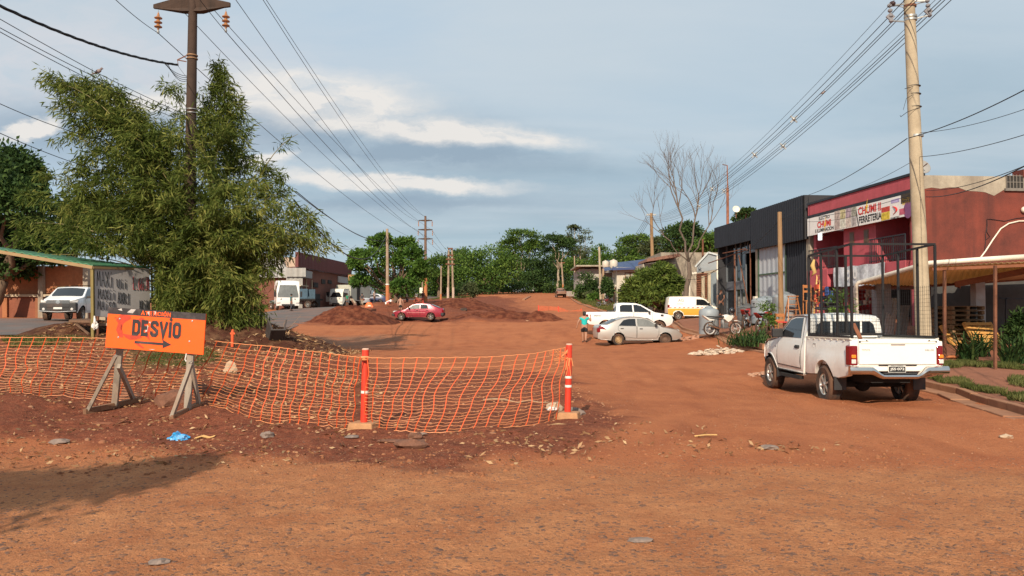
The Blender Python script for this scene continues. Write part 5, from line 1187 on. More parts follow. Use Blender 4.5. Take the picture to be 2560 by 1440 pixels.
for x in (2.3,-3.2,-4.4):
    for sg in (1,-1): wheel(lor, x, sg*1.05, .5, .3, .28, 8, 'alloy', ALLOY)
q = MB(); q.box((.1,0,2.0),(1.3,2.2,1.7)); sk = q.obj('sack_stack', M('sacks_white', (.56,.52,.50), .85, var=.35, scale=3), None, world=False); sk.location = lor.location; sk.rotation_euler.z = R(-68); props(sk, 'block of pale sacks stacked on the flatbed behind the white cab', 'sacks')
bt_ = on(748,96,.03); lt2 = thing('stake_truck', 'small cream truck body with a blue slatted side parked against the warehouse', 'truck', (bt_.x,bt_.y,bt_.z), R(-10))
q = MB(); q.box((0,0,1.05),(5.2,2.2,.2)); q.obj('load_bed', UNDER, lt2, world=False)
q = MB(); q.box((-.2,-1.08,1.75),(3.6,.08,1.2)); q.box((-.2,1.08,1.75),(3.6,.08,1.2)); q.obj('side_boards', M('blue_slats', (.045,.085,.12), .7, var=.4, scale=3), lt2, world=False)
q = MB(); q.box((-2.2,0,2.0),(.3,2.2,1.8)); q.box((-.8,0,2.75),(3.0,2.2,.1)); q.obj('cream_hood', M('cream_board', (.55,.46,.33), .8), lt2, world=False)
for x in (-1.2,1.6):
    for sg in (1,-1): wheel(lt2, x, sg*.95, .45, .28, .26, 8, 'alloy', ALLOY)
bo = on(846,106,.03); box = thing('box_truck', 'cream box truck with its cab door swung open on the asphalt road', 'truck', (bo.x+.4,bo.y+3.5,bo.z), R(-108))
lorry_cab(box, 1.2, 1.05, 2.55, paint('cream_white', (.72,.70,.63), .2), .4, 1.7)
q = MB(); q.box((-1.9,0,2.05),(5.6,2.3,2.2)); bx = q.obj('cargo_box', M('cargo_grey', (.42,.42,.36), .6, .1, var=.1, scale=.8, dirt=((.3,.2,.13),.3,1)), box, world=False, bevel=.03)
q = MB(); q.box((-1.2,1.16,2.0),(.9,.03,1.9)); q.obj('open_side_door', DARKM, bx, world=False)
q = MB(); q.box((-1.9,1.16,1.0),(5.6,.03,.08)); q.box((-1.9,1.16,3.12),(5.6,.03,.08)); q.obj('edge_trim', GREYM, bx, world=False)
q = MB(); q.box((-1.9,0,.75),(5.8,.9,.3)); q.obj('chassis', UNDER, box, world=False)
q = MB(); q.box((2.35,-1.5,1.35),(.9,.06,1.1), rotz(R(78))); od = q.obj('door', MATS['cream_white'], box, world=False, bevel=.02)
q = MB(); q.box((2.37,-1.52,1.9),(.65,.09,.5), rotz(R(78))); q.obj('door_window', CGLASS, od, world=False)
for x in (2.0,-2.6):
    for sg in (1,-1): wheel(box, x, sg*.9, .45, .26, .26, 8, 'alloy', ALLOY)
bs = on(908,135,.03); bus = thing('white_minibus', 'white minibus waiting behind the box truck', 'minibus', bs, R(-100)); bc = Car(bus, lambda x,z: 1.0-.03*max(0,z-1.4), 1.0); bc.arches = ((0,.38,.45),(3.3,.38,.45))
bc.body(arch(0,.38,.45,.4)[::-1]+arch(3.3,.38,.45,.4)[::-1]+[(4.3,.42),(4.35,.9),(4.15,1.4),(3.6,2.4),(3.3,2.5),(-1.2,2.5),(-1.4,2.3),(-1.4,.42)], CABW, grid=.3)
bc.side([(-1.1,1.45),(3.4,1.45),(3.1,2.1),(-1.1,2.1)], CGLASS, 'side_window', grid=.4); bc.across((4.14,1.45),(3.66,2.32),.85,.8,CGLASS,'windscreen')
for x in (0,3.3):
    for sg in (1,-1): wheel(bus, x, sg*.88, .38, .24, .22, 8, 'alloy', ALLOY)
# ---------------------------------------------------------------- motorcycles
def motorbike(label, loc, rot, tank, frame=(.03,.03,.03), group=None, scale=1.0, seat=(.02,.02,.02), rimc=None):
    root = thing('motorbike', label, 'motorbike', loc, rot, group); root.scale = (scale,)*3
    tm = M('bike_%d_%d_%d' % tuple(int(c*100) for c in tank), tank, .35, var=.1, coat=.4); bm_ = M('bike_black', (.02,.02,.02), .5)
    rm = rimc or CHROME; ax = Matrix.Rotation(PI/2,3,'X')
    for x in (-.65,.68):
        e = bpy.data.objects.new('wheel', None); COL.objects.link(e); e.parent = root; e.location = (x,0,.31); ORG[e] = V((0,0,0)); e.empty_display_size = .1
        q = MB(); q.lathe((0,0,0), [(.255,-.035),(.29,-.05),(.315,-.02),(.315,.02),(.29,.05),(.255,.035),(.255,-.035)], 24, ax); q.obj('tyre', TYRE, e, smooth=True, world=False)
        q = MB(); q.lathe((0,0,0), [(.225,-.02),(.262,-.03),(.262,.03),(.225,.02),(.225,-.02)], 24, ax); q.lathe((0,0,0),[(.05,-.06),(.06,0),(.05,.06),(.001,.06)],10,ax)
        for k in range(14): a = 2*PI*k/14; q.bar((.05*math.cos(a),0,.05*math.sin(a)),(.23*math.cos(a+.3),0,.23*math.sin(a+.3)),.008)
        q.obj('rim', rm, e, smooth=True, world=False)
    q = MB(); q.tube([(.68,.06,.31),(.46,.06,.86)],.022,6); q.tube([(.68,-.06,.31),(.46,-.06,.86)],.022,6); q.tube([(-.65,.08,.31),(-.15,.06,.36),(.2,.02,.40),(.42,.0,.80),(-.1,0,.74),(-.75,0,.80)],.024,6); q.tube([(-.65,-.08,.31),(-.15,-.06,.36)],.024,6); q.tube([(-.6,.1,.36),(-.42,.1,.72)],.03,6); q.tube([(-.6,-.1,.36),(-.42,-.1,.72)],.03,6); q.obj('frame', bm_, root, smooth=True, world=False)
    q = MB(); q.sphere((.22,0,.84),(.26,.13,.13),12,8); q.prism([V((.45,0,.72)),V((.50,0,.90)),V((.20,0,.92)),V((.05,0,.76)),V((.25,0,.60))],V((0,-.13,0)),V((0,.13,0))); q.obj('tank', tm, root, smooth=True, world=False, bevel=.02)
    q = MB(); q.prism([V((.05,0,.82)),V((-.25,0,.80)),V((-.75,0,.86)),V((-.80,0,.90)),V((-.25,0,.88)),V((.05,0,.90))],V((0,-.11,0)),V((0,.11,0))); q.obj('seat', M('bike_seat', seat, .7), root, world=False, bevel=.02)
    q = MB(); q.prism([V((-.30,0,.70)),V((-.70,0,.78)),V((-1.02,0,.93)),V((-.98,0,.87)),V((-.70,0,.68))],V((0,-.09,0)),V((0,.09,0))); q.obj('fender', tm, root, world=False, bevel=.012); q = MB(); q.prism([V((.40,0,.66)),V((.72,0,.70)),V((1.02,0,.60)),V((.75,0,.66))],V((0,-.06,0)),V((0,.06,0))); q.obj('fender', tm, root, world=False, bevel=.012)
    q = MB(); q.box((.12,0,.46),(.30,.24,.26)); q.lathe((.02,0,.60),[(.09,-.12),(.10,0),(.07,.14),(.001,.14)],12); q.obj('engine', M('engine_alloy', (.22,.22,.22), .5, .7, var=.3), root, world=False, bevel=.03)
    q = MB(); q.tube([(.2,-.13,.5),(.32,-.14,.34),(.0,-.15,.30),(-.35,-.16,.36),(-.85,-.17,.50)],[.02,.02,.025,.045,.05],8); q.obj('exhaust', CHROME, root, smooth=True, world=False)
    q = MB(); q.tube([(.40,.38,1.02),(.44,.25,1.04),(.46,0,.98),(.44,-.25,1.04),(.40,-.38,1.02)],.016,6); q.tube([(.44,.22,1.02),(.46,.26,1.18)],.008,5); q.sphere((.45,.27,1.22),(.02,.06,.04)); q.tube([(.44,-.22,1.02),(.46,-.26,1.18)],.008,5); q.sphere((.45,-.27,1.22),(.02,.06,.04)); q.obj('handlebar', bm_, root, world=False)
    q = MB(); q.prism([V((.50,0,.76)),V((.60,0,.86)),V((.52,0,1.02)),V((.44,0,.96))],V((0,-.09,0)),V((0,.09,0))); q.obj('headlamp_cowl', tm, root, world=False, bevel=.03)
    q = MB(); q.bar((-.05,.12,.34),(-.15,.30,.02),.025); q.obj('side_stand', bm_, root, world=False)
    return root
pa = P(1806,835,36.4); mbk = motorbike('white trail motorbike parked beside the grey water tank, helmet on its handlebar', (pa.x,36.4,h(pa.x,36.4)+.11), R(14), (.66,.62,.56), rimc=M('rim_white', (.60,.58,.55), .4, .3))
q = MB(); q.sphere((.40,-.22,1.14),(.15,.13,.14),14,10); hl = q.obj('helmet', M('helmet_black', (.015,.015,.018), .2, coat=.8), None, smooth='all', world=False); hl.location = mbk.location; hl.rotation_euler.z = R(22); props(hl, 'black crash helmet hung on the handlebar of the white motorbike', 'helmet')
for px, Y, rot, colr, lab, sc in ((1866,38.2,62,(.33,.02,.02),'red motorbike half hidden behind the planted bed, next to the white one',1),(1912,35.5,48,(.30,.02,.02),'red motorbike at the far end of the planted bed near the pickup mirror',1),
        (1510,92,10,(.12,.02,.02),'dark red motorbike on the far verge below the concrete pole',1),(770,104,60,(.03,.03,.04),'black motorbike at the near end of the row by the warehouse',1),(781,107,65,(.03,.03,.05),'dark motorbike at the far end of the row by the warehouse',1)):
    g_ = on(px,Y,.03 if px < 800 else (.11 if px > 1700 else 0)); motorbike(lab, g_, R(rot), colr)
# ================================================================ vegetation
BARK = M('bark', (.13,.085,.055), .95, var=.4, scale=3, bump=.02, bscale=14)
BARKP = M('pale_bark', (.30,.235,.165), .95, var=.3, scale=3, bump=.015, bscale=14, dirt=((.12,.08,.05),.5,2))
L_FOREST = leafmat('leaf_forest', (.026,.056,.013), (.075,.140,.026), (.18,.26,.05), .3)
L_DARK = leafmat('leaf_dark', (.016,.034,.011), (.038,.076,.021), (.090,.140,.036), .25)
L_LIME = leafmat('leaf_lime', (.030,.070,.014), (.078,.155,.026), (.17,.27,.05), .35)
L_MANGO = leafmat('leaf_mango', (.036,.060,.014), (.095,.140,.026), (.21,.25,.055), .3)
L_BAMBOO = leafmat('leaf_bamboo', (.030,.055,.011), (.118,.152,.029), (.38,.36,.10), .4)
L_OLIVE = leafmat('leaf_olive', (.040,.055,.022), (.075,.095,.040), (.130,.150,.065), .25)
L_DRY = leafmat('leaf_dry', (.10,.05,.025), (.24,.13,.06), (.46,.30,.15), .1)
L_GRASS = leafmat('leaf_grass', (.050,.062,.016), (.095,.110,.030), (.20,.19,.07), .3)
L_STRAP = leafmat('leaf_strap', (.012,.030,.010), (.030,.065,.018), (.075,.120,.035), .2)
def limb(mb, a, b, r0, r1, n=4, wob=.12, sides=6, seed=0):
    rr = random.Random(seed); a, b = V(a), V(b); L = (b-a).length; pts = []; rs = []
    for i in range(n+1):
        t = i/n; j = V((rr.uniform(-1,1),rr.uniform(-1,1),rr.uniform(-.4,.4)))*L*wob*(0 if i in (0,n) else 1)
        pts.append(a.lerp(b,t)+j); rs.append(r0+(r1-r0)*t)
    mb.tube(pts, rs, sides); return pts
def px_blobs(lst, Y, dy=0.0, seed=0):
    rr = random.Random(seed); out = []
    for (px,py,rx,ry) in lst:
        y = Y+rr.uniform(-1,1)*dy; c = P(px,py,y); k = y/F
        out.append((c, (rx*k, rx*k*.85, ry*k)))
    return out
def tree(name, label, base, blobs, per, L, mat, seed, trunk_r=.3, bark=None, cat='tree', group=None, lw=.5, clump=.34, fork=None, kind=None):
    t = thing(name, label, cat, base, 0, group)
    p, a, tn = crown_points(blobs, per, clump, seed)
    leaves('crown', p, a, L, L*lw, mat, t, tn)
    mb = MB(); tops = [V(c) for c,_ in blobs]; lo = min(c.z-r[2] for c,r in blobs); b = V(base)
    fk = fork if fork is not None else b.lerp(V((sum(c.x for c in tops)/len(tops), sum(c.y for c in tops)/len(tops), max(lo, b.z+ (max(c.z for c in tops)-b.z)*.3))), .8)
    limb(mb, b-V((0,0,.4)), fk, trunk_r*1.25, trunk_r*.8, 5, .04, 8, seed)
    for i, (c,r) in enumerate(blobs): limb(mb, fk, V(c)+V((0,0,r[2]*.2)), trunk_r*.62, trunk_r*.12, 5, .07, 6, seed+i)
    mb.obj('trunk', bark or BARK, t, smooth='all'); return t
# ---- the far forest: every tree of the skyline on its own
FG_ = 'trees of the forest edge at the end of the road'
FOREST = [  # label, base px, depth, blobs(px,py,rx,ry), leaf material, leaf count per blob, size, pale trunk
 ('broad bright green tree with a low domed crown left of the far road',(1190,736),185,[(1170,668,52,42),(1225,655,50,36),(1262,680,36,40),(1150,700,30,30),(1215,700,50,30)],L_FOREST,1500,.62,0),
 ('rounded green tree standing left of the twin pole, in front of the forest',(1098,742),165,[(1095,672,30,30),(1085,705,28,30),(1112,712,22,26)],L_FOREST,1300,.55,0),
 ('dark low tree left of the tall three-armed pole',(1055,745),190,[(1050,700,30,30),(1030,715,28,24),(1075,690,24,26)],L_DARK,1200,.55,0),
 ('tallest umbrella shaped tree on the skyline with layered crown',(1290,732),215,[(1305,592,40,16),(1278,612,30,14),(1335,616,24,14),(1300,630,48,14),(1290,655,36,22)],L_FOREST,1300,.62,1),
 ('dark tree right below the umbrella shaped tree',(1322,733),210,[(1330,672,34,28),(1318,705,34,26),(1350,700,26,26)],L_DARK,1300,.6,0),
 ('dark forked tree with pale trunk, right of the umbrella tree',(1393,730),200,[(1380,606,26,18),(1408,625,30,20),(1374,640,24,20),(1425,610,18,12),(1398,600,14,10)],L_DARK,1000,.55,1),
 ('tall airy tree with open feathery crown above the far road',(1440,730),205,[(1445,580,26,11),(1424,600,16,9),(1462,600,20,12),(1450,625,24,14),(1478,640,20,16),(1436,570,14,6)],L_OLIVE,380,.5,1),
 ('bushy tree below the airy tree beside the far verge',(1456,733),195,[(1440,672,28,26),(1468,680,28,28),(1452,705,32,22)],L_FOREST,1100,.55,0),
 ('light green slim tree behind the blue roofed house',(1505,735),190,[(1500,632,20,20),(1492,655,18,20),(1515,660,20,26)],L_LIME,600,.5,1),
 ('wide green tree behind the house roofs, left of the bare tree',(1580,735),170,[(1570,615,26,22),(1600,605,28,18),(1562,640,28,20),(1605,636,32,22),(1585,660,40,18)],L_FOREST,1100,.55,0),
 ('feathery tree top left of the concrete workshop roof',(1632,735),165,[(1625,620,22,18),(1650,610,22,16),(1645,640,28,18)],L_OLIVE,800,.5,0),
 ('round dark crown behind the bare tree',(1700,730),130,[(1690,590,34,24),(1720,575,30,18),(1745,600,32,22),(1705,618,44,18)],L_DARK,1300,.5,0),
 ('green crown between the bare tree and the rusty mast',(1775,730),125,[(1775,610,26,20),(1795,600,22,18),(1760,628,30,16)],L_FOREST,1000,.48,0),
 ('dark tree top peeping over the black warehouse',(1862,720),90,[(1866,532,20,9),(1850,545,18,10)],L_DARK,600,.34,0),
 ('dense dark tree filling the gap behind the white far house',(1490,735),215,[(1480,700,34,28),(1515,700,30,26),(1540,690,28,28)],L_DARK,1000,.6,0),
 ('shadowy tree in the middle of the forest edge',(1250,734),225,[(1245,700,40,30),(1275,690,36,30),(1215,712,36,24)],L_DARK,1200,.62,0),
 ('dark trunked tree where the road meets the forest',(1375,731),222,[(1365,690,34,34),(1395,700,34,30),(1340,706,30,26)],L_DARK,1200,.62,0),
 ('dark leafy tree behind the airy tree',(1420,731),225,[(1415,680,34,32),(1440,650,24,24),(1400,660,26,26)],L_DARK,1100,.6,0),
 ('mid green tree behind the left tree row',(1140,738),205,[(1130,668,36,34),(1160,648,30,26),(1125,706,36,28)],L_DARK,1200,.6,0),
 ('green bank of foliage at the far left of the forest edge',(1000,745),200,[(985,712,34,24),(1015,706,30,26),(960,722,30,18)],L_DARK,1000,.6,0),
]
for i, (lab, b, Y, bl, mt, per, L, pale) in enumerate(FOREST):
    base = on(b[0], Y)
    tree('forest_tree', lab, base, px_blobs(bl, Y, 5, i), per, L, mt, 100+i, trunk_r=.40 if not pale else .32, bark=BARKP if pale else BARK, group=FG_)
bp_, ba_, bt_ = [], [], []
UND = [(1060,735,30,14,180),(1110,735,30,14,172),(1160,728,34,16,178),(1210,728,30,16,185),(1260,722,34,18,195),(1300,722,30,16,200),(1345,722,28,14,215),(1378,724,28,14,205),(1420,728,22,12,190),(1445,724,28,18,150),(1475,728,22,14,130),(1000,745,40,12,160),(1430,715,30,16,195),(1510,712,40,24,180),(1560,700,40,26,160)]
for i,(px,py,rx,ry,Y) in enumerate(UND):
    p, a, t_ = crown_points(px_blobs([(px,py,rx,ry)],Y,0,i), 900, .4, 300+i); bp_.append(p); ba_.append(a); bt_.append(t_)
ug = leaves('undergrowth', np.concatenate(bp_), np.concatenate(ba_), .55, .28, L_DARK, None, np.concatenate(bt_)); props(ug, 'dark undergrowth along the foot of the far forest', kind='stuff')
# a far wooded backdrop mass closing the skyline gaps (reads as one wood)
bp_, ba_, bt_ = [], [], []
for i,(px,py,rx,ry,Y) in enumerate([(1100,742,70,16,235),(1180,740,70,16,240),(1260,738,70,16,245),(1340,737,60,14,245),(1420,738,60,16,235),(1500,742,60,18,215),(1080,712,60,34,250),(1180,700,70,44,255),(1280,690,70,46,260),(1370,690,60,44,255),(1460,690,60,44,250),(1550,680,60,44,230),(1640,660,60,44,200),(1740,650,60,44,170),(940,728,80,26,240)]):
    p, a, t_ = crown_points(px_blobs([(px,py,rx,ry)],Y,0,i), 1500, .36, 400+i); bp_.append(p); ba_.append(a); bt_.append(t_)
ug = leaves('far_woods', np.concatenate(bp_), np.concatenate(ba_), .9, .5, L_DARK, None, np.concatenate(bt_)*.8); props(ug, 'dense far woods behind the separate skyline trees', kind='stuff')
for i,(px,py,rx,ry,Y,lab,mt) in enumerate(((1468,712,22,30,128,'dark leafy tree hiding the left half of the white far house',L_DARK),(1518,722,12,26,98,'slim dark tree in front of the blue roofed house balcony',L_DARK),(1475,742,14,10,125,'low rounded shrub on the far verge left of the concrete pole',L_OLIVE),(1452,735,14,16,132,'small upright tree at the far kerb',L_FOREST),(1172,728,18,20,150,'pale leaved shrub on the bank right of the twin pole',L_OLIVE),(1490,748,16,12,112,'bush at the foot of the white far house',L_LIME))):
    tree('shrub', lab, on(px,Y), px_blobs([(px,py,rx,ry),(px+rx*.6,py+ry*.3,rx*.6,ry*.7)],Y,1,i), 700, .38, mt, 500+i, trunk_r=.10, cat='shrub')
# ---- nearer trees
tree('street_tree', 'bright green bushy tree behind the weathered wooden pole in the road middle', on(992,93), px_blobs([(930,645,34,26),(978,622,32,26),(1015,612,22,16),(1035,645,24,26),(897,640,20,14),(888,662,16,14),(920,690,34,26),(985,675,42,30),(1040,695,22,26),(1000,722,34,20),(903,705,22,18),(942,608,20,13),(960,595,14,9),(1052,668,14,14),(1010,650,26,22)],93,5,1), 820, .42, L_LIME, 21, trunk_r=.32, fork=on(990,93,1.2))
tree('roadside_tree', 'big dark tree cut by the left edge above the brick wall', on(-40,47), px_blobs([(10,430,70,60),(70,440,34,36),(-60,470,90,80),(20,520,80,60),(-80,600,90,80),(40,600,60,50),(10,670,60,36),(90,480,20,30),(110,640,40,26)],47,3,2), 3600, .30, L_DARK, 31, trunk_r=.38)
tree('hedge_tree', 'dark tree behind the brick wall, showing through below the bamboo', on(180,56), px_blobs([(150,560,80,60),(90,610,70,50),(210,600,70,60),(240,540,60,50)],56,3,3), 1500, .34, L_DARK, 41, trunk_r=.3)
tree('mango_tree', 'low round mango tree in front of the blue roofed house', on(1640,61), px_blobs([(1630,702,34,26),(1660,690,26,22),(1590,722,28,26),(1675,728,26,28),(1630,742,50,26),(1655,672,18,11),(1600,755,30,16),(1670,760,28,14),(1612,690,20,14),(1692,712,14,16),(1570,742,16,18),(1640,722,36,24)],61,2,4), 1150, .36, L_MANGO, 51, trunk_r=.22, lw=.28)
# bare tree: bleached forking branches
bt = thing('bare_tree', 'tall leafless grey tree forking above the mango tree', 'tree', on(1718,57))
mb = MB(); rr = random.Random(11)
def branch(a, d, L, r, depth):
    if depth > 7 or r < .0035: return
    n = 4; pts = [a]; cur = a; dd = V(d)
    for i in range(n):
        dd = (dd+V((rr.uniform(-.16,.16),rr.uniform(-.16,.16),rr.uniform(-.02,.12)))).normalized(); cur = cur+dd*(L/n); pts.append(cur)
    r1 = r*.74; mb.tube(pts, [r+(r1-r)*i/n for i in range(n+1)], 6 if depth < 3 else 4, cap=False)
    k = 2 if rr.random() < .45 else 3
    for j in range(k):
        s = rr.uniform(.28,.62); ang = rr.uniform(0,2*PI); u = dd.orthogonal().normalized(); v = dd.cross(u)
        nd = (dd+(u*math.cos(ang)+v*math.sin(ang))*s+V((0,-.0,.10))).normalized(); branch(pts[-1] if j < 2 else pts[2], nd, L*rr.uniform(.66,.86), r1*rr.uniform(.68,.88), depth+1)
tb = on(1718,57); k0 = P(1722,655,57); k1 = P(1712,590,57)
limb(mb, tb-V((0,0,.4)), k0, .21, .155, 5, .03, 9, 3)
for tip, r, sd in (((1696,520),.085,1),((1738,545),.08,2),((1660,590),.045,3),((1772,565),.055,4)):
    e = P(tip[0],tip[1],57+rr.uniform(-1,1)); limb(mb, k0, e, r, r*.7, 5, .05, 7, sd)
    d = (e-k0).normalized(); branch(e, (d+V((0,0,.35))).normalized(), 1.75, r*.66, 1); branch(e, (d+V((-.45,.1,.35))).normalized(), 1.6, r*.56, 1); branch(e, (d+V((.4,-.2,.25))).normalized(), 1.5, r*.5, 1)
mb.obj('trunk', M('bleached_bark', (.135,.10,.078), .95, var=.3, scale=3, bump=.01, bscale=20), bt, smooth='all')
# ---- bamboo: arching culms from one stool, feathered with long narrow leaves
bz = h(-10.9,27.5)+.45; bb0 = V((-10.9,27.3,bz+.4))
bam = thing('bamboo_clump', 'big feathery bamboo clump growing round the dark power pole', 'bamboo', bb0)
TIPS = [((118,200),27.5,1.0),((130,196),27,1.1),((165,204),27.2,1.2),((205,210),26.8,1.2),((245,214),27.4,1.2),((280,230),26.6,1.1),((150,240),25.8,1.2),((200,260),26.2,1.2),((150,208),26.5,1.0),((185,205),28,1.0),((225,208),27,1.0),((262,222),28,1.0),((298,236),27,.9),((322,270),26.5,.9),((140,262),26,1.1),((178,300),26,1.1),((160,340),27.5,1.0),((215,285),25.6,1.2),((262,300),26,1.2),((205,395),26,1.1),
 ((112,440),27,1.0),((70,490),26.4,1.0),((58,560),27,1.0),((50,600),26,1.0),((92,640),25.4,.9),((130,500),25,1.1),((150,580),24.8,1.1),((110,560),28.5,1.1),((190,470),25,1.2),
 ((420,212),28,.7),((440,206),28.8,.6),((408,262),28,.6),((508,232),28.6,.45),((525,262),28,.5),((355,320),27,1.1),((395,325),26.2,1.1),((330,340),25.6,1.2),((430,330),25.4,1.2),((470,290),25.8,.8),((520,310),26,1.1),((290,380),25.2,1.2),
 ((546,160),28.4,1.2),((549,172),28.3,1.2),((556,186),28.2,1.2),((566,205),28.2,1.2),((575,222),28.3,1.2),((588,245),28.2,1.2),((600,268),28.2,1.2),((606,310),28.2,.9),((600,370),27.5,1.0),((560,330),27,1.0),((618,400),28,1.0),
 ((668,415),27,.9),((700,440),27.4,.9),((722,475),27,.9),((742,520),26.5,.9),((770,548),26.6,.85),((800,572),27,.8),((822,612),27,.6),((790,600),26,.8),((745,585),25.6,.9),((640,450),25.6,1.1),((690,510),25.2,1.1),((700,570),25,1.0),
 ((745,335),27.2,.12),((720,600),26.5,.7),((668,640),25.4,.7),((655,700),25,.7),((620,600),24.6,1.0),((640,760),24.6,.7),((600,700),24.2,.9),((560,600),24.4,1.1),((520,640),24,1.0),((480,560),24.3,1.1),((545,745),24,.8),((590,780),24.2,.7),((500,720),24.3,.9),
 ((420,500),24.4,1.2),((360,460),24.6,1.2),((300,500),24.6,1.2),((250,450),24.8,1.2),((240,540),24.4,1.2),((330,580),24.2,1.2),((400,620),24.2,1.1),((460,660),24.1,1.0),((280,620),24.4,1.1),((200,610),24.6,1.0),((180,660),24.8,.7),((380,700),24.4,.9),((230,500),27,1.1),((450,430),24.8,1.1),((560,470),24.8,1.1),((520,400),25.4,1.1),
 ((100,690),25,.5),((130,720),25.2,.5),((220,700),25.0,.9),((420,790),24.6,1.0),((380,760),24.8,.9),((470,800),24.4,1.1),((520,805),24.3,1.1),((560,800),24.4,1.1),((615,800),24.6,.9),((650,790),25,.8),((500,780),25.5,1.2),((440,740),24.2,1.2),((560,690),24.1,1.2),((600,730),24.3,1.1),((340,660),24.2,1.1),((670,670),25.2,.8),((685,610),25.4,.9),((640,520),24.8,1.1),((590,520),24.6,1.1),((530,520),24.2,1.1),((180,420),25.2,1.1),((220,380),25.4,1.2),((290,320),26,1.2),((240,260),27,1.2),((200,240),27.4,1.1),
 ((350,400),28.5,1.2),((260,520),29,1.2),((450,520),29,1.2),((560,560),29,1.2),((640,560),29,1.1),((160,520),29,1.1),((350,640),29,1.2),((480,700),28,1.2),((420,760),26,1.1),((600,660),28,1.1),((300,700),27,1.0)]
cm = MB(); lp_, la_, lt_ = [], [], []; g = np.random.default_rng(5); rr = random.Random(4)
for i, ((px,py),Y,den) in enumerate(TIPS):
    tip = P(px,py,Y); b = V((-10.9+rr.gauss(0,.7), 27.2+rr.gauss(0,.6), bz+.2)); H = tip.z-b.z; dx = tip-b; dx.z = 0
    c1 = b+dx*.16+V((0,0,max(H*.55,.9))); c2 = b+dx*.62+V((0,0,max(H*.93,.8+.06*dx.length)+(.10 if py > 480 else .02)*dx.length))
    if 540 <= px <= 610 and py < 300: c2 = b+dx*.75+V((0,0,H*.8))
    pts = []
    for k in range(13):
        t = k/12; pts.append(b*(1-t)**3+c1*3*t*(1-t)**2+c2*3*t*t*(1-t)+tip*t**3)
    if i%2 == 0 or den < .3: cm.tube(pts, [.035*(1-k/12)+.006 for k in range(13)], 5, cap=False)
    n = int(760*den*(.74 if py < 300 and not (540 <= px <= 605) else 1)*(1 if den > .2 else 1.0)); A = np.array([tuple(p) for p in pts])
    nbr = max(10,int(26*den)); tb_ = .22+.78*g.random(nbr)**.75                     # side branches, each a drooping spray
    q = tb_*12; i0 = np.minimum(q.astype(int),11); fr = (q-i0)[:,None]; bp0 = A[i0]*(1-fr)+A[i0+1]*fr; tang = A[i0+1]-A[i0]; tang /= np.linalg.norm(tang,axis=1)[:,None]
    bd = g.normal(size=(nbr,3)); bd[:,2] *= .85; bd /= np.linalg.norm(bd,axis=1)[:,None]; bd = bd*.85+tang*.45+np.array([0,0,.12])
    spk = 540 <= px <= 605 and py < 275
    bl = ((.95*(1-tb_)+.34)*(.62 if spk else 1))[:,None]*(.6+.6*g.random((nbr,1)))*(1 if den > .2 else .5)
    tn0 = g.random(nbr); kk = g.integers(0,nbr,n); s = g.random((n,1))**.7
    pos = bp0[kk]+bd[kk]*bl[kk]*s+np.array([0,0,-.42])*(bl[kk]*s)**1.5+g.normal(size=(n,3))*.11
    ax = bd[kk]*.6+np.array([0,0,-.62])+g.normal(size=(n,3))*.45
    lp_.append(pos); la_.append(ax); lt_.append(np.clip(.42*tn0[kk]+.45*g.random(n)+.13*(px > 480 and py > 480),0,1))  # lower right sprays tinted lighter: sunlight on them put into the leaf colour
lf = np.concatenate(lp_); gz_ = hN(lf[:,0],lf[:,1]); pxl = 1280+F*lf[:,0]/lf[:,1]; front = (np.abs(pxl-474) < 17)&(lf[:,1] < 27.3)&(lf[:,2] > P(470,560,27).z)&(RNG.random(len(lf)) < .8); keep = ~front&(lf[:,2] > gz_+.15)&~((lf[:,0]/lf[:,1] < (392-1280)/F)&(lf[:,1] < 27.3)&(lf[:,2] < 3.6))
leaves('foliage', lf[keep], np.concatenate(la_)[keep], .27, .042, L_BAMBOO, bam, np.concatenate(lt_)[keep])
cm.obj('culms', M('culm', (.20,.16,.06), .5, var=.35, scale=3), bam, smooth='all')
print('bamboo leaves', int(keep.sum()))
# ---- planted bed and tufts on the right
def strap_plant(name, label, base, n, L, W, mat, cat='plant', spread=.5, group=None):
    t = thing(name, label, cat, base, 0, group); mb = MB(); rr = random.Random(sum(map(ord,label)))
    me_p, me_a = [], []
    for i in range(n):
        a = rr.uniform(0,2*PI); lean = rr.uniform(.15,spread*1.6); l = L*rr.uniform(.6,1.1); o = V(base)+V((rr.gauss(0,.10+.2*(n > 90)),rr.gauss(0,.10+.2*(n > 90)),0))
        p0, p1 = o, None; d = V((math.cos(a)*lean, math.sin(a)*lean, 1)).normalized(); s = d.cross(V((0,0,1))).normalized()
        for k in range(4):
            w0, w1 = W*(1-k/4*.6), W*(1-(k+1)/4*.75); p1 = p0+d*l/4; mb.add([p0-s*w0/2, p0+s*w0/2, p1+s*w1/2, p1-s*w1/2], [(0,1,2,3)]); p0 = p1; d = (d+V((math.cos(a)*.18,math.sin(a)*.18,-.26*lean))).normalized()
    o = mb.obj('leaf_blades', mat, t); at = o.data.attributes.new('tint','FLOAT','FACE'); at.data.foreach_set('value', np.repeat(RNG.random(n),4).astype(np.float32)); return t
SP_ = 'strap leaved plants in the kerbside bed'
for i,(px,py,Y,L,lab) in enumerate(((1850,848,33,.75,'strap leaved plant at the street corner of the planted bed'),(1868,850,32,.8,'strap leaved plant, second from the street corner of the bed'),(1885,850,31,.7,'strap leaved plant in the middle of the planted bed beside the red motorbike'),(1902,846,30.2,.75,'strap leaved plant just left of the white pickup bonnet'),(1893,834,33.5,.9,'tall strap leaved plant at the back of the planted bed'))):
    strap_plant('strap_plant', lab, on(px,Y,.12), 110, L*.98, .055, L_STRAP, group=SP_, spread=.75)
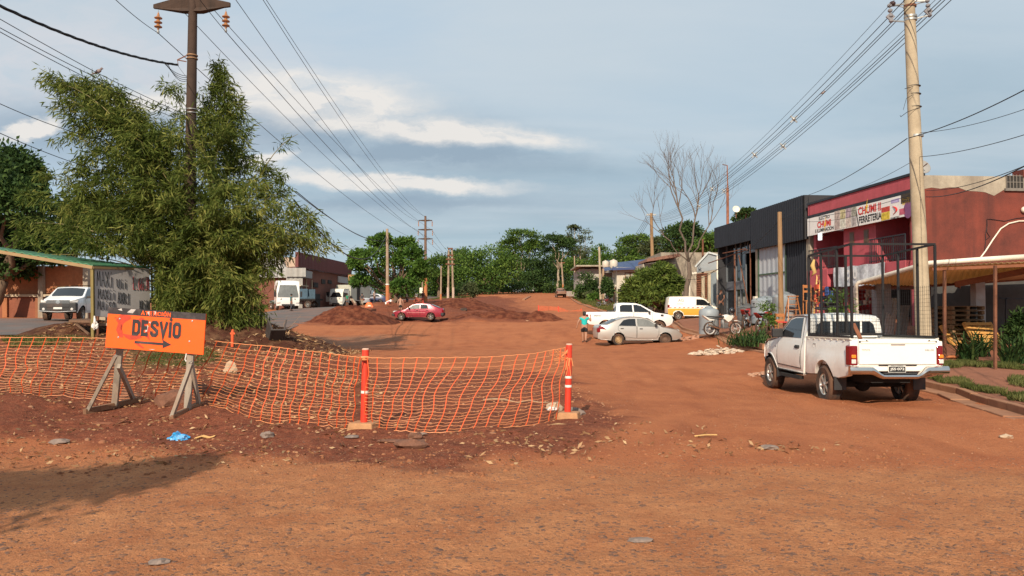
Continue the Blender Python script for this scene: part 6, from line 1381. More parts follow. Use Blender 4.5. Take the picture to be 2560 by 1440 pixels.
for i,(px,py,Y,L,lab) in enumerate(((2420,905,21.5,1.0,'spiky strap leaved plant left of the grey porch pillar'),(2452,900,22.5,.95,'spiky strap leaved plant at the foot of the grey porch pillar'),(2520,895,20.5,.9,'spiky strap leaved plant right of the thin iron post'),(2548,880,21,1.2,'tall dark strap leaved plant at the right edge'))):
    strap_plant('strap_plant', lab, on(px,Y,.12), 60, L, .06, L_STRAP)
shb = thing('garden_shrub','dark rounded shrub at the right edge under the lean-to','shrub',on(2550,24,.1)); p,a,t_ = crown_points(px_blobs([(2555,830,28,40),(2580,850,30,30)],24,.5,1),1500,.4,77); leaves('foliage',p,a,.16,.06,L_DARK,shb,t_)
for i,(px,Y,hh,lab) in enumerate(((1917,34,1.5,'thin flowering shrub rising above the planted bed'),(2100,25,2.0,'slim yellow green shrub seen through the cage by the shop front'))):
    b = on(px,Y,.12); t = thing('young_shrub', lab, 'shrub', b); p,a,t_ = crown_points([(b+V((0,0,hh*.75)),(.35,.3,hh*.28)),(b+V((.1,0,hh*.45)),(.25,.25,hh*.2))],260,.45,60+i); leaves('foliage',p,a,.13,.05,L_LIME if i else L_FOREST,t,t_); mb = MB(); limb(mb,b,b+V((0,0,hh*.9)),.025,.008,4,.06,5,i); mb.obj('stem',BARK,t)
# ---- grass on the verges (uncountable)
gp, ga, gt_ = [], [], []
def sow(poly, n, hgt, lift=.0):
    poly = [(p[0],p[1]) for p in poly]; a = np.array(poly); lo, hi = a.min(0), a.max(0); q = lo+(hi-lo)*RNG.random((n*3,2)); m = vnoise(q[:,0],q[:,1],.45)+.25*vnoise(q[:,0],q[:,1],.12); sd = sdist(q[:,0],q[:,1],poly); k = (sd > 0)&(m+np.clip(sd,0,.3) > .78); q = q[k][:n]
    z = hN(q[:,0],q[:,1])+lift; gp.append(np.column_stack([q,z])); ax = RNG.normal(size=(len(q),3))*.45; ax[:,2] = 1; ga.append(ax); gt_.append(.6*vnoise(q[:,0],q[:,1],.8)+.4*RNG.random(len(q)))
ks = [V((p.x+.2,p.y)) for p in KR]
sow([V((8.55,12.4)),V((9.35,12.4)),V((9.95,17.5)),V((9.42,17.5))], 5200, .1, .11)
sow([V((9.42,17.5)),V((9.95,17.5)),V((10.6,21)),V((10.0,21))], 2200, .1, .11)
sow([V((10.4,14.5)),V((12.4,16.2)),V((12.4,17.6)),V((10.4,17.2))], 3600, .1, .11)
sow([V((10.2,19.3)),V((12.6,19.0)),V((13,20.4)),V((10.6,20.6))], 3600, .1, .11)
for pg in POLY_GRASS: sow(pg, 3500, .1)
sow(polyw([(1460,760),(1510,752),(1560,775),(1550,790),(1510,778)]), 9000, .2); sow(polyw([(1428,742),(1470,742),(1500,760),(1460,762)]), 6000, .2); sow(polyw([(1060,752),(1110,748),(1200,742),(1110,744)]), 4000, .2)
sow(polyw([(0,848),(180,846),(240,850),(200,870),(20,872)]), 3500, .1)
gz_ = np.concatenate(gp); dist = np.hypot(gz_[:,0],gz_[:,1]); gg = leaves('grass', gz_, np.concatenate(ga), .085+.0*dist, .012, L_GRASS, None, np.concatenate(gt_)) if False else None
Lg = .075+.0022*np.minimum(dist,120)
gg = leaves('grass', gz_, np.concatenate(ga), Lg, Lg*.16, L_GRASS, None, np.concatenate(gt_)); props(gg, 'patchy short grass on the verges and behind the net', kind='stuff')
# ================================================================ poles, wires
POLED = M('dark_concrete_pole', (.058,.034,.024), .9, var=.3, scale=3, bump=.006, bscale=18, streak=((.026,.018,.014),.7,3.0), space='World')
POLEC = M('pale_concrete_pole', (.40,.325,.225), .9, var=.16, scale=2.5, bump=.004, bscale=20, dirt=((.22,.16,.10),.6,1.5), space='World')
POLEW = M('pole_wood', (.27,.165,.085), .9, var=.25, scale=3, bump=.004, bscale=25, stretch=(6,6,.5))
POLEF = M('far_pole', (.34,.25,.175), .9, var=.25, scale=1.5, dirt=((.12,.08,.06),.6,.8))
REDDUST = M('red_dust_foot', (.42,.15,.06), .95, var=.2, scale=3)
PORC = M('brown_porcelain', (.36,.16,.065), .3, var=.2, scale=8, coat=.3)
GALV = M('galvanised', (.36,.36,.35), .5, .6, var=.2)
WIRE = M('wire_black', (.012,.012,.014), .6)
WHITEB = M('white_band', (.70,.68,.62), .6)
def pole(name, label, a, b, r0, r1, mat, foot=None, group=None, n=14):
    t = thing(name, label, 'pole', a, 0, group); mb = MB(); a, b = V(a), V(b)
    mb.tube([a-V((0,0,.6))]+[a.lerp(b,i/6) for i in range(7)], [r0]+[r0+(r1-r0)*i/6 for i in range(7)], n); mb.obj('shaft', mat, t, smooth=True)
    if foot:
        c = a.lerp(b,foot); mb = MB(); mb.tube([a, c], [r0+.012,r0+(r1-r0)*foot+.012], n, cap=False); mb.obj('stained_foot', REDDUST, t, smooth=True)
    return t
def band(t, p, r, hgt, mat, name='band'):
    mb = MB(); mb.lathe(p, [(r,-hgt/2),(r+.012,-hgt/2),(r+.012,hgt/2),(r,hgt/2)], 16); return mb.obj(name, mat, t, smooth=True)
# tall dark pole in the bamboo
YP = 27.0; b0 = P(470,800,YP); top = P(481,0,YP)
tp = pole('power_pole', 'tall dark brown concrete power pole with a hammerhead crossarm rising from the bamboo', V((b0.x,YP,h(b0.x,YP))), top+V((.02,0,.25)), .23, .145, POLED)
ca = V((top.x,YP,P(480,24,YP).z))
L0, L1 = P(384,18,YP), P(576,14,YP); zt1 = P(480,-3,YP).z
mb = MB()
prof = [(L0.x,L0.z-.05,.05),(L0.x,L0.z+.09,.05),(ca.x-.1,zt1+.1,.14),(ca.x+.1,zt1+.1,.14),(L1.x,L1.z+.10,.05),(L1.x,L1.z-.05,.05),(L1.x-.25,L1.z-.08,.06),(ca.x+.35,P(500,30,YP).z-.02,.15),(ca.x-.3,P(460,30,YP).z-.02,.15),(L0.x+.3,L0.z-.09,.06)]
n_ = len(prof); mb.add([(x,YP-w_,z) for x,z,w_ in prof]+[(x,YP+w_,z) for x,z,w_ in prof], [tuple(range(n_)),tuple(range(2*n_-1,n_-1,-1))]+[((i+1)%n_,i,n_+i,n_+(i+1)%n_) for i in range(n_)])
ar = mb.obj('crossarm', POLED, tp, bevel=.02)
INS = {}
for k,(px,py) in enumerate(((396,28),(565,25))):
    c = P(px,py,YP-.0); ir = .135
    q = MB(); z = 0
    prof_ = [(.02,.05),(.035,0)]
    for j in range(3): z0 = -.09-j*.155; prof_ += [(.05,z0+.03),(.07,z0),(ir,z0-.045),(ir-.005,z0-.065),(.05,z0-.075),(.045,z0-.11)]
    q.lathe(c-V((0,0,.10)), [(r_,z_) for r_,z_ in prof_]+[(.02,-.58)], 20); iv = q.obj('insulator', PORC, tp, smooth=True)
    q = MB(); q.tube([c+V((0,0,.03)),c-V((0,0,.12))],.012,6); q.lathe(c-V((0,0,.72)),[(.015,.08),(.05,.0),(.04,-.06),(.001,-.08)],10); q.tube([c-V((0,0,.66)),c-V((0,0,.78))],.015,6); q.obj('hook', GALV, iv); INS[k] = c-V((0,0,.77))
for py in (139,147): band(tp, P(480.5,py,YP), .177, .035, M('rusty_strap', (.30,.17,.09), .7, .3))
for py in (274,283): band(tp, P(480,py,YP), .19, .02, GALV)
q = MB(); q.bar(P(466,139,YP), P(443,150,YP-.05), .03); q.bar(P(466,154,YP), P(443,150,YP-.05), .03); q.obj('bracket', RUST, tp); q = MB(); q.bar(P(444,151,YP-.05), P(446,166,YP-.05), .015); q.obj('hook', RUST, tp)
# pale pole on the right
YR = 19.0; b1 = P(2312,845,YR); t1_ = P(2272,-12,YR)
rp_ = pole('concrete_pole', 'pale round concrete pole with wire brackets standing behind the caged pickup', V((b1.x,YR,h(b1.x,YR)+.1)), t1_, .185, .125, POLEC, n=20)
for py, m_ in ((42,GALV),(50,GALV),(16,RUST),(340,GALV)): band(rp_, P(2274+py*.048,py,YR), .135+py*.00006, .05, m_)
for py in (216,236,268): 
    band(rp_, P(2274+py*.047,py,YR), .148, .012, BLACK, 'wire_tie')
q = MB(); q.tube([P(2283,216,YR-.16),P(2262,222,YR-.2)],.008,5); q.tube([P(2284,236,YR-.16),P(2266,246,YR-.2),P(2258,275,YR-.2)],.006,4); q.tube([P(2300,268,YR-.15),P(2268,280,YR-.2),P(2252,292,YR-.25),P(2250,288,YR-.25)],.007,4); q.obj('loose_wire', WIRE, rp_)
for side, (xa,ya,xb,yb,xc,yc) in enumerate(((2263,10,2224,14,2228,52),(2286,3,2318,2,2324,38))):
    q = MB(); q.bar(P(xa,ya,YR), P(xb,yb,YR-.05), .035); q.tube([P(xa,ya+9,YR),P((xa+xb)/2,ya+4,YR),P(xb,yb+2,YR-.05)],.014,5); q.bar(P(xa,ya+44,YR),P(xc,yc,YR-.05),.03); q.obj('bracket', GALV, rp_)
    q = MB()
    for j in range(4): f = j/3; q.lathe(P(xb+(xc-xb)*f,yb+(yc-yb)*f,YR-.05),[(.02,.05),(.055,.02),(.055,-.02),(.02,-.05)],10)
    q.box(P((xb+xc)/2,yc-10,YR-.05),(.16,.03,.16),Matrix.Rotation(R(45),3,'Y')); q.obj('insulator_string', M('grey_polymer', (.20,.19,.20), .6), rp_)
q = MB(); c = P(2231,9,YR-.05); q.sphere(c,(.075,.075,.06)); q.obj('photocell', M('photocell', (.045,.02,.02), .5), rp_)
# other poles: label, top px, base px, depth, radii, foot
PL = [('street_pole','weathered wooden pole with an orange clay stained foot, left of the red saloon',(968,572),(969,762),83,.19,.13,POLEF,.26),
 ('small_pole','slim bare pole between the three armed pole and the twin pole',(1103,665),(1102,755),130,.16,.12,POLEF,.22),
 ('small_pole','thin pole with small boxes just left of the three armed pole',(1056,700),(1056,748),128,.13,.10,POLEF,0),
 ('street_pole','pale bare concrete pole on the far verge before the blue roofed house',(1498,617),(1502,752),110,.18,.14,POLEC,0),
 ('street_pole','tall pale pole behind the mango tree carrying the bundled wires',(1628,533),(1634,765),76,.20,.14,POLEW,0),
 ('timber_post','round timber post in front of the black warehouse',(1949,530),(1953,792),37.5,.125,.10,POLEW,0),
 ('street_pole','far pole with crossbar at the right edge of the dirt road before the forest',(1404,655),(1409,735),190,.24,.17,POLEF,.3),
 ('small_pole','thin dark pole in front of the concrete workshop beside the bare tree',(1757,598),(1757,795),59,.10,.07,RUST,0),
 ('small_pole','thin far pole at the edge of the forest left of the white far house',(1436,640),(1438,735),185,.2,.14,POLEF,0)]
PT = {}
for i,(nm,lab,tpx,bpx,Y,r0,r1,m_,ft) in enumerate(PL):
    tp2 = P(*tpx,Y); b = P(*bpx,Y); gz0 = h(b.x,Y); PT[i] = (pole(nm,lab,V((b.x,Y,min(gz0,b.z) if i != 5 else b.z)),tp2,r0,r1,m_,ft or None,n=10), tp2)
q = MB(); q.bar(P(1398,657,190),P(1412,657,190),.25); q.obj('crossbar', RUST, PT[6][0])
q = MB(); q.box(P(1053,726,127.8),(.5,.4,.9)); q.obj('meter_box', WHITEP, PT[2][0])
q = MB(); q.bar(P(1616,537,76),P(1640,537,76),.14); q.obj('crossbar', GALV, PT[4][0])
band(PT[0][0], P(968.5,711,83), .19, .12, WHITEB)
pk_ = on(976,81); sg_ = thing('small_notice', 'small white red lettered notice leaning on the clay stained pole foot', 'sign', P(972,755,81)); q = MB(); q.prism([P(962,756,81),P(978,748,81),P(979,753,81),P(963,761,81)],V((0,0,0)),V((0,.05,0))); q.obj('board', BANNER, sg_)
q = MB(); q.prism([P(966,756,80.9),P(974,752,80.9),P(974,754,80.9),P(966,758,80.9)],V((0,0,0)),V((0,.03,0))); q.obj('red_marking', TXTR, sg_)
# three armed transmission pole and twin pole
Y3 = 109; tt = pole('transmission_pole', 'tall brown pole with three crossarms of hanging insulators in the middle distance', on(1064,Y3), P(1063.5,540,Y3), .25, .15, M('brown_pole', (.16,.095,.065), .9, var=.2), .28, n=10)
for py, xw in ((551,17),(574,18),(597,18)):
    q = MB(); a, b = P(1063.5-xw,py,Y3), P(1063.5+xw,py,Y3); c = P(1063.5,py,Y3); q.prism([a+V((0,0,.04)),c+V((0,0,.10)),b+V((0,0,.04)),b-V((0,0,.05)),c-V((0,0,.14)),a-V((0,0,.05))],V((0,-.12,0)),V((0,.12,0))); am = q.obj('crossarm', POLED, tt)
    for x in (a,b):
        q = MB(); q.lathe(x-V((0,0,.1)),[(.02,0),(.08,-.15),(.03,-.25),(.08,-.4),(.03,-.5),(.08,-.65),(.02,-.75)],8); q.obj('insulator', PORC, am)
Y2 = 150; tw = thing('twin_pole', 'pair of pale poles braced together with crossbars at the top, on the left bank', 'pole', on(1127,Y2))
for xt, xb in ((1122,1120),(1130,1133)):
    q = MB(); a = on(xb,Y2); q.tube([a-V((0,0,.5)),P(xt,622,Y2)],[.23,.16],10); q.obj('shaft', POLEF, tw, smooth=True)
    q = MB(); q.tube([a,a+V((0,0,2.2))],[.245,.24],10,cap=False); q.obj('white_foot', M('dusty_limewash', (.46,.34,.27), .85, var=.2), tw, smooth=True)
for py, x0, x1 in ((621,1120,1132),(638,1118,1134),(648,1115,1137),(660,1114,1137)):
    q = MB(); q.bar(P(x0,py,Y2-.3),P(x1,py,Y2-.3),.22); q.obj('crossbar', RUST, tw)
ct = thing('timber_rack', 'cluster of orange timber portal posts beside the warehouse end', 'frame', on(885,116))
for xa,xb in ((873,873),(881,881),(889,889),(892,892),(899,899),(905,905)):
    q = MB(); q.bar(on(xb,116),P(xa,688 if xa < 893 else 697,116),.28); q.obj('post', M('orange_timber', (.42,.22,.11), .9, var=.2), ct)
for x0,x1,py in ((872,890,689),(878,896,698)): q = MB(); q.bar(P(x0,py,115.8),P(x1,py,115.8),.3); q.obj('beam', MATS['orange_timber'], ct)
# rusty mast above the black warehouse
ms = thing('rusty_mast', 'slim rusty antenna mast rising behind the black warehouse', 'mast', on(1820,58)); q = MB(); q.tube([on(1820,58),P(1819,470,58)],[.12,.10],8); q.tube([P(1819,470,58),P(1818,413,58)],[.05,.04],6); q.obj('shaft', M('rust_red', (.27,.105,.06), .8, var=.3), ms)
q = MB(); q.bar(P(1806,411,58),P(1819,414,58),.05); q.bar(P(1808,437,58),P(1820,438,58),.03); q.bar(P(1808,472,58),P(1818,474,58),.03); q.bar(P(1820,487,58),P(1826,488,58),.03); q.obj('rung', RUST, ms)
d2 = thing('small_dish', 'small white dish on the roof edge of the black warehouse', 'dish', P(1840,536,50)); c = P(1840,524,50); q = MB(); q.lathe(c,[(.02,0),(.14,.02),(.24,.08),(.2,.06),(.02,.02)],14,Matrix.Rotation(R(70),3,'X')); q.obj('dish', WHITEP, d2, smooth='all'); q = MB(); q.bar(c,P(1840,545,50),.05); q.obj('mount', RUST, d2)
for i,(px,py,lab) in enumerate(((246,178,'grey dove sitting on the upper wire left of the dark pole'),(2057,232,'small grey bird on the lone wire among the bundled wires'))):
    Y = 22 if i == 0 else 30; c = P(px,py,Y); bd = thing('bird', lab, 'bird', c); s_ = .75 if i == 0 else .6
    q = MB(); q.sphere(c+V((0,0,0)),(.13*s_,.07*s_,.075*s_),12,8,Matrix.Rotation(R(-28),3,'Y')); q.sphere(c+V((.12*s_,0,.10*s_)),(.045*s_,)*3,10,8); q.prism([c+V((-.08*s_,-.03,-.04)),c+V((-.08*s_,.03,-.04)),c+V((-.26*s_,.02,-.10)),c+V((-.26*s_,-.02,-.10))],V((0,0,0)),V((0,0,.015))); q.prism([c+V((.155*s_,0,.105*s_)),c+V((.20*s_,0,.09*s_)),c+V((.155*s_,.0,.085*s_))],V((0,-.01,0)),V((0,.01,0))); q.obj('body', M('dove_grey', (.22,.17,.16), .8, var=.25, scale=14), bd, smooth='all')
# wires: (label, [(px,py,Y)...], sag metres, radius)
def wire(label, pts, sag, r, group=None, name='wire', mat=None, n=18, twist=0):
    Q = [P(*p) if not isinstance(p,V) else p for p in pts]; mb = MB(); out = []
    for a, b in zip(Q[:-1],Q[1:]):
        for i in range(n+(1 if b is Q[-1] else 0)): t_ = i/n; out.append(a.lerp(b,t_)-V((0,0,4*sag*t_*(1-t_))))
    off = lambda p: (not isinstance(p,Vector)) and (p[0] < 0 or p[0] > 2560 or p[1] <= 0)
    for k_ in (0,-1):          # the line runs on past the edge of the view to its next pole
        if off(pts[k_]):
            d_ = (out[0]-out[1] if k_ == 0 else out[-1]-out[-2]).normalized()
            for q_ in (5,10,15): out.insert(0,out[0]+d_*5) if k_ == 0 else out.append(out[-1]+d_*5)
    if twist:
        for k in range(3): mb.tube([p+V((math.cos(i*1.3+k*2.1)*r*.75,0,math.sin(i*1.3+k*2.1)*r*.75)) for i,p in enumerate(out)], r*.7, 5)
    else: mb.tube(out, r, 5)
    o = mb.obj(name, mat or WIRE, None, smooth='all'); props(o, label, 'wire', group); return out
GW = 'transmission wires running to the three armed pole'
wire('wire coming from overhead to the left insulator of the dark pole', [(290,0,21.5),INS[0]], .05, .011, GW)
wire('wire from the left insulator passing behind the dark pole to the lowest far crossarm', [INS[0],(1046,600,109)], 1.1, .014, GW)
wire('wire clipped to the right insulator of the dark pole, coming from overhead', [(520,0,26.0),INS[1]], .0, .011, GW) if False else None
wire('wire from the right insulator of the dark pole to the far three armed pole', [INS[1],(1080,598,109)], 1.1, .014, GW)
wire('wire from overhead to the right insulator, crossing the hammerhead arm', [(470,-40,23.5),INS[1]], .03, .011, GW)
wire('wire from behind the hammerhead arm to the middle far crossarm', [(445,15,27.4),(1046,577,109)], 1.0, .012, GW)
wire('wire just above the right insulator wire, running to the middle far crossarm', [(535,25,27.3),(1081,576,109)], .8, .012, GW)
wire('single wire left of the close pair, running down to the top far crossarm', [(590,0,26),(1047,554,109)], 1.4, .012, GW)
wire('left wire of the close pair descending to the top of the three armed pole', [(658,0,26),(1064,541,109)], 1.4, .011, GW)
wire('right wire of the close pair descending to the top of the three armed pole', [(666,0,26.5),(1080,553,109)], 1.2, .010, GW)
for i,(xa,ya,xb,yb) in enumerate(((1046,600,1116,650),(1081,599,1137,648),(1046,577,1118,638),(1081,576,1133,638))): wire(('lower left','lower right','upper left','upper right')[i]+' wire between the three armed pole and the twin pole', [(xa,ya,109),(xb,yb,150)], .5, .016, 'wires between the three armed pole and the twin pole')
CB_ = wire('thick twisted black service cable from the left edge to the dark pole bracket', [(-120,-45,17),(443,162,26.9)], .30, .032, None, 'service_cable', None, 30, 1)
for k in range(4): wire('drooping cable tail %s where the thick cable meets the dark pole' % ('nearest the top','second from the top','third from the top','lowest of the four')[k], [(405+k*5,152+k*3,26.3),(467,190+k*4,26.9)], .12+.03*k, .010, 'cable tails at the dark pole', 'cable_tail')
wire('thin stay wire from the bracket to the dark pole shaft', [(446,166,26.95),(466,192,26.9)], .01, .006)
GL = 'left hand wires crossing behind the bamboo'
for lab,(xa,ya,xb,yb) in (('uppermost of the three parallel wires at the left edge, the one with the dove',(0,44,470,290)),('middle of the three parallel wires at the left edge',(0,66,470,296)),('lowest of the three parallel wires at the left edge',(0,76,440,296)),
    ('lone wire meeting the left edge above the dark roadside tree',(0,254,260,350)),('lowest lone wire at the left edge ending in the bamboo',(0,328,300,440))):
    if 'dove' in lab: wire(lab, [(-60,13,17),(246,184,22),(470,290,27.6)], .02, .010, GL)
    else: 
        sl_ = (yb-ya)/(xb-xa); wire(lab, [(-60,ya-60*sl_,17),(xb,yb,27.6)], .12, .010, GL)
wire('thick black cable sagging from the bamboo to the weathered wooden pole', [(735,500,27.8),(965,590,83)], 2.3, .035, None, 'service_cable', None, 30)
wire('thick black cable from the weathered wooden pole toward the brown pole', [(970,585,83),(1030,672,120)], 1.0, .04, None, 'service_cable')
for lab,(xa,ya,xb,yb,yb2) in (('upper thin wire from the bamboo to the weathered wooden pole',(700,450,966,602,83)),('lower thin wire from the bamboo to the weathered wooden pole',(740,478,966,600,83)),('lowest thin wire from the bamboo to the bushy street tree',(770,560,890,612,92))): wire(lab, [(xa,ya,28),(xb,yb,yb2)], .7, .016, 'thin wires right of the bamboo')
GR = 'bundled wires of the right hand line'
RW = [('outermost thin wire of the right bundle',(2236,0),(1617,540),.006),('top heavy wire of the upper right bundle',(2262,0),(1618,543),.010),('middle heavy wire of the upper right bundle',(2284,0),(1620,545),.010),('lowest heavy wire of the upper right bundle',(2293,0),(1622,548),.010),('lone thin wire between the two right bundles',(2338,0),(1628,548),.006),
      ('top wire of the lower right bundle',(2352,0),(1632,550),.010),('middle wire of the lower right bundle',(2362,0),(1634,552),.010),('lowest wire of the lower right bundle',(2378,0),(1636,556),.010)]
WP = []
for lab,a,b,r in RW: WP.append(wire(lab, [(*a,18.3),(*b,76)], 1.35, r, GR, n=30))
for k,(px,py,wi) in enumerate(((1998,252,1),(1889,355,1),(1783,446,1),(1977,313,5),(1821,437,5),(1745,475,5))):
    best = min(((abs(1280+F*q.x/(q.y)-px),q) for q in WP[wi+1]), key=lambda z: z[0])[1]; s_ = .16
    q = MB()
    for a_ in (45,135): q.box(best,(.34,.03,.05),Matrix.Rotation(R(a_),3,'Y'))
    q.sphere(best,.07); o = q.obj('wire_spacer', GALV, None); props(o, ('grey cross spacer nearest the pole on the upper right bundle','grey cross spacer midway along the upper right bundle','grey cross spacer beside the bare tree on the upper right bundle','grey cross spacer nearest the pole on the lower right bundle','grey cross spacer near the rusty mast on the lower right bundle','grey cross spacer among the bare branches on the lower right bundle')[k], 'spacer', 'cross spacers on the bundled wires')
for k in range(4): wire(('uppermost','second','third','lowest')[k]+' wire dropping from the tall pale pole towards the far verge', [(1617+k*2,540+k*4,76),(1530,625+k*9,135)], 1.2, .018, 'wires dropping behind the tall pale pole')
for lab,(a,b,sg,r) in (('heavy wire from the pale pole clamp up to the right edge',((2272,345,18.8),(2620,193,13),.1,.011)),('thin wire under the heavy one, pale pole to the right edge',((2300,332,18.8),(2620,252,13),.1,.006)),('wire from the pale pole clamp down to the black warehouse corner',((2268,346,18.8),(2022,487,38.3),.15,.011)),
    ('thin wire crossing the pale pole at mid height to the right edge',((2300,392,18.8),(2620,318,12),.08,.007)),('thin wire from the pale pole to the shop roof',((2300,392,18.8),(2115,480,33),.1,.006)),
    ('black cable from the shop wall up past the parapet to the right edge',((2316,492,28.5),(2640,372,14),.25,.014)),('upper black cable across the concrete parapet to the right edge',((2316,476,28.5),(2640,380,15),.2,.010)),
    ('cable from the timber post across the banner of the shop',((1955,546,37.4),(2300,480,28),.25,.010)),('second cable from the timber post along the shop front',((1955,548,37.4),(2200,520,31),.3,.008)),('long thin cable sagging from the black warehouse to the timber workshop',((1955,545,37.4),(1740,690,57),.6,.014)),('cable along the black fascia to the timber post',((2020,500,37.8),(1950,548,37.5),.1,.008)),('low cable from the timber workshop toward the mango tree',((1800,668,50),(1690,690,60),.5,.016))):
    wire(lab, [a,b], sg, r)
# ================================================================ things in the foreground and in the street
# ---- soil heaps
def heap(label, cx, cy, rx, ry, hh, rot=0, seed=0, mat=None, name='soil_heap', cat='soil heap', rough=.14, n=64):
    mb = MB(); rg = 26; c, s = math.cos(rot), math.sin(rot); off = V((seed*7.3,seed*3.1,0))
    xs_, ys2 = [], []
    for j in range(rg+1):
        for i in range(n):
            a = 2*PI*i/n; r = j/rg; k = 1+.18*mnoise.noise(V((math.cos(a)*1.5,math.sin(a)*1.5,seed))); lx, ly = rx*r*k*math.cos(a), ry*r*k*math.sin(a)
            xs_.append(cx+lx*c-ly*s); ys2.append(cy+lx*s+ly*c)
    z0 = hN(np.array(xs_),np.array(ys2))
    for q,(x,y) in enumerate(zip(xs_,ys2)):
        r = (q//n)/rg; p = max(0,1-r**1.5)**1.15; lump = mnoise.noise(V((x*.55,y*.55,0))+off)*.5+mnoise.noise(V((x*1.6,y*1.6,0))+off)*.3+mnoise.noise(V((x*4.5,y*4.5,0))+off)*.16+mnoise.noise(V((x*11,y*11,0))+off)*.08
        mb.v.append((x,y,z0[q]+hh*p*(1+.25*lump)+rough*lump*2*min(1,(1-r)*5)*min(1,hh)-(.12 if r > .99 else 0)))
    for j in range(rg):
        for i in range(n): mb.f.append((j*n+i,(j+1)*n+i,(j+1)*n+(i+1)%n,j*n+(i+1)%n)); mb.m.append(0)
    o = mb.obj(name, mat or SOIL, None, smooth='all'); props(o, label, cat); return o
SOIL = M('heaped_soil', (.092,.027,.016), .97, var=.5, scale=1.6, bump=.05, bscale=9, spec=.1, space='World', dirt=((.30,.11,.055),.6,2.2))
SOILD = M('darker_soil', (.072,.028,.018), .97, var=.5, scale=2.2, bump=.04, bscale=10, spec=.1, space='World', dirt=((.26,.15,.08),.5,3.0))  # darker soil colour for the mounds under the bamboo
a = G(905,812); heap('big dark red soil heap in the road middle, left of the red saloon', on(880,60).x, 60, 3.6, 2.6, 1.35, 0, 1)
heap('lower trailing end of the soil heap just left of the red saloon', on(946,61).x, 61, 1.7, 1.8, .7, 0, 2)
heap('long low soil ridge across the street between the red saloon and the walking person', on(1255,67).x, 67, 5.6, 1.7, .75, R(-3), 3)
heap('short soil ridge at the right end of the earth bank, near the walking person', on(1350,66).x, 66, 1.9, 1.4, .85, 0, 4)
heap('red soil bank behind the red saloon with an old tyre on it', on(1160,82).x, 82, 5.0, 4.0, 1.0, 0, 5)
heap('dark earth mound round the foot of the bamboo, strewn with dry leaves', -9.6, 26.2, 4.7, 3.2, 1.0, R(-8), 6, SOILD)
heap('grassy low mound under the left end of the bamboo', -14.5, 27.4, 3.4, 2.2, .55, 0, 8, SOILD)
RUB = M('white_rubble', (.52,.40,.30), .9, var=.35, scale=6, bump=.01, bscale=20)
def rubble(label, px, py, rxp, n, hh, sz, mat, seed, col=None):
    c = G(px,py); k = c.y/F; rx = rxp*k; rr = random.Random(seed); mb = MB()
    for i in range(n):
        a = rr.uniform(0,2*PI); q = rr.random()**.6; x, y = c.x+rx*q*math.cos(a), c.y+rx*.9*q*math.sin(a); z = h(x,y)+hh*(1-q)**1.2*rr.random(); s = sz*rr.uniform(.5,1.5)
        mb.rock((x,y,z+s*.15),(s,s*rr.uniform(.5,.9),s*rr.uniform(.25,.5)),seed*1000+i,rr.uniform(0,6),.3)
    o = mb.obj('rubble', mat, None); props(o, label, kind='stuff'); return o
rubble('heap of pale broken rubble on the road edge in front of the planted bed', 1790, 884, 66, 230, .32, .085, RUB, 1)
rubble('scatter of pinkish rubble beside the silver saloon nose', 1722, 848, 44, 150, .18, .08, M('pink_rubble', (.42,.21,.13), .9, var=.35, scale=6), 2)
rubble('strewn pale stones beneath the far side of the caged pickup', 1925, 938, 60, 90, .1, .06, M('pink_rubble2', (.40,.22,.14), .9, var=.35, scale=6), 3)
rubble('strip of pale broken stones at the foot of the soil ridge across the street', 1290, 800, 60, 110, .12, .13, M('pink_rubble3', (.36,.20,.12), .9, var=.4, scale=6), 4)
# ---- dusty half-buried cobbles, pebbles, dry leaves (uncountable)
g = np.random.default_rng(3)
ico = bmesh.new(); bmesh.ops.create_icosphere(ico, subdivisions=2, radius=1); IV = np.array([v.co[:] for v in ico.verts]); IF = np.array([[v.index for v in f.verts] for f in ico.faces]); ico.free()
def stones(name, pts, size, flat, mat, label, sink=.35, jag=.28, tint=True):
    n = len(pts); vs = np.empty((n,len(IV),3)); nv = g.normal(size=(6,len(IV)))*jag*.5
    sz = size*(.45+g.random(n)**2*1.5) if np.isscalar(size) else size
    for i in range(n):
        a = g.random()*6.28; c, s = math.cos(a), math.sin(a); q = IV*(1+nv[i%6][:,None]*.5)*np.array([1,.55+.4*g.random(),flat*(.7+.6*g.random())])*sz[i]
        vs[i,:,0] = q[:,0]*c-q[:,1]*s+pts[i,0]; vs[i,:,1] = q[:,0]*s+q[:,1]*c+pts[i,1]; vs[i,:,2] = q[:,2]+pts[i,2]-sink*flat*sz[i]
    me = bpy.data.meshes.new(name); F_ = (IF[None]+np.arange(n)[:,None,None]*len(IV)).reshape(-1,3); me.vertices.add(n*len(IV)); me.vertices.foreach_set('co',vs.ravel()); me.loops.add(F_.size); me.polygons.add(len(F_)); me.loops.foreach_set('vertex_index',F_.ravel()); me.polygons.foreach_set('loop_start',np.arange(0,F_.size,3)); me.polygons.foreach_set('use_smooth',[True]*len(F_))
    at = me.attributes.new('tint','FLOAT','FACE'); at.data.foreach_set('value',np.repeat(g.random(n),len(IF)).astype(np.float32)); me.materials.append(mat); me.update(); me.validate()
    return props(link(name,me), label, kind='stuff')
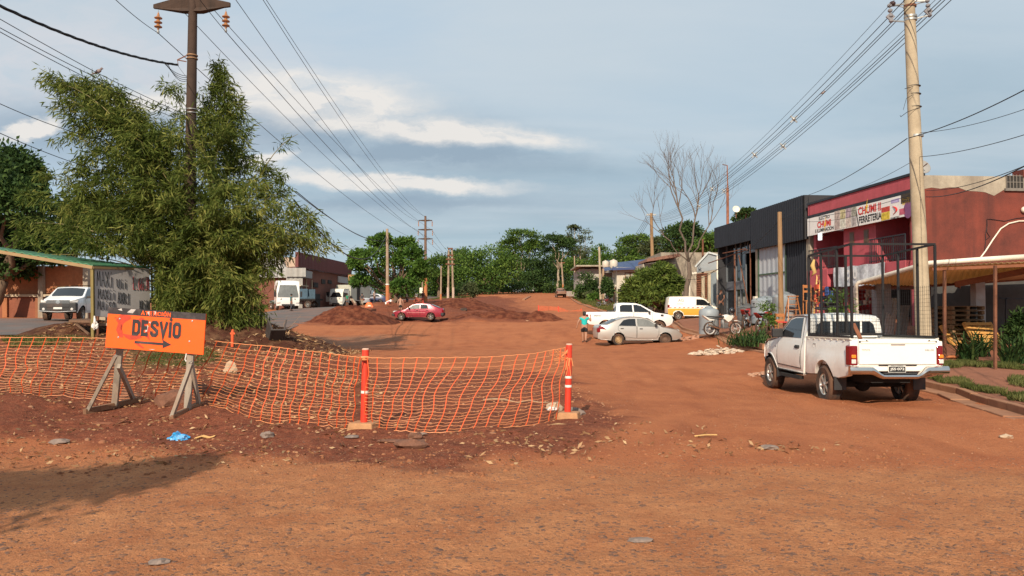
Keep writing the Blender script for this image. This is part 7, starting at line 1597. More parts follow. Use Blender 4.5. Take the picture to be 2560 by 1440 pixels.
def tintmat(name, cols, rough=.9, bump=.0):
    m, t, b = newmat(name); at = t.n('ShaderNodeAttribute', attribute_name='tint').outputs['Fac']; cr = t.n('ShaderNodeValToRGB'); t.L.new(at,cr.inputs[0]); e = cr.color_ramp.elements; e[0].color = (*cols[0],1); e[1].color = (*cols[-1],1)
    for k,c in enumerate(cols[1:-1]): q = cr.color_ramp.elements.new((k+1)/(len(cols)-1)); q.color = (*c,1)
    pos = t.n('ShaderNodeNewGeometry').outputs['Position']; nz = t.noise(pos,30,4,.65); t.L.new(t.mix(t.math('MULTIPLY',t.ramp(nz,.45,.65),.7),cr.outputs[0],(.36,.15,.062)),b.inputs['Base Color']); b.inputs['Roughness'].default_value = rough; b.inputs['Specular IOR Level'].default_value = .2; MATS[name] = m; return m
COBM = tintmat('cobble_stone', [(.085,.054,.047),(.14,.078,.056),(.18,.095,.058),(.11,.070,.058)])
pts = []
while len(pts) < 12500:
    y = 4.2+8.0*g.random()**1.15; x = (g.random()*2-1)*(.72*y+.5); lim = 9.2 if x > -2 else 10.2
    if y > lim+.9*vnoise(np.array([x]),np.array([y]),.8)[0]-.5: continue
    if vnoise(np.array([x]),np.array([y]),.55)[0] < .14: continue
    pts.append((x,y))
pa_ = np.array(pts); pz = ground_z(pa_[:,0],pa_[:,1]); bandk = 1-.55*smooth(5.5,9.5,pa_[:,1])
big = g.random(len(pa_)) < .05
stones('cobbles', np.column_stack([pa_,pz]), (.008+.015*g.random(len(pa_))**2+.022*big*g.random(len(pa_)))*(.6+.6*bandk), .24, COBM, 'dusty half buried cobblestones across the foreground', .28, .5)
PEB = tintmat('pebble', [(.15,.055,.032),(.24,.10,.055),(.34,.18,.10),(.20,.11,.08)])
def scatter(poly, n, dens=.5, s=.7, lift=0):
    a = np.array([(p[0],p[1]) for p in poly]); lo, hi = a.min(0), a.max(0); q = lo+(hi-lo)*g.random((n*6,2)); k = (sdist(q[:,0],q[:,1],poly) > -.15)&(vnoise(q[:,0],q[:,1],s) > dens); q = q[k][:n]; return np.column_stack([q,ground_z(q[:,0],q[:,1])+lift])
pp = scatter(POLY_SOIL, 8000, .34); pp = pp[pp[:,0] > -13]
stones('pebbles', pp, .008+.026*g.random(len(pp))**3+.03*(g.random(len(pp)) < .012), .7, PEB, 'loose pebbles and clods on the dark soil around the net', .2)
p3 = scatter([(-12,9.6),(-8,8.9),(-3,8.3),(1,8.0),(4.5,8.6),(5.2,10.4),(2,9.9),(-2,9.6),(-7,10.4),(-12,11.5)], 1300, .42, .5)
stones('clods', p3, .010+.030*g.random(len(p3))**3, .75, tintmat('clod', [(.14,.05,.026),(.20,.08,.04),(.27,.11,.055)]), 'crumbled clods along the edge of the dug soil', .15, .5)
p4 = scatter([(-9,4),(9,4),(9,8.6),(-9,9.6)], 3000, .3, .6)
stones('loose_grit', p4, .004+.010*g.random(len(p4))**2, .7, PEB, 'loose grit lying between the foreground cobbles', .1, .4)
p2 = scatter([(-7,8.7),(7,8.3),(9,14),(6,24),(-3,30),(-5,20),(2,14),(2.5,10.5),(-7,10.3)], 2600, .5)
stones('gravel', p2, .006+.014*g.random(len(p2))**2, .6, PEB, 'fine gravel scattered on the dirt lane', .2)
DRY = leafmat('leaf_litter', (.13,.055,.028), (.30,.155,.075), (.50,.34,.19), .1)
lt_p = scatter(POLY_LITTER, 8200, .40, .6, .02); lt_p = lt_p[lt_p[:,0] > -14]
m2 = scatter([(-13,25),(-9,22.8),(-5.5,24.2),(-5,27),(-9,29)], 0+2200, .35, .5, .0)
m3 = scatter([(-9,9.4),(-1,8.6),(4.2,9.6),(2.4,12),(-1,11),(-9,12.8)], 900, .5, .4, .015)
al = np.concatenate([lt_p,m3]); ax = g.normal(size=(len(al),3)); ax[:,2] = ax[:,2]*.25+.12
lo_ = leaves('leaf_litter', al, ax, .085, .03, DRY); props(lo_, 'dry leaf litter on the ground behind and below the net', kind='stuff')
# bamboo litter on the mound: follow the mound by ray casting down onto it
bpy.context.view_layer.update(); dg_ = bpy.context.evaluated_depsgraph_get()
mp = [o for o in COL.objects if o.name.startswith('soil_heap') and 'bamboo' in o['label']]
q_ = []
for x,y in g.uniform((-15.5,23.2),(-5.2,29.0),(5200,2)):
    best = h(x,y)
    for o in mp:
        r_ = o.ray_cast(V((x,y,9))-o.location, V((0,0,-1)))
        if r_[0]: best = max(best, r_[1].z)
    if vnoise(np.array([x]),np.array([y]),.8)[0] > .38: q_.append((x,y,best+.01))
q_ = np.array(q_); ax = g.normal(size=(len(q_),3)); ax[:,2] *= .25; ax[:,2] += .1
lo_ = leaves('bamboo_litter', q_, ax, .17, .035, DRY); props(lo_, 'fallen dry bamboo leaves covering the earth mound', kind='stuff')
# ---- single stones and scraps that can be told apart
STN = M('red_stone', (.165,.075,.046), .9, var=.35, scale=6, bump=.012, bscale=25); STG = M('grey_stone', (.20,.15,.125), .85, var=.3, scale=6, bump=.01, bscale=25); STP = M('pale_stone', (.46,.33,.22), .9, var=.25, scale=6, bump=.008, bscale=25)
for px,py,r,mt,lab,rt in ((434,1012,(.30,.20,.17),STN,'large red brown boulder leaning on the right sign stand',0),(488,990,(.22,.15,.15),STN,'upright red brown rock wedged behind the right sign stand',.5),(318,1000,(.20,.13,.13),STN,'dark red block of stone on the left sign stand base',.3),
    (1440,1035,(.16,.10,.09),STG,'grey broken stone lying on the concrete foot of the right red post',0),(1385,1025,(.17,.13,.10),STP,'flat pink slab beside the right red post',.4),(1025,1122,(.22,.13,.07),STN,'flat broken brown slab lying on the soil below the net',.2),(1040,1105,(.13,.08,.06),STN,'angular brown stone beside the flat broken slab',1.1),
    (670,1100,(.085,.06,.05),STG,'smooth grey pebble between the blue bag and the middle red post',.3),(150,1108,(.12,.08,.05),STG,'flat grey brown stone left of the blue bag',.3),(2515,1095,(.11,.08,.035),STP,'pale flat stone on the road below the kerb at right',.2),(1925,1122,(.13,.08,.035),STG,'flat grey stone sitting on the dirt below the caged pickup',.1),(880,1100,(.10,.07,.025),STG,'thin grey slate beside the middle post foot',.1),(1048,1090,(.11,.05,.02),STG,'grey slate flake under the net right of the middle post',0),(985,1112,(.3,.06,.02),STN,'long splintered slab fragment below the net',-.1),(400,1410,(.085,.05,.02),STG,'large flat grey cobble in the near left foreground',.1),(1600,1352,(.09,.055,.018),STG,'large flat dark cobble in the near right foreground',.2),(575,935,(.16,.05,.17),STP,'tan sandstone slab standing behind the net right of the sign',.4)):
    c = G(px,py); mb = MB(); mb.rock((0,0,0), r, int(px), rt, .52); o = mb.obj('stone', mt, None, world=False); c.z = float(ground_z(c.x,c.y)); o.location = c+V((0,0,r[2]*.45)); props(o, lab, 'stone')
def litter_curl(name, label, px, py, pts, w, mat, cat):
    c = G(px,py,.015); mb = MB(); pr = [c+V(p) for p in pts]
    for i in range(len(pr)-1):
        a,b = pr[i],pr[i+1]; s = V((0,w/2,w*.12)); mb.add([a-s,a+s,b+s*(.9),b-s*.9],[(0,1,2,3)]); mb.add([p-V((0,0,.006)) for p in (a-s,a+s,b+s*.9,b-s*.9)],[(3,2,1,0)])
    o = mb.obj(name, mat, None); props(o, label, cat); return o
litter_curl('bark_strip','curled red brown strip of bark left of the right sign stand',262,1065,((-.28,0,.0),(-.15,.02,.02),(0,.0,.03),(.14,.02,.01),(.26,.04,.06),(.30,.05,.08)),.10,WOODR,'bark')
litter_curl('palm_scrap','pale dry straw scrap right of the blue bag',505,1098,((-.10,0,.0),(0,.02,.03),(.1,0,.01),(.17,.01,.03)),.06,PINE,'scrap')
litter_curl('wood_splinter','pale wood splinter lying on the road in front of the caged pickup',1765,1092,((-.16,-.02,.0),(0,.0,.015),(.16,.03,.01)),.035,PINE,'wood piece')
litter_curl('cardboard_scrap','tan cardboard scrap beside the right post foot',1395,1068,((-.14,0,.0),(0,.03,.02),(.13,0,.01)),.12,M('cardboard', (.42,.25,.12), .9),'scrap')
for lab,px0,py0,px1,py1,r in (('long thin dead branch lying behind the net near the right red post',1208,1007,1372,1015,.022),('dead stick poking out of the bamboo mound',715,862,760,838,.03),('bare twig rising right of the bamboo mound',712,832,752,790,.012),('thin bare twig left of the taller twig on the mound',705,838,715,790,.010)):
    a = G(px0,py0,.05); b = G(px1,py1,.06) if 'lying' in lab else P(px1,py1,a.y); mb = MB(); pts_ = limb(mb,a,b,r,r*.5,6,.05,6,int(px0)); 
    if 'twig' in lab:
        for k in range(6): p = pts_[2+k%4]; mb.tube([p,p+V((random.uniform(-.35,.35),random.uniform(-.2,.2),random.uniform(.05,.3)))],[r*.5,r*.25],4)
    o = mb.obj('stick', WOOD, None, smooth='all'); props(o, lab, 'stick')
# dark bent concrete drain section on the mound
c = V((-7.15,24.6,0)); c = P(692,838,24.2); dr = thing('drain_section','dark broken trough of concrete lying on the bamboo mound','drain piece',c)
mb = MB(); rot_ = rotz(R(25))@Matrix.Rotation(R(-38),3,'X')
for (dx,w_) in ((-.22,.05),(.22,.05)): mb.box(V((c.x,c.y,c.z))+rot_@V((dx,0,.12)),(w_,.75,.42),rot_@Matrix.Rotation(R(14*(1 if dx>0 else -1)),3,'Y'))
mb.box(V((c.x,c.y,c.z))+rot_@V((0,0,-.06)),(.46,.75,.05),rot_); mb.obj('trough', M('dark_concrete', (.055,.045,.042), .8, var=.4, scale=3), dr, bevel=.01)
# ---- tyre on the far bank, orange survey peg
c = P(1159,775,78); ty = MB(); ty.lathe(c, [(.2,-.09),(.33,-.1),(.36,0),(.33,.1),(.2,.09),(.18,0)], 20, Matrix.Rotation(R(25),3,'X')); o = ty.obj('tyre_scrap', TYRE, None, smooth=True); props(o,'worn black tyre lying on the red soil bank behind the red saloon','tyre')
c = P(581,842,23.3); mb = MB(); mb.tube([c-V((0,0,.3)),c+V((.0,0,.12)),c+V((.01,0,.22))],[.045,.045,.03],8); mb.box(c+V((.01,0,.10)),(.14,.05,.05)); o = mb.obj('survey_peg', M('orange_plastic', (.72,.10,.03), .5), None); props(o,'short orange red marker peg on the bamboo mound','peg')
# ---- DESVIO sign on its two A-shaped stands
ORA = M('sign_orange', (.93,.105,.008), .38, var=.04, scale=2, dirt=((.62,.13,.03),.25,2.5)); SBLK = M('sign_black', (.028,.020,.022), .5, var=.3, scale=6, dirt=((.20,.16,.15),.35,5)); STAIN = M('sign_stain', (.44,.040,.014), .6, var=.25, scale=6)
GW2 = M('grey_timber', (.30,.255,.205), .85, var=.28, scale=2, bump=.003, bscale=30, stretch=(5,5,.7), space='World', dirt=((.34,.15,.07),.35,2)); 
YS = 12.35; TL,TR,BLc,BRc = P(271,768,YS+.15), P(519,786,YS-.15), P(263,868,YS+.1), P(508,887,YS-.2)
sg = thing('detour_sign','bright orange DESVÍO detour board with a black top band on two timber stands','sign',G(340,1040))
u_ = (BRc-BLc); SWd = u_.length; u_ = u_.normalized(); v_ = (TL-BLc); v_ = (v_-u_*v_.dot(u_)*.0); SHt = v_.length; v_.normalize(); n_ = u_.cross(v_).normalized()
S_ = lambda a,b,o=0.0: BLc+u_*(a*SWd)+v_*(b*SHt)+n_*o
def splate(name, poly, mat, o0, o1, parent): mb = MB(); mb.prism([S_(a,b,o0) for a,b in poly], V((0,0,0)), n_*(o1-o0)); return mb.obj(name, mat, parent)
bd_ = splate('board', [(0,0),(1,0),(1,1),(0,1)], ORA, -.02, .0, sg)
splate('top_band', [(-.0,.84),(1,.84),(1,1.002),(0,1.002)], SBLK, .0, .003, bd_)
for k,pl in enumerate(([(.135,.28),(.18,.27),(.17,.40),(.155,.50),(.17,.62),(.20,.68),(.245,.75),(.235,.83),(.14,.84),(.09,.70),(.115,.62),(.10,.45)],[(.165,.37),(.28,.34),(.36,.37),(.37,.30),(.31,.245),(.25,.23),(.20,.28)],[(.30,.70),(.345,.80),(.37,.79),(.40,.72),(.405,.62),(.36,.55),(.32,.60)],[(.37,.38),(.42,.46),(.44,.38),(.455,.24),(.43,.30)],[(.30,.155),(.34,.16),(.40,.06),(.39,.035),(.33,.11)],[(.07,.735),(.085,.775),(.10,.74)],[(.15,.60),(.165,.56),(.155,.44),(.145,.50)],[(.385,.50),(.41,.60),(.445,.58),(.45,.48),(.42,.40)])): splate('stain', pl, STAIN, .0, .0018, bd_)
def stext(s, a0, a1, b0, b1, mat, bold): text(s,'lettering',S_(a0,b0),u_,v_,(a1-a0)*SWd,(b1-b0)*SHt,mat,bd_,off=.0045,bold=bold)

def stroke(mb, path, t, closed, f, o0, o1):
    """thick mitred stroke along a path of letter coordinates, as prisms butted end to end"""
    n = len(path); pv = [V(p) for p in path]; lo_, hi_ = [], []
    for i in range(n):
        a = pv[i-1] if (i or closed) else None; c_ = pv[(i+1)%n] if (i < n-1 or closed) else None
        d0 = (pv[i]-a).normalized() if a is not None else None; d1 = (c_-pv[i]).normalized() if c_ is not None else None
        if d0 is None: nn_ = V((-d1.y,d1.x)); k = 1
        elif d1 is None: nn_ = V((-d0.y,d0.x)); k = 1
        else: nn_ = (V((-d0.y,d0.x))+V((-d1.y,d1.x))).normalized(); k = 1/max(.35,nn_.dot(V((-d1.y,d1.x))))
        lo_.append(pv[i]-nn_*t/2*k); hi_.append(pv[i]+nn_*t/2*k)
    for i in range(n if closed else n-1): j = (i+1)%n; mb.prism([f(q,o0) for q in (lo_[i],lo_[j],hi_[j],hi_[i])], V((0,0,0)), n_*(o1-o0))
LET = {'D':[([(.14,.10),(.46,.10),(.62,.22),(.62,.78),(.46,.90),(.14,.90)],1)],'O':[([(.14,.22),(.26,.10),(.50,.10),(.62,.22),(.62,.78),(.50,.90),(.26,.90),(.14,.78)],1)],'E':[([(.62,.90),(.14,.90),(.14,.10),(.62,.10)],0),([(.25,.52),(.56,.52)],0)],'S':[([(.62,.66),(.62,.80),(.52,.90),(.24,.90),(.14,.80),(.14,.66),(.62,.36),(.62,.20),(.52,.10),(.24,.10),(.14,.20),(.14,.34)],0)],
 'V':[([(.10,1),(.38,.07),(.66,1)],0)],'Í':[([(.16,0),(.16,1)],0),([(.10,1.09),(.26,1.24)],0)],'I':[([(.16,0),(.16,1)],0)],'A':[([(.08,0),(.38,.93),(.68,0)],0),([(.28,.26),(.48,.26)],0)],'T':[([(.02,.90),(.70,.90)],0),([(.36,.79),(.36,0)],0)],'N':[([(.14,0),(.14,.98),(.60,.02),(.60,1)],0)],'C':[([(.62,.66),(.62,.78),(.50,.90),(.26,.90),(.14,.78),(.14,.22),(.26,.10),(.50,.10),(.62,.22),(.62,.34)],0)],'Ó':[([(.14,.22),(.26,.10),(.50,.10),(.62,.22),(.62,.78),(.50,.90),(.26,.90),(.14,.78)],1),([(.34,1.09),(.48,1.24)],0)]}
def block(s, a0, a1, b0, b1, mat, t, o):
    wd = [(.36 if c in 'IÍ' else .80) for c in s]; tot = sum(wd); mb = MB(); x = 0
    for c,w_ in zip(s,wd):
        f = lambda q, oo, x=x: S_(a0+(a1-a0)*(x+q.x)/tot, b0+(b1-b0)*q.y, oo)
        for path,cl in LET[c]: stroke(mb, path, t, cl, f, o, o+.002)
        x += w_
    return mb.obj('lettering', mat, bd_)
block('ATENCIÓN',.345,.655,.868,.965,ORA,.19,.0032); block('DESVÍO',.262,.770,.350,.735,SBLK,.245,.0032)
splate('arrow', [(.30,.155),(.59,.155),(.59,.085),(.675,.185),(.59,.285),(.59,.215),(.30,.215)], SBLK, .0, .005, bd_)
for a,b in ((.13,.73),(.13,.27),(.87,.80),(.855,.30)): mb = MB(); mb.lathe(S_(a,b,.004),[(.016,-.004),(.014,.006),(.001,.009)],10,n_.to_track_quat('Z','Y').to_matrix()); mb.obj('bolt', GALV, bd_)
PATCH = M('peeled_paint', (.46,.42,.40), .7, var=.3, scale=8)
for pl in ([(.40,.96),(.43,.86),(.445,.87),(.43,.97)],[(.47,.97),(.485,.89),(.50,.90),(.495,.98)],[(.20,.90),(.24,.99),(.29,.99),(.26,.89)],[(.10,.955),(.14,.995),(.15,.93)],[(.40,.45),(.415,.62),(.43,.60),(.42,.46)],[(.45,.035),(.52,.045),(.49,.025)],[(.43,.69),(.445,.72),(.455,.66)]): splate('peeled_patch', pl, PATCH, .003, .0052, bd_)
def stand(pxt, pxb, base_a, base_b, brf, brb):
    """upright behind the board with front and rear brace on a ground beam"""
    top_ = pxt; low = pxb; st = bpy.data.objects.new('stand', None)
    for a,b,w_ in ((top_,low,.085),): mb = MB(); mb.bar(a,b,.10,.05,up=(0,1,0)); up_ = mb.obj('upright', GW2, sg)
    for br in (brf,brb): mb = MB(); mb.bar(br[0],br[1],.075,.05,up=(1,0,0)); mb.obj('brace', GW2, sg)
    mb = MB(); mb.bar(base_a,base_b,.085,.085); mb.obj('base_beam', M('soiled_timber', (.22,.115,.065), .9, var=.3, scale=3), sg)
def gp(px,py,l=.045): return G(px,py,l)
f1, r1 = gp(211,1036), gp(345,1006); m1 = f1.lerp(r1,.55)
stand(S_(.135,.5,-.05), V((m1.x,m1.y,m1.z)), f1, r1, (f1+V((.03,.05,.02)), P(289,890,YS+.05)), (r1+V((-.06,-.05,.02)), P(297,915,YS+.1)))
f2, r2 = gp(428,1052), gp(500,1018); m2_ = f2.lerp(r2,.55)
stand(S_(.855,.5,-.05), V((m2_.x,m2_.y,m2_.z)), f2, r2, (f2+V((.0,.03,.02)), P(478,910,YS-.3)), (r2+V((-.0,-.05,.02)), P(477,905,YS-.2)))
mb = MB(); q0 = P(466,884,YS-.32); mb.tube([q0,q0-V((.01,0,.05)),q0-V((0.02,0,.09)),q0-V((.0,0,.12))],.009,6); mb.obj('white_hook', WHITEB, sg)
# ---- orange safety net on its posts
NETV = M('net_orange', (.66,.095,.025), .55, var=.15, scale=5); NETH = M('net_pale', (.70,.27,.11), .55, var=.15, scale=5)
nt = thing('safety_net','orange plastic barrier net sagging between the sign and the two red posts','net',G(700,1060))
def netspan(top, bot, nv, nh, bulge, seed, lean=0.0, t0=0.0):
    rr = random.Random(seed)
    def samp(lst, t):
        q = t*(len(lst)-1); i = min(int(q),len(lst)-2); f = q-i; p0 = lst[max(i-1,0)]; p1 = lst[i]; p2 = lst[i+1]; p3 = lst[min(i+2,len(lst)-1)]
        return (p1*2+(p2-p0)*f+(p0*2-p1*5+p2*4-p3)*f*f+(p1*3-p0-p2*3+p3)*f*f*f)*.5
    GRD = []
    for i in range(nv+1):
        a = samp(top,i/nv); b = samp(bot,max(0,min(1,i/nv+lean*math.sin(PI*min(.5,i/nv))*(1-max(0,i/nv-.75)*2.4)))); row = []
        for j in range(nh+1):
            s = j/nh; sag = s**.85; p = a.lerp(b,sag); w_ = bulge*math.sin(PI*s)
            nzv = mnoise.noise(V((i*.22+seed,j*.16,seed))); n2 = mnoise.noise(V((i*.5+seed*3,j*.4,7)))
            p = p+V((.09*nzv*math.sin(PI*min(1,s+.1))+.03*n2*s,-w_*(.6+.5*nzv)+(.06*nzv+.03*n2)*min(1,s*2.5+.1),.026*n2*min(1,s*2)+.03*mnoise.noise(V((i*.7,j*.3,seed)))*s+.010*mnoise.noise(V((i*.35,0,seed+9)))*(1-s))); row.append(p)
        GRD.append(row)
    bm_ = bmesh.new; mv, mh = MB(), MB()
    for i in range(nv+1):
        for j in range(nh):
            a,b = GRD[i][j],GRD[i][j+1]; s = V((.0070,.002,0)); mv.add([a-s,a+s,b+s,b-s],[(0,1,2,3)]); mv.add([q+V((0,.003,0)) for q in (a-s,a+s,b+s,b-s)],[(3,2,1,0)])
    for j in range(nh+1):
        th = .0038 if j in (0,nh) else .0020
        for i in range(nv):
            a,b = GRD[i][j],GRD[i+1][j]; m = a.lerp(b,.5)+V((0,0,-.006-.008*rr.random()*(j > 2))); s = V((0,.001,th))
            for p,q in ((a,m),(m,b)): mh.add([p-s,p+s,q+s,q-s],[(0,1,2,3)])
    return mv, mh
Yt = lambda l: [P(*p) for p in l]
top1 = Yt([(-160,842,13.6),(0,843,13.3),(130,843,13.1),(262,845,12.95),(390,847,12.8),(515,851,12.5),(640,862,12.0),(730,872,11.6),(820,883,11.2),(903,893,10.86)])
bot1 = [G(x,y,.03) for x,y in ((-160,985),(0,986),(130,993),(262,1003),(390,1006),(515,1014),(640,1056),(730,1066),(820,1072),(893,1074))]
top2 = Yt([(918,893,10.84),(1000,894,10.95),(1080,894,11.1),(1160,893,11.3),(1240,890,11.55),(1320,884,11.85),(1372,877,12.05),(1413,868,12.25)])
bot2 = [G(x,y,.03) for x,y in ((915,1076),(985,1083),(1060,1085),(1140,1083),(1220,1077),(1300,1070),(1362,1062),(1398,1050))]
for k,(tp_,bt__,nv,bul,lean) in enumerate(((top1,bot1,38,.06,-.06),(top2,bot2,18,.12,-.11))):
    mv, mh = netspan(tp_,bt__,nv,20,bul,k+1,lean); sp_ = mv.obj('net_panel', NETV, nt); mh.obj('cross_strand', NETH, sp_)
mb = MB()
for k in range(9): 
    a = top2[-1].lerp(top2[-2],random.uniform(.2,1))-V((0,0,random.uniform(0,.22))); b = P(1419,882+random.uniform(-8,16),12.26); mb.tube([a,a.lerp(b,.5)-V((0,0,random.uniform(0,.05))),b],.006,4)
for z in (880,886,891,897): mb.lathe(P(1420,z,12.33),[(.052,-.012),(.064,0),(.052,.012)],12)
for k in range(6): a = P(1424+random.uniform(-6,8),895,12.25); mb.tube([a,a-V((random.uniform(-.05,.06),.02,random.uniform(.1,.3)))],.006,4)
mb.obj('tied_end', NETH, nt); mb = MB()
for z in (893,898): mb.lathe(P(912.5,z,10.95),[(.055,-.014),(.066,0),(.055,.014)],12)
for k in range(5): a = P(905+random.uniform(-10,14),893,10.87); mb.tube([a,P(912,897,10.9)],.007,4)
mb.obj('tied_end', NETH, nt)
POSTR = M('post_red', (.62,.045,.022), .42, var=.14, scale=3, dirt=((.42,.12,.05),.35,2.5)); BLOCK = M('cast_block', (.40,.205,.10), .92, var=.25, scale=4, bump=.01, bscale=25)
def post(label, px, pyt, pyb, Y, lean, bands):
    b = G(px-2,pyb); b.z += .02; t_ = P(px+lean,pyt,b.y); pt_ = thing('barrier_post', label, 'post', b)
    mb = MB(); mb.tube([b+V((0,0,.06)),b.lerp(t_,.5),t_],[.052,.051,.049],18); mb.obj('tube', POSTR, pt_, smooth=True)
    for f in bands: c = b.lerp(t_,f); mb = MB(); mb.lathe(c,[(.052,-.018),(.0545,-.018),(.0545,.018),(.052,.018)],18); mb.obj('white_band', WHITEB, pt_, smooth=True)
    mb = MB(); mb.lathe(t_,[(.049,-.01),(.05,.004),(.04,.012),(.001,.014)],18); mb.obj('cap', M('cap_pale', (.62,.40,.30), .6), pt_, smooth=True)
    mb = MB(); q = rotz(R(-14)); 
    vv = [(-.2,-.17,0),(.2,-.17,0),(.2,.17,0),(-.2,.17,0),(-.175,-.145,.15),(.175,-.145,.15),(.175,.145,.15),(-.175,.145,.15)]
    mb.add([b+q@V(p)-V((0,0,.04)) for p in vv],[(3,2,1,0),(4,5,6,7),(0,1,5,4),(1,2,6,5),(2,3,7,6),(3,0,4,7)]); mb.obj('concrete_foot', BLOCK, pt_, bevel=.02); return pt_
post('orange red barrier post with one white band on a concrete block, in the middle', 912, 873, 1078, 10.8, 2, (.47,)); post('orange red barrier post with two white bands at the right end of the net', 1421, 861, 1050, 12.3, 2, (.56,.44))
# ---- blue and white plastic bags
def bag(name, label, px, py, sz, mat, seed, lift=.0, pos=None):
    c = pos or G(px,py,.03); bm = bmesh.new(); bmesh.ops.create_icosphere(bm, subdivisions=4, radius=1)
    for q in bm.verts:
        d = q.co.copy(); k = 1+.45*mnoise.noise(d*1.4+V((seed,0,0)))+.35*abs(mnoise.noise(d*3.0+V((0,seed,0)))); q.co = V((d.x*sz[0]*k,d.y*sz[1]*k,d.z*sz[2]*k+(sz[2]*.9*max(0,1-((d.x+.25)/.28)**2) if d.z > 0 and seed == 5 else 0)))
    me = bpy.data.meshes.new(name); bm.to_mesh(me); bm.free(); me.materials.append(mat); o = link(name,me); o.location = c; props(o,label,'bag'); return o
bag('plastic_bag','crumpled bright blue plastic bag on the soil below the sign',447,1100,(.115,.085,.045),M('blue_plastic', (.02,.33,.70), .35, var=.35, scale=9, dirt=((.55,.45,.38),.5,8)),5)
bag('plastic_bag','white plastic bag caught on the string at the foot of the right red post',1380,1028,(.07,.04,.03),M('white_plastic', (.68,.64,.60), .4, var=.2, scale=8),9,pos=P(1380,1022,12.1))
# ---- bus shelter
GRN = M('green_roof', (.055,.19,.105), .5, .1, var=.2, scale=1.2, dirt=((.25,.22,.14),.3,1.5)); OLV = M('olive_post', (.20,.15,.045), .55, .1, var=.2, scale=3, dirt=((.3,.14,.07),.3,3)); SPAN = M('shelter_panel', (.52,.49,.48), .7, var=.1, scale=1.5, dirt=((.28,.22,.2),.4,1.2))
YB = 25.0; bsb = P(232,838,YB); bst = thing('bus_shelter','bus shelter with a green corrugated roof and a grey side panel covered in graffiti','shelter',bsb)
r_l = P(-150,598,YB-.6); r_m = P(232,661,YB-.1); r_r = P(385,671,YB+.1); bk1 = P(170,632,YB+2.6); bk2 = P(378,668,YB+1.6); bk0 = P(-150,596,YB+2.4)
mb = MB(); 
f_l, f_r, b_r, b_l = P(-170,593,YB-1.0), P(232,662,YB-1.0), P(375,668,YB+1.1), P(-100,606,YB+1.9)
mb.corr(f_l, f_r-f_l, b_l-f_l+V((0,0,0)), .28, .02)
nn = 56
for i in range(nn+1):
    pass
mb = MB(); nu_ = 120
for j in range(2):
    for i in range(nu_+1):
        t_ = i/nu_; a = f_l.lerp(f_r,t_); b = b_l.lerp(b_r,t_); p = (a if j == 0 else b)+V((0,0,.02*math.sin(i*1.05))); mb.v.append(tuple(p))
for i in range(nu_): mb.f.append((i,i+1,nu_+2+i,nu_+1+i)); mb.m.append(0)
for j in range(2):
    for i in range(nu_+1): mb.v.append(tuple(V(mb.v[j*(nu_+1)+i])-V((0,0,.035))))
K2 = 2*(nu_+1)
for i in range(nu_): mb.f.append((K2+i,K2+nu_+1+i,K2+nu_+2+i,K2+i+1)); mb.m.append(0); mb.f.append((i,K2+i,K2+i+1,i+1)); mb.m.append(0); mb.f.append((nu_+1+i,nu_+2+i,K2+nu_+2+i,K2+nu_+1+i)); mb.m.append(0)
mb.f.append((nu_,K2+nu_,K2+2*nu_+1,2*nu_+1)); mb.m.append(0); mb.obj('roof', GRN, bst, smooth=True)
mb = MB(); mb.bar(f_l-V((0,0,.10)),f_r-V((0,0,.08)),.06,.10); mb.bar(f_r-V((0,0,.08)),b_r-V((0,0,.08)),.05,.07); mb.obj('roof_beam', M('roof_timber', (.30,.20,.10), .8), bst)
mb = MB(); q = P(233,838,YB-.95); mb.bar(V((q.x,q.y,h(q.x,q.y)-.1)),P(231,664,YB-.95),.085); mb.obj('post', OLV, bst)
mb = MB(); mb.bar(P(245,838,YB+.1),P(244,700,YB+.1),.06); mb.obj('post', RUST, bst)
pq = [P(236,790,YB-.9),P(377,802,YB+1.0),P(373,672,YB+1.0),P(235,668,YB-.9)]; nP = (pq[1]-pq[0]).cross(pq[3]-pq[0]).normalized(); nP = nP if nP.y < 0 else -nP
mb = MB(); mb.prism(pq, nP*-.03, nP*.0); pn_ = mb.obj('side_panel', SPAN, bst)
uP = (pq[1]-pq[0]).normalized(); vP = (pq[3]-pq[0]).normalized(); LU, LV_ = (pq[1]-pq[0]).length, (pq[3]-pq[0]).length
def spray(strokes, mat, name, r=.010):
    mb = MB()
    for st in strokes: 
        pts_ = [pq[0].lerp(pq[1],a)+ (pq[3].lerp(pq[2],a)-pq[0].lerp(pq[1],a))*b + nP*.006 for a,b in st]; mb.tube(pts_, r, 5)
    mb.obj(name, mat, pn_)
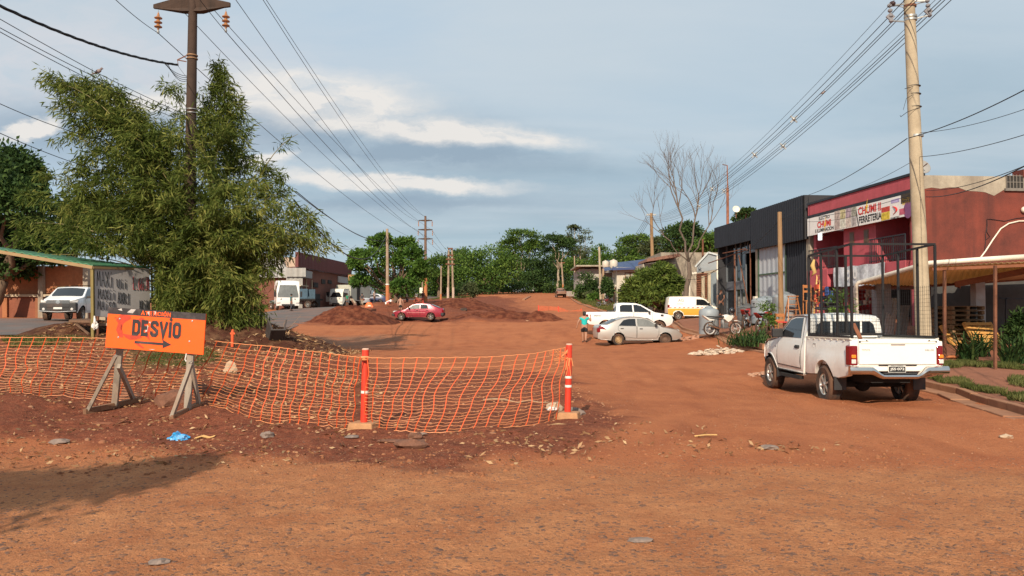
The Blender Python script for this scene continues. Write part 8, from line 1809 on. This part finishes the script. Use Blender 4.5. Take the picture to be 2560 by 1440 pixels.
def word(s, x0, x1, y0, y1, slant=0):
    GL_ = {'M':[[(0,0),(.12,1),(.5,.35),(.85,1),(1,0)]],'A':[[(0,0),(.5,1),(1,0)],[(.25,.4),(.8,.4)]],'X':[[(0,0),(1,1)],[(0,1),(1,0)]],'I':[[(.5,0),(.5,.7)],[(.5,.92),(.5,1.0)]],'U':[[(0,1),(.1,.2),(.5,0),(.9,.2),(1,1)]],'L':[[(.2,1),(0,0),(.8,.05)]],'G':[[(.9,.9),(.3,.8),(0,.3),(.4,0),(.9,.2),(.8,.5),(.4,.45)]],'O':[[(.5,1),(.05,.6),(.3,0),(.8,.1),(.95,.6),(.5,1)]],'S':[[(.9,.95),(.2,.85),(.3,.5),(.8,.4),(.6,.05),(0,.1)]],'B':[[(0,0),(.1,1),(.7,.85),(.3,.5),(.9,.3),(.1,0)]],'R':[[(0,0),(.1,1),(.9,.8),(.2,.5),(1,0)]],'N':[[(0,0),(.1,.9),(.8,.1),(1,1)]],'E':[[(.9,1),(0,.9),(.1,.5),(.7,.5)],[(.1,.5),(.0,0),(.9,.0)]],'.':[[(.4,0),(.55,.08)]],'l':[[(.5,0),(.5,1)]]}
    out = []; n = len(s)
    for i,ch in enumerate(s):
        if ch == ' ': continue
        for st in GL_[ch]: out.append([(x0+(x1-x0)*(i+.08+.78*a)/n, y0+(y1-y0)*b+slant*(i/n)) for a,b in st])
    return out
BLKS = M('spray_black', (.02,.02,.022), .7); 
for w_ in (word('MAXI',.04,.33,.62,.92,-.02),word('UII',.38,.57,.60,.78,-.01),word('MAXII',.06,.36,.36,.56,.0),word('AXRl',.39,.62,.30,.52,-.02),word('MAISO',.05,.36,.14,.32,.0),word('BRIAN',.79,.99,.17,.38,.02)): spray(w_, BLKS, 'graffiti')
spray(word('L.GG.M',.68,.99,.58,.84,.0), M('spray_red', (.30,.035,.045), .7), 'graffiti', .009)
mb = MB(); mb.prism([P(172,803,YB+.2),P(240,805,YB-.2),P(262,800,YB+1.0),P(180,800,YB+1.2)], V((0,0,-.03)), V((0,0,.04))); mb.bar(P(222,835,YB-.7),P(188,808,YB+.2),.05); mb.obj('bench', M('bench_wood', (.16,.09,.055), .85, var=.3, scale=3), bst)
mb = MB(); mb.prism([P(244,792,YB+.4),P(300,795,YB+.6),P(300,802,YB+.6),P(244,800,YB+.4)], V((0,0,0)), V((0,.1,0))); mb.bar(P(244,810,YB+.4),P(290,812,YB+.6),.2,.08); mb.obj('rail_board', M('pale_board', (.42,.34,.25), .8), bst)
bag('plastic_bag','white carrier bag hanging from the bus shelter post',238,812,(.085,.07,.11),MATS['white_plastic'],11,pos=P(238,815,YB-1.1)); 
mb = MB(); mb.tube([P(236,790,YB-1.05),P(237,800,YB-1.1),P(238,810,YB-1.1)],[.02,.035,.07],7); o = mb.obj('bag_neck', MATS['white_plastic'], None, smooth='all'); o.parent = bpy.data.objects[[q.name for q in COL.objects if q.get('label','').startswith('white carrier')][0]]; o.matrix_parent_inverse = Matrix.Translation(-P(238,815,YB-1.1))
# ---- water tanks, ladder, stools and goods in front of the shops
TKG = M('tank_grey', (.25,.285,.31), .5, var=.08, scale=2, dirt=((.30,.18,.11),.4,1.2))
for px,Y,r,hh,lab in ((1772,37.6,.47,1.2,'grey plastic water tank with lid beside the white motorbike'),(1915,39.5,.72,1.25,'pale grey water tank behind the planted bed, left of the folding ladder'),(1962,38,.58,1.35,'grey water tank beside the folding ladder in front of the timber post'),(1868,40.5,.50,1.0,'dark grey squat tank between the white motorbike and the sliding panel')):
    b = on(px,Y,.11); tk = thing('water_tank', lab, 'water tank', b, 0, 'water tanks standing in front of the black warehouse'); m_ = TKG if 'dark' not in lab else M('tank_dark', (.10,.10,.10), .6, var=.15)
    mb = MB(); mb.lathe(b,[(r,0),(r*1.02,.05),(r*.98,hh*.33),(r*1.01,hh*.35),(r*.98,hh*.66),(r*1.01,hh*.68),(r,hh*.92),(r*.86,hh),(r*.4,hh*1.06)],24); mb.obj('tank', m_, tk, smooth=True)
    mb = MB(); mb.lathe(b+V((0,0,hh*1.05)),[(r*.4,0),(r*.42,.05),(r*.2,.09),(.001,.1)],18); mb.obj('lid', m_, tk, smooth=True)
ORW = M('varnished_pine', (.36,.14,.045), .5, var=.2, scale=4)
fl = thing('folding_ladder','orange varnished folding step ladder standing in front of the shops','ladder',on(1982,36.5,.12)); b = on(1982,36.5,.12)
mb = MB()
for sx_ in (-1,1): mb.bar(b+V((sx_*.32,-.3,0)),b+V((sx_*.2,0,1.3)),.05,.035); mb.bar(b+V((sx_*.30,.45,0)),b+V((sx_*.18,.05,1.27)),.045,.03)
for k in range(5): f = .15+k*.19; mb.bar(b+V((-.32+.12*f,-.3+.3*f,1.3*f)),b+V((.32-.12*f,-.3+.3*f,1.3*f)),.09,.03)
mb.box(b+V((0,0,1.32)),(.5,.2,.04)); mb.obj('ladder_frame', ORW, fl)
for px,Y,lab,hh in ((2022,37,'orange timber high stool among the goods in front of the shop',1.7),(1952,34.6,'small orange chair with red seat cushion by the planted bed',.85)):
    b = on(px,Y,.12); ch = thing('wooden_chair',lab,'chair',b); hs = hh*.55
    for sx_ in (-1,1):
        for sy_ in (-1,1): mb = MB(); mb.bar(b+V((sx_*.2,sy_*.2,0)),b+V((sx_*.18,sy_*.18,hs if sy_ < 0 else hh)),.045); mb.obj('leg', ORW, ch)
    mb = MB(); mb.box(b+V((0,0,hs)),(.44,.44,.05)); mb.obj('seat', ORW if hh > 1 else M('red_seat', (.5,.03,.03), .6), ch)
    mb = MB(); mb.box(b+V((0,.19,hh-.08)),(.42,.03,.14)); mb.box(b+V((0,.19,hh-.32)),(.42,.03,.10)); mb.obj('backrest', ORW, ch)
ld = thing('long_ladder','pale long ladder leaning against the shop corner','ladder',FA.pt(*FA.at(2033,790,.9),.9)); a = FA.pt(FA.at(2036,790,1.2)[0],.9,1.2); b = FA.pt(FA.at(2048,682,.3)[0],FA.at(2048,682,.3)[1],.3); mb = MB(); sv = FA.u*.18
mb.bar(a-sv,b-sv,.06,.03); mb.bar(a+sv,b+sv,.06,.03)
for k in range(10): p = a.lerp(b,(k+.5)/10); mb.bar(p-sv,p+sv,.03)
mb.obj('ladder_frame', PINE, ld)
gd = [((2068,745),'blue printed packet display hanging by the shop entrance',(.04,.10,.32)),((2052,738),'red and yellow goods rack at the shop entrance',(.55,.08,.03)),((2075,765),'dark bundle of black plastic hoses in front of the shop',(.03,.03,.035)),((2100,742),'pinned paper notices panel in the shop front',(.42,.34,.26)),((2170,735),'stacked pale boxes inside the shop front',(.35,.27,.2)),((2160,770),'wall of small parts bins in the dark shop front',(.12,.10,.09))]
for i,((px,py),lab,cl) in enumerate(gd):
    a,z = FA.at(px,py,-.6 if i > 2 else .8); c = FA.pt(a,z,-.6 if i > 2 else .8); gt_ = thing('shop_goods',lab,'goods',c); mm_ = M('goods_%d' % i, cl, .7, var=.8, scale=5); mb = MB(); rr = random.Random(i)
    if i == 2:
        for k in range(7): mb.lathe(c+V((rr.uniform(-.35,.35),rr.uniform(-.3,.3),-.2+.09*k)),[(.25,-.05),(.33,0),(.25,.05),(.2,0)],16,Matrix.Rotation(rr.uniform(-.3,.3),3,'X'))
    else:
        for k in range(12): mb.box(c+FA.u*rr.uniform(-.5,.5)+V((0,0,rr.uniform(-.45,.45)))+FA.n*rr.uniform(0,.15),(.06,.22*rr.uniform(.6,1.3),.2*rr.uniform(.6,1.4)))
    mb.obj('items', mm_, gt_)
tubs = P(2213,800,27); wt = thing('steel_roll','bright galvanised sheet metal leaning under the porch','metal sheet',tubs); mb = MB(); a = P(2205,845,26.8); b = P(2222,745,27.6); mb.corr(a,V((.42,.1,0)),b-a,.1,.02); mb.obj('sheet', M('bright_zinc', (.50,.56,.62), .3, .7, var=.2), wt)
wt = thing('metal_gutter_stack','dull metal gutter lengths leaning beside the galvanised sheet','metal sheet',P(2250,800,27)); mb = MB()
for k in range(3): mb.bar(P(2244+k*7,850,26.6),P(2254+k*7,765,27.6),.16,.06)
mb.obj('gutter', M('dull_zinc', (.20,.21,.22), .5, .5, var=.3), wt)
# pallets
PAL = M('pallet_wood', (.20,.125,.065), .9, var=.35, scale=4)
def pallet(mb, o, u, v, n_):
    u, v, n_ = V(u),V(v),V(n_)
    for k in range(7): f = (k+.5)/7; mb.bar(o+v*f,o+u+v*f,.11,.02,up=n_)
    for k in range(3): f = (k*.46+.04); mb.bar(o+u*f-n_*.06,o+u*f+v-n_*.06,.09,.10,up=n_)
    for k in range(4): f = (k+.5)/4; mb.bar(o+v*f-n_*.12,o+u+v*f-n_*.12,.1,.02,up=n_)
rr = random.Random(2)
for st,(px,Y,n_) in enumerate(((2357,26.5,7),(2402,26.0,8),(2340,28.3,6))):
    b = on(px,Y,.12)
    for k in range(n_):
        pt_ = thing('pallet','%s pallet in the %s stack under the porch' % (('lowest','second','third','fourth','fifth','sixth','seventh','eighth')[k] if k < n_-1 else 'topmost',('left','right','rear')[st]),'pallet',b,0,'weathered pallets stacked under the porch'); mb = MB(); pallet(mb,b+V((-.5+rr.uniform(-.04,.04),-.4,.15+k*.155)),(1.05,rr.uniform(-.05,.05),0),(0,.9,0),(0,0,1)); mb.obj('slats', PAL, pt_)
for lab,o,uu,vv in (('new orange pine pallet leaning against the grey porch pillar, right one',P(2455,880,24.9),(.95,.1,.0),(-.25,.55,.95)),('new orange pine pallet leaning behind the left side of the grey pillar',P(2395,878,25.4),(.85,.1,-.05),(-.22,.6,.85))):
    pt_ = thing('pallet',lab,'pallet',o); mb = MB(); uu,vv = V(uu),V(vv); pallet(mb,o,uu,vv,uu.cross(vv).normalized()*(1 if uu.cross(vv).y < 0 else -1)); mb.obj('slats', M('pallet_new', (.52,.27,.075), .8, var=.2, scale=4), pt_)
mb = MB(); mb.rock((0,0,0),(.3,.14,.05),5,.3,.3); o = mb.obj('clay_lump', M('clay', (.42,.14,.05), .9), None, world=False); o.location = on(2385,21.8,.16); props(o,'bright orange clay slab on the pavement at the foot of the thin porch post','clay')
# planted bed kerb
mb = MB(); kb = [G(1838,858),G(1905,878)]; mb.bar(V((kb[0].x+.1,kb[0].y,kb[0].z+.16)),V((kb[1].x+.1,kb[1].y,kb[1].z+.16)),.16,.2); o = mb.obj('bed_edging', KERB, None); props(o,'low red edging kerb of the planted bed','kerb')
# orange tent-like warning sign and far nets
c = on(922,74); wtn = thing('warning_tent','small orange triangular warning sign on the soil near the road workers','sign',c)
mb = MB(); mb.prism([P(912,768,73),P(933,768,73),P(928,757,73.2),P(921,755,73.2),P(916,758,73.2)],V((0,0,0)),V((0,.5,0))); bd2 = mb.obj('tent', M('tent_orange', (.85,.13,.02), .5), wtn); mb = MB(); mb.prism([P(919,766,72.9),P(927,766,72.9),P(926,763,72.9),P(920,763,72.9)],V((0,0,0)),V((0,.02,0))); mb.obj('white_mark', WHITEB, bd2)
FNET = 'orange barrier nets across the far part of the street'
for lab,pts_,Y in (('far orange net strung across the dirt road, left half',[(1346,765),(1372,766),(1396,768)],86),('far orange net across the dirt road, right half sagging to the kerb',[(1396,768),(1425,778),(1453,774)],82),('far orange net beside the street tree and the three armed pole',[(1000,742),(1030,744),(1058,746)],97)):
    nf = thing('far_net',lab,'net',P(*pts_[1],Y),0,FNET); mb = MB(); top_ = [P(*p,Y) for p in pts_]
    for a,b in zip(top_[:-1],top_[1:]):
        for k in range(9): mb.bar(a.lerp(b,0)-V((0,0,k*.12)),b-V((0,0,k*.12)),.03,.02)
        for k in range(12): p = a.lerp(b,k/11); mb.bar(p,p-V((0,0,.98)),.035,.02)
    mb.obj('net_panel', NETV, nf)
    for p in (top_[0],top_[-1]): mb = MB(); mb.bar(p+V((0,0,.1)),p-V((0,0,1.2)),.09); mb.obj('post', POSTR, nf)
# ================================================================ people
SKIN = M('skin', (.36,.19,.125), .55, var=.1); SKIND = M('skin_dark', (.20,.095,.06), .55, var=.1); HAIR = M('hair_black', (.012,.010,.010), .5)
def skinmesh(name, verts, edges, radii, mat, parent, sub=1, root=0):
    me = bpy.data.meshes.new(name); me.from_pydata([tuple(v) for v in verts],edges,[]); me.materials.append(mat); o = link(name,me,parent)
    m = o.modifiers.new('skin','SKIN'); m.use_smooth_shade = True; sv = me.skin_vertices[0].data
    for i,r in enumerate(radii): sv[i].radius = (r,r) if not isinstance(r,tuple) else r
    for i in range(len(radii)): sv[i].use_root = (i == root)
    s = o.modifiers.new('sub','SUBSURF'); s.levels = sub; s.render_levels = sub; return o
def person(label, loc, face, H=1.65, skin=None, top=(.0,.3,.3), bottom=(.02,.02,.02), shorts=True, legs=((.10,-.02),(-.12,.06)), armL=((-.06,-.02,-.27),(.02,.04,-.24)), armR=((.06,.0,-.27),(.0,.05,-.24)), bend=0.0, stout=1.0, bare=False, hat=None, fingers=True, hairlen=1.0):
    """figure facing local +y; legs = (swing forward of left, right foot at the ankle, knee)"""
    t = thing('person',label,'person',loc,face); t.scale = (H/1.7,)*3; sk = skin or SKIN; k = stout
    B = lambda p: V((p[0], p[1]*math.cos(bend)+ (p[2]-.92)*math.sin(bend) if p[2] > .92 else p[1], .92+(p[2]-.92)*math.cos(bend)-p[1]*math.sin(bend) if p[2] > .92 else p[2]))
    v, e, r = [], [], []
    def add(p, rad, par=None): v.append(B(p)); r.append(rad); (e.append((par,len(v)-1)) if par is not None else None); return len(v)-1
    pel = add((0,0,.92),(.135*k,.105*k)); wa = add((0,.0,1.06),(.125*k,.10*k),pel); chs = add((0,.0,1.26),(.145*k,.105*k),wa); up_ = add((0,-.01,1.40),(.11*k,.08*k),chs); nk = add((0,.0,1.49),.05,up_); hd0 = add((0,.02,1.57),(.068,.078),nk); hd1 = add((0,.015,1.65),(.074,.09),hd0); add((0,.0,1.70),(.05,.06),hd1)
    joints = {}
    for sgn,arm in ((-1,armL),(1,armR)):
        sh = add((sgn*.17*k,-.01,1.385),.058*k,up_); el = V((sgn*(.20*k),-.01,1.385))+V(arm[0]); ei = add(el,.042*k,sh); wr = el+V(arm[1]); wi = add(wr,.028,ei); d = V(arm[1]).normalized(); pm = wr+d*.06; pi_ = add(pm,.030,wi); joints[sgn] = (el,wr)
        if fingers:
            sd = d.cross(V((0,1,0)) if abs(d.y) < .9 else V((1,0,0))).normalized(); bk = sd.cross(d)
            for f,(off,L) in enumerate(((-.027,.062),(-.009,.072),(.010,.068),(.027,.054))):
                a = add(pm+sd*off+d*.035,.0095,pi_); b = add(pm+sd*off*1.15+d*(.035+L*.55)+bk*.012,.0085,a); add(pm+sd*off*1.2+d*(.035+L*.9)+bk*.032,.0075,b)
            a = add(pm-sd*.032-d*.012,.011,pi_); add(pm-sd*.058+d*.028+bk*.01,.009,a)
    LG = {}
    for sgn,(fy,ky) in ((-1,legs[0]),(1,legs[1])):
        hp = add((sgn*.085*k,0,.86),.095*k,pel); kn_ = V((sgn*.09,ky+fy*.35,.48)); ki = add(kn_,.062*k,hp); cf = kn_.lerp(V((sgn*.085,fy,.09)),.35)+V((0,-.02,0)); ci = add(cf,.055*k,ki); an = V((sgn*.085,fy,.09+(.05 if fy < -.05 else 0))); ai = add(an,.036,ci); add(an+V((0,-.03,-.06)),.035,ai); to = add(an+V((sgn*.02,.13,-.062)),.034,ai); LG[sgn] = (kn_,cf,an)
    skinmesh('body',v,e,r,sk,t,1)
    # face: nose, ears
    q = MB(); hc = B((0,.03,1.615)); fd = B((0,.13,1.615))-hc; fd.normalize(); q.sphere(hc+fd*.088+V((0,0,-.012)),(.012,.016,.02),8,6)
    for sgn in (-1,1): q.sphere(hc+V((sgn*.076,0,-.005)),(.012,.02,.03),8,6)
    q.obj('nose_and_ears', sk, t, smooth='all', world=False)
    q = MB()
    for sgn in (-1,1): q.sphere(hc+fd*.082+V((sgn*.032,0,.02)),(.012,.008,.008),8,6)
    q.sphere(hc+fd*.083+V((0,0,-.045)),(.024,.006,.006),8,5); q.obj('eyes_and_mouth', HAIR, t, smooth='all', world=False)
    q = MB(); hh_ = hc-fd*.028+V((0,0,.045)); q.sphere(hh_,(.098,.108,.098),14,10)
    if hairlen > 1: q.sphere(hh_-fd*.035-V((0,0,.07)),(.09,.07,.10),12,8)
    q.obj('hair', HAIR, t, smooth='all', world=False)
    if not bare:
        tm = M('cloth_%d_%d_%d' % tuple(int(c*100) for c in top), top, .85, var=.12, scale=5); cv = [B(p) for p in ((0,.0,.90),(0,.0,1.06),(0,.0,1.26),(0,-.01,1.40),(0,.0,1.445),(-.17*k,-.01,1.385),(.17*k,-.01,1.385))]+[joints[-1][0].lerp(V((-.17*k,-.01,1.385)),.6),joints[1][0].lerp(V((.17*k,-.01,1.385)),.6)]; cv[-2] = B(cv[-2]); cv[-1] = B(cv[-1])
        skinmesh('shirt',cv,[(0,1),(1,2),(2,3),(3,4),(3,5),(3,6),(5,7),(6,8)],[(.152*k,.122*k),(.142*k,.115*k),(.158*k,.12*k),(.125*k,.092*k),.062,.072*k,.072*k,.062*k,.062*k],tm,t,1)
    bm2 = M('cloth_%d_%d_%d' % tuple(int(c*100) for c in bottom), bottom, .85, var=.15, scale=5); pv = [V((0,0,.95)),V((0,0,.88))]; pe = [(0,1)]; pr = [(.14*k,.115*k),(.145*k,.12*k)]
    for sgn in (-1,1):
        kn_,cf,an = LG[sgn]; i0 = len(pv); pv.append(V((sgn*.085*k,0,.82))); pr.append(.105*k); pe.append((1,i0)); pv.append(kn_+V((0,0,.06 if shorts else 0))); pr.append(.082*k if shorts else .072*k); pe.append((i0,i0+1))
        if not shorts: pv += [cf,an+V((0,0,.03))]; pr += [.066*k,.055]; pe += [(i0+1,i0+2),(i0+2,i0+3)]
    skinmesh('shorts' if shorts else 'trousers',pv,pe,pr,bm2,t,1)
    q = MB()
    for sgn in (-1,1): an = LG[sgn][2]; q.sphere(an+V((sgn*.01,.05,-.062)),(.048,.13,.04),12,8)
    q.obj('shoes', M('shoe_dark', (.03,.022,.02), .7), t, smooth='all', world=False)
    if hat: q = MB(); c_ = hc+V((0,0,.075)); q.lathe(c_,[(.19,-.02),(.18,.0),(.1,.015),(.095,.10),(.05,.12),(.001,.125)],16); q.obj('hat', M('hat_%s' % hat[0], hat[1], .9), t, smooth='all', world=False)
    return t
pp_ = P(1461,855,42.0); person('person in a turquoise sleeveless top and black shorts walking away, hand raised to the head', V((pp_.x,42,h(pp_.x,42))), R(-6), 1.62, SKIN, (.015,.42,.40), (.012,.012,.014), True, ((.12,.05),(-.20,.03)), ((-.10,-.04,-.26),(-.06,.06,-.23)), ((.13,-.02,-.20),(-.04,.04,.26)), 0, 1.25, hairlen=2)
c = on(868,101,.04); person('person in a green shirt standing by the open lorry door', c, R(20), 1.7, SKIND, (.03,.22,.12), (.10,.10,.11), True)
c = on(905,103,.04); person('person in dark clothes walking past the front of the box truck', c, R(200), 1.7, SKIND, (.05,.05,.06), (.30,.22,.16), False)
c = on(728,80,.04); person('person in a teal shirt loading beside the flatbed lorry', c, R(-60), 1.72, SKIND, (.02,.13,.14), (.06,.06,.07), False)
c = on(889,66); person('worker in a tan shirt bending over behind the soil heap', V((c.x,66,c.z+.35)), R(70), 1.72, SKIND, (.34,.27,.20), (.13,.16,.13), False, bend=R(38), hat=('dark',(.03,.025,.02)))
c = on(1001,76); person('bare backed worker crouching behind the red saloon bonnet', V((c.x,76,c.z-.35)), R(10), 1.7, SKIN, bare=True, bend=R(18))
c = on(1803,48.5,.1); person('person all in black sweeping at the black warehouse door', V((c.x,48.5,1.35)), R(150), 1.72, SKIND, (.015,.015,.017), (.02,.02,.022), False, armL=((-.02,.12,-.24),(.06,.18,-.12)), armR=((.02,.14,-.22),(-.08,.18,-.10)))
for px,Y,lab,tc_ in ((1041,98,'worker in a white top far behind the red saloon, near the three armed pole',(.5,.48,.45)),(1057,99,'worker in a dark top at the foot of the three armed pole',(.10,.03,.03)),(1018,96,'worker in a pale top beside the bushy street tree trunk',(.42,.36,.3)),(936,88,'person in a pale shirt by the blue car on the asphalt',(.5,.42,.38)),(974,90,'worker in a red brown top under the bushy street tree',(.22,.07,.04))):
    c = on(px,Y); person(lab, c, R(40+px), 1.68, SKIND, tc_, (.05,.05,.06), False, fingers=False)

# leafy tree standing beside the viewer, out of the frame: its shadow falls across the near left ground
tree('wayside_tree','small leafy wayside tree beside the viewer, outside the photograph', V((-7.6,-1.0,0)), [(V((-6.7,.1,4.1)),(1.2,.8,.7)),(V((-6.1,1.0,4.1)),(.75,.6,.4)),(V((-5.55,1.75,4.1)),(.4,.55,.25)),(V((-7.8,-.6,4.3)),(1.0,.9,.8))], 1500, .16, L_DARK, 91, trunk_r=.12)
for o in COL.objects:
    if o.parent is None and o.get('label') and len(o['label'].split()) > 16: print('LONG', len(o['label'].split()), o['label'])
